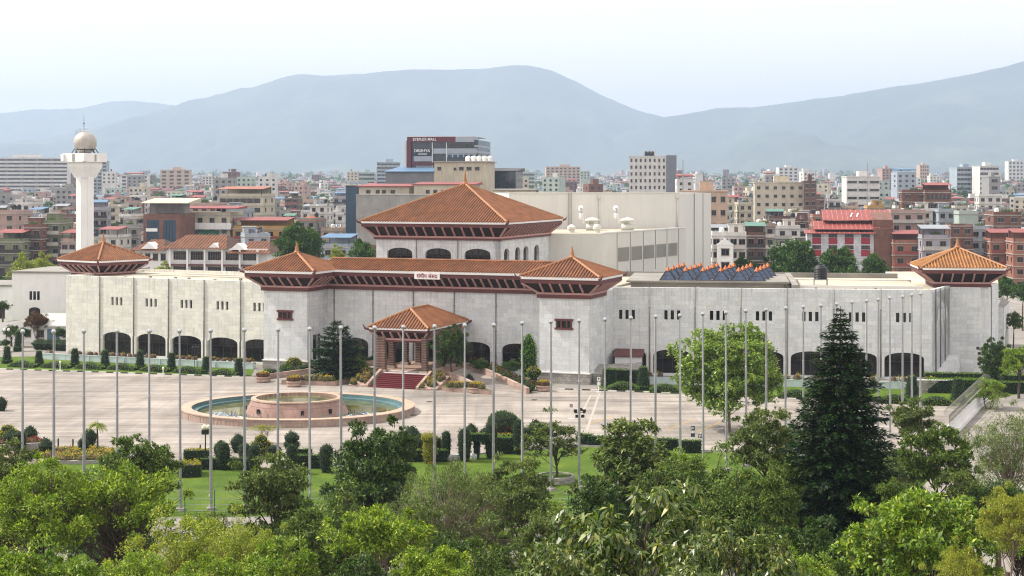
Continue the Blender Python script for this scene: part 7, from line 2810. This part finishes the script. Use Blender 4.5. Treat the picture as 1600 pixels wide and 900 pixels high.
# ---- right part, nearest blocks
# red roofed building with red and white front
RY = 410
o = thing('red_roof_building', 'building with double red metal roofs and a white tiled front with red panels', 'building', M4(PX(1318, RY), RY, -.05, R(-9)))
k_ = RY / F
X = lambda px: (px - 1318) * k_
zy = lambda py: PZ(py, RY)
q = MB()
q.box(X(1262), X(1364), 0, 13, 0, zy(364), 0)
q.build('wall', [m_brick('white_tile_front', '#c9ccd0', '#bfc4ca', '#7f8d99', 1.0, .8)], o)
q = MB()
q.box(X(1364), X(1394), -.02, 13, 0, zy(356), 0)
q.prism([(X(1364), 2.0), (X(1394), 2.0), (X(1394), 15), (X(1364), 15)], zy(356), [zy(343), zy(343), zy(330), zy(330)], 0)
q.build('brick_wing', WM_['brick'], o)
for i in range(4):
    a = 1270 + i * 25
    q = MB()
    q.box(X(a), X(a + 13.5), -.12, -.003, zy(381), zy(371))
    q.build('red_panel', m_plain('deep_red_panel', '#8c1c2c', .5, .08) if i == 0 else bpy.data.materials['deep_red_panel'], o)
    child('window_band', BAND, o, Matrix.Translation((X(a + 6.7), -.02, zy(370.5))) @ Matrix.Diagonal((13 * k_, 1, 5.5 * k_, 1)))
    child('window_band', BAND, o, Matrix.Translation((X(a + 6.7), -.02, zy(389))) @ Matrix.Diagonal((13 * k_, 1, 6 * k_, 1)))
    q = MB()
    q.box(X(a), X(a + 13.5), -.12, -.003, zy(400), zy(390))
    q.build('red_panel', bpy.data.materials['deep_red_panel'], o)
for (x0, x1, y0, y1, z0, z1, nm) in ((1258, 1366, -1.2, 4.0, 364, 359.5, 'canopy'), (1273, 1374, .4, 7.5, 358, 346, 'metal_roof'), (1288, 1394.5, 4.5, 15.3, 344, 329, 'metal_roof')):
    q = MB()
    A, B = zy(z0), zy(z1)
    q.prism([(X(x0), y0), (X(x1), y0), (X(x1), y1), (X(x0), y1)], A - .15, [A, A, B + (y1 - y0) * .0, B], 0)
    n = 14
    for i in range(n + 1):
        x = X(x0) + (X(x1) - X(x0)) * i / n
        q.add([(x - .08, y0, A + .06), (x + .08, y0, A + .06), (x + .08, y1, B + .06), (x - .08, y1, B + .06)], [(0, 1, 2, 3)], 1)
    q.build(nm, [RM_['red'], m_plain('faded_red_seam', '#b56a5c', .6, .1) if nm == 'canopy' else bpy.data.materials['faded_red_seam']], o)
q = MB()
for s in (0, 1.6):
    q.add([(X(1330) + s, 7.0, zy(341) + .3), (X(1332) + s, 7.0, zy(341) + .3), (X(1336) + s, 11, zy(335.5) + .3), (X(1334) + s, 11, zy(335.5) + .3)], [(0, 1, 2, 3)])
q.build('skylight_strip', MAT['white'], o)
RES.append((1250, 1398, 410, 15))
# white gabled house
o = hb(1113, 1166, 362, 372, 4, 'white', 'white house with a small gabled balcony front right of the stage tower', d=10, rz=-.1, balc='white', stair=True, cols=4, tank='w1')
q = MB()
w = 53 / F * 372
zt = PZ(362, 372) - wm(o).translation.z
q.prism([(-2.2, 0), (2.2, 0), (0, 1.7)], 0, 1.6, mat=Matrix.Translation((-1.0, 0.2, zt - 3.2)) @ Matrix.Rotation(R(90), 4, 'X'))
q.box(-2.9, .9, -1.3, 0, zt - 9.5, zt - 3.2)
q.build('gable', MAT['white'], o)
child('window', WIN, o, Matrix.Translation((-1, -1.32, zt - 5.6)) @ Matrix.Diagonal((1.9, 1, 1.6, 1)))
child('window', WIN, o, Matrix.Translation((-1, -1.32, zt - 8.8)) @ Matrix.Diagonal((1.9, 1, 1.6, 1)))
hb(1166, 1196, 362, 390, 4, 'brown', 'dark brown house with green awnings right of the white gabled house', balc='iron', roof='green', rz=-.1, stair=False)
hb(1195, 1250, 352, 470, 4, 'white', 'white house with rooftop water drums left of the red roofed building', tank='w2', rz=-.1, balc='white')
hb(1396, 1440, 374, 405, 4, 'salmon', 'salmon house with dark balcony strips right of the red roofed building', balc='red', roof='red', rz=-.12, stair=False)
hb(1441, 1484, 366, 398, 4, 'lavender', 'pale lavender house with twin white balconies and a grey sheet roof', balc='white', roof='grey', rz=-.1, stair=False, plants=True)
hb(1486, 1520, 350, 415, 5, 'brick', 'unfinished brick house with stub columns on its roof', rz=-.1, stair=False, par=.4, cols=2)
hb(1518, 1546, 352, 425, 4, 'blue', 'pale blue house with tall pinkish windows behind the right pavilion', rz=-.1, stair=False, plants=True)
hb(1499, 1528, 329, 470, 5, 'mint', 'mint green plain wall house above the unfinished brick house', rz=-.1, stair=False, win='none')
hb(1410, 1447, 296, 520, 7, 'brick', 'tall brick house with one dark window above the white balustrade house', rz=-.12, stair=False, cols=2, plants=True)
hb(1446, 1486, 296, 515, 7, 'brick', 'tall unfinished brick frame house with red roof edge', rz=-.12, stair=False, roof='red', win='band')
hb(1392, 1446, 327, 470, 4, 'pink', 'pink house with a white balustrade and round-headed window', rz=-.1, stair=False, balc='white', plants=True)
hb(1530, 1565, 303, 640, 5, 'white', 'white flat house with three dark windows at the right', rz=-.1, cols=3, stair=False)
hb(1548, 1584, 372, 410, 4, 'salmon', 'salmon house with red sheet roofs behind the right pavilion tip', rz=-.1, roof='red', stair=False, balc='red')
hb(1584, 1625, 372, 400, 4, 'salmon', 'reddish house at the right edge with a pink hanging cloth', rz=-.1, roof='red', stair=False)

LAND += [(133, 300, 'white sphere tower'), (252, 345, 'brick framed shop block'), (322, 345, 'beige curved-balcony building'), (690, 240, 'cinema mall'), (465, 378, 'big dark tree'), (1318, 360, 'red roofed building'),
         (1140, 375, 'white gabled house'), (1018, 270, 'white eight-storey block'), (1350, 290, 'white strip-windowed office'), (1528, 270, 'glass office pair'), (1497, 410, 'right pavilion'), (162, 405, 'left pavilion'),
         (54, 275, 'wide white hotel'), (1218, 295, 'long beige block'), (1466, 320, 'tall unfinished brick house'), (1240, 400, 'big round tree'), (405, 370, 'orange yellow house'), (20, 385, 'olive apartment block')]

# ---- ordinary houses, row upon row
rh = random.Random(21)
pal = ['white'] * 9 + ['cream'] * 3 + ['pink'] + ['salmon'] * 2 + ['concrete'] * 7 + ['blue'] * 2 + ['green', 'lavender', 'mint', 'yellow'] + ['peach'] + ['brick'] * 7 + ['brown'] * 2
Y = 432
count = 0
while Y < 1000 and count < 262:
    px = -25 + rh.uniform(0, 20)
    while px < 1625:
        w = rh.uniform(5.0, 8.5)
        wpx = w / Y * F
        c = px + wpx / 2
        px += wpx + rh.uniform(.5, 6) / Y * F
        if any(a - wpx * .45 < c < b + wpx * .45 and abs(Y - yy) < dd + 4 for a, b, yy, dd in RES):
            continue
        if 545 < c < 1112 or (425 < c < 545 and Y < 470):
            continue
        if rh.random() < .06:
            continue
        fl = rh.choice([2, 3, 3, 4, 4, 4, 5, 5, 6])
        roof = rh.choice([None] * 11 + ['red', 'blue', 'grey', 'green', 'hip', 'grey'])
        house(c, Y + rh.uniform(-5, 5), w, rh.uniform(8, 11), fl, rh.choice(pal), R(rh.gauss(-6, 9)), roof=roof, tank=rh.choice([None, 'b1', 'b1', 'b2', 'w1', 'w2']),
              balc=rh.choice([None, None, 'white', 'white', 'red', 'iron']), stair=(roof is None) and rh.random() < .75, plants=rh.random() < .3, wwin=rh.uniform(1.2, 1.9))
        count += 1
    Y *= 1.062

YEND = Y
# unique labels
seen = {}
for h in HOUSES:
    seen.setdefault(h[1], []).append(h)
for base, hs in seen.items():
    if len(hs) == 1:
        hs[0][0]['label'] = base
        continue
    by = {}
    for h in hs:
        lm = min(LAND, key=lambda l: (l[0] - h[2]) ** 2 + (l[1] - h[3]) ** 2)
        by.setdefault(lm, []).append(h)
    for lm, g_ in by.items():
        g_.sort(key=lambda h: (lm[0] - h[2]) ** 2 + (lm[1] - h[3]) ** 2)
        for i, h in enumerate(g_):
            od = '' if len(g_) == 1 else ('nearest to ' if i == 0 else ONES[i] + ' nearest to ')
            lab = f'{base}, ' + (f'near the {lm[2]}' if len(g_) == 1 else f'{od}the {lm[2]}')
            h[0]['label'] = lab if len(lab.replace('-', ' ').split()) <= 16 else lab.replace(base, base.split(' and ')[0])

# ---- the rest of the town as one mass
mats_far = [WM_[k] for k in ('white', 'cream', 'pink', 'concrete', 'blue', 'concrete', 'brick', 'mint', 'brown', 'white')] + [RM_['red'], RM_['blue'], MAT['roofgrey'], MAT['wglass'], MAT['black']]
q = MB()
Y = min(700, YEND)
while Y < 5600:
    x = -.40 * Y
    while x < .40 * Y:
        w = rh.uniform(7, 13)
        c = x + w / 2
        x += w + rh.uniform(0, 5) * (1 + Y / 2500)
        px = 800 + F * c / Y
        if Y < YEND and not (545 < px < 1112):
            continue
        if any(a < px < b and abs(Y - yy) < dd + 12 for a, b, yy, dd in RES if yy > 600):
            continue
        fl = rh.choice([2, 3, 3, 4, 4, 5]) + (rh.choice([0, 0, 0, 2, 5]) if rh.random() < .12 else 0)
        H = fl * 3.0
        z = terrain(c, Y) - .3
        m = rh.randrange(10)
        M = M4(c, Y + rh.uniform(-6, 6), z, R(rh.gauss(-5, 14)))
        d = rh.uniform(8, 12)
        q.box(-w / 2, w / 2, 0, d, 0, H + .9, m, M)
        q.box(-w / 2 + .2, w / 2 - .2, .2, d - .2, H + .9, H + .92, 12, M)
        t_ = rh.random()
        if t_ < .5:
            sx = rh.uniform(-w * .25, w * .25)
            q.box(sx - 1.7, sx + 1.7, d * .4, d * .4 + 3.4, H + .9, H + 3.4, m if rh.random() < .6 else 0, M)
        elif t_ < .68:
            q.prism([(-w / 2, -.3), (w / 2, -.3), (w / 2, d * .8), (-w / 2, d * .8)], H + 2.0, [H + 2.6, H + 2.6, H + 3.4, H + 3.4], rh.choice([10, 11, 12, 10]), mat=M)
        if rh.random() < .55 and Y < 2400:
            q.lathe([(.65, H + 1.6), (.65, H + 2.9), (.2, H + 3.2)], 6, cx=rh.uniform(-w * .35, w * .35), cy=d * .5, m=14 if rh.random() < .6 else 0, mat=M)
        if Y < 2600:
            nw = 2 if w < 9 else 3
            for k in range(max(0, fl - 3), fl):
                for c_ in range(nw):
                    xx = -w / 2 + w * (c_ + .5) / nw
                    q.add([(xx - .75, -.05, k * 3 + .9), (xx + .75, -.05, k * 3 + .9), (xx + .75, -.05, k * 3 + 2.3), (xx - .75, -.05, k * 3 + 2.3)], [(0, 1, 2, 3)], 13, M)
                s = 1 if c < 0 else -1
                q.add([(s * (w / 2 + .05), d * .3, k * 3 + .9), (s * (w / 2 + .05), d * .3 + 1.6, k * 3 + .9), (s * (w / 2 + .05), d * .3 + 1.6, k * 3 + 2.3), (s * (w / 2 + .05), d * .3, k * 3 + 2.3)],
                      [(0, 1, 2, 3) if s > 0 else (3, 2, 1, 0)], 13, M)
    Y *= 1.034
    Y += 4
tag(q.build('distant_houses', mats_far), 'dense mass of small houses receding to the hills', kind='stuff')

# ---- trees among the houses (one by one near, a mass far off)
for i in range(46):
    Y = rh.uniform(430, 950)
    px = rh.choice([rh.uniform(0, 540), rh.uniform(1120, 1600)])
    key = rh.choice(['town', 'town2', 'town'])
    x = PX(px, Y)
    o = tree(key, '', px, HZ + F * (CH - terrain(x, Y) - rh.uniform(7, 14)) / Y, Y, halfw=rh.uniform(2.2, 4.5) / Y * F, group='trees among the houses')
    HT = o
    lm = min(LAND, key=lambda l: (l[0] - px) ** 2 + (l[1] - 340) ** 2)
    o['lm'] = lm[2]
tl = [o for o in bpy.data.objects if 'lm' in o.keys()]
by = {}
for o in tl:
    by.setdefault(o['lm'], []).append(o)
for lm, os_ in by.items():
    L_ = [l for l in LAND if l[2] == lm][0]
    os_.sort(key=lambda o: abs(to_px(o.location.x, o.location.y)[0] - L_[0]) + .2 * abs(to_px(o.location.x, o.location.y, 12)[1] - L_[1]))
    for i, o in enumerate(os_):
        o['label'] = f'green tree among the houses, ' + ('' if i == 0 else ONES[i] + ' ') + f'nearest to the {lm}'
        del o['lm']
rngf = np.random.default_rng(5)
Ps = []
for k in range(1300):
    Y = 620 + 4700 * rngf.random() ** .9
    px = rngf.uniform(-60, 1660)
    if Y < YEND and not (540 < px < 1112):
        continue
    x = PX(px, Y)
    r = rngf.uniform(2.5, 5.5) * (1 + Y / 5000)
    c = np.array([x, Y, terrain(x, Y) + r * .9 + rngf.uniform(1, 7)])
    n_ = 40
    v = rngf.normal(size=(n_, 3))
    v /= np.linalg.norm(v, axis=1, keepdims=True)
    Ps.append(np.concatenate([c + v * r * rngf.uniform(.6, 1.05, (n_, 1)) * [1, 1, .85], np.full((n_, 1), r)], 1))
Ps = np.concatenate(Ps)
n_ = len(Ps)
V = leaf_quads(Ps[:, :3], rngf.normal(0, 1, (n_, 3)), rngf.normal(0, .6, (n_, 3)) + [0, 0, .7], Ps[:, 3] * .75, Ps[:, 3] * .6)
tag(inst('distant_trees', quads_mesh('distant_trees', V, MAT['lf_hazy']), None, Matrix.Identity(4)), 'far tree crowns scattered through the town', kind='stuff')

# ---- black tank on the right wing roof, masts and wires
tk = thing('roof_tank', 'black ribbed water tank on a pipe stand on the right wing roof', 'water tank', RW @ M4(u_at(1288, RA2, RB) - .2, 5.2, HW - .38))
q = MB()
q.lathe([(.85, 1.45), (.95, 1.5)] + [(.9 + .06 * (k % 2), 1.6 + .12 * k) for k in range(13)] + [(.6, 3.35), (.25, 3.5), (.25, 3.62)], 18)
q.build('tank', MAT['black'], tk)
q = MB()
for a in (-.9, .9):
    for b in (-.9, .9):
        q.tube([(a, b, 0), (a, b, 1.45)], .05, 5)
    q.tube([(a, -.9, 0), (a, .9, 1.4)], .03, 4)
q.box(-1.0, 1.0, -1.0, 1.0, 1.36, 1.45)
q.build('stand', MAT['steel'], tk)
for i, (px, y0, y1, Y, lab) in enumerate(((1067, 250, 300, 600, 'thin lattice mast right of the white eight-storey block'), (1205, 262, 300, 900, 'thin antenna mast above the long beige block'), (333, 268, 300, 560, 'small antenna mast on the houses left of centre'),
                                          (1355, 254, 275, 790, 'rooftop antenna mast on the white office'), (588, 262, 280, 1380, 'crane-like mast left of the cinema mall'))):
    q = MB()
    zt = PZ(y0, Y)
    z0 = terrain(PX(px, Y), Y) - .1
    for a, b in ((-.5, -.3), (.5, -.3), (0, .55)):
        q.tube([(a, b, 0), (a * .2, b * .2, zt - z0)], .06, 4)
    for k in range(14):
        f0, f1 = k / 14, (k + 1) / 14
        for (a, b), (c, d_) in (((-.5, -.3), (.5, -.3)), ((.5, -.3), (0, .55))):
            q.tube([(a * (1 - .8 * f0), b * (1 - .8 * f0), (zt - z0) * f0), (c * (1 - .8 * f1), d_ * (1 - .8 * f1), (zt - z0) * f1)], .035, 3)
    tag(q.build('antenna_mast', MAT['joint'], None, M4(PX(px, Y), Y, z0)), lab, 'mast')
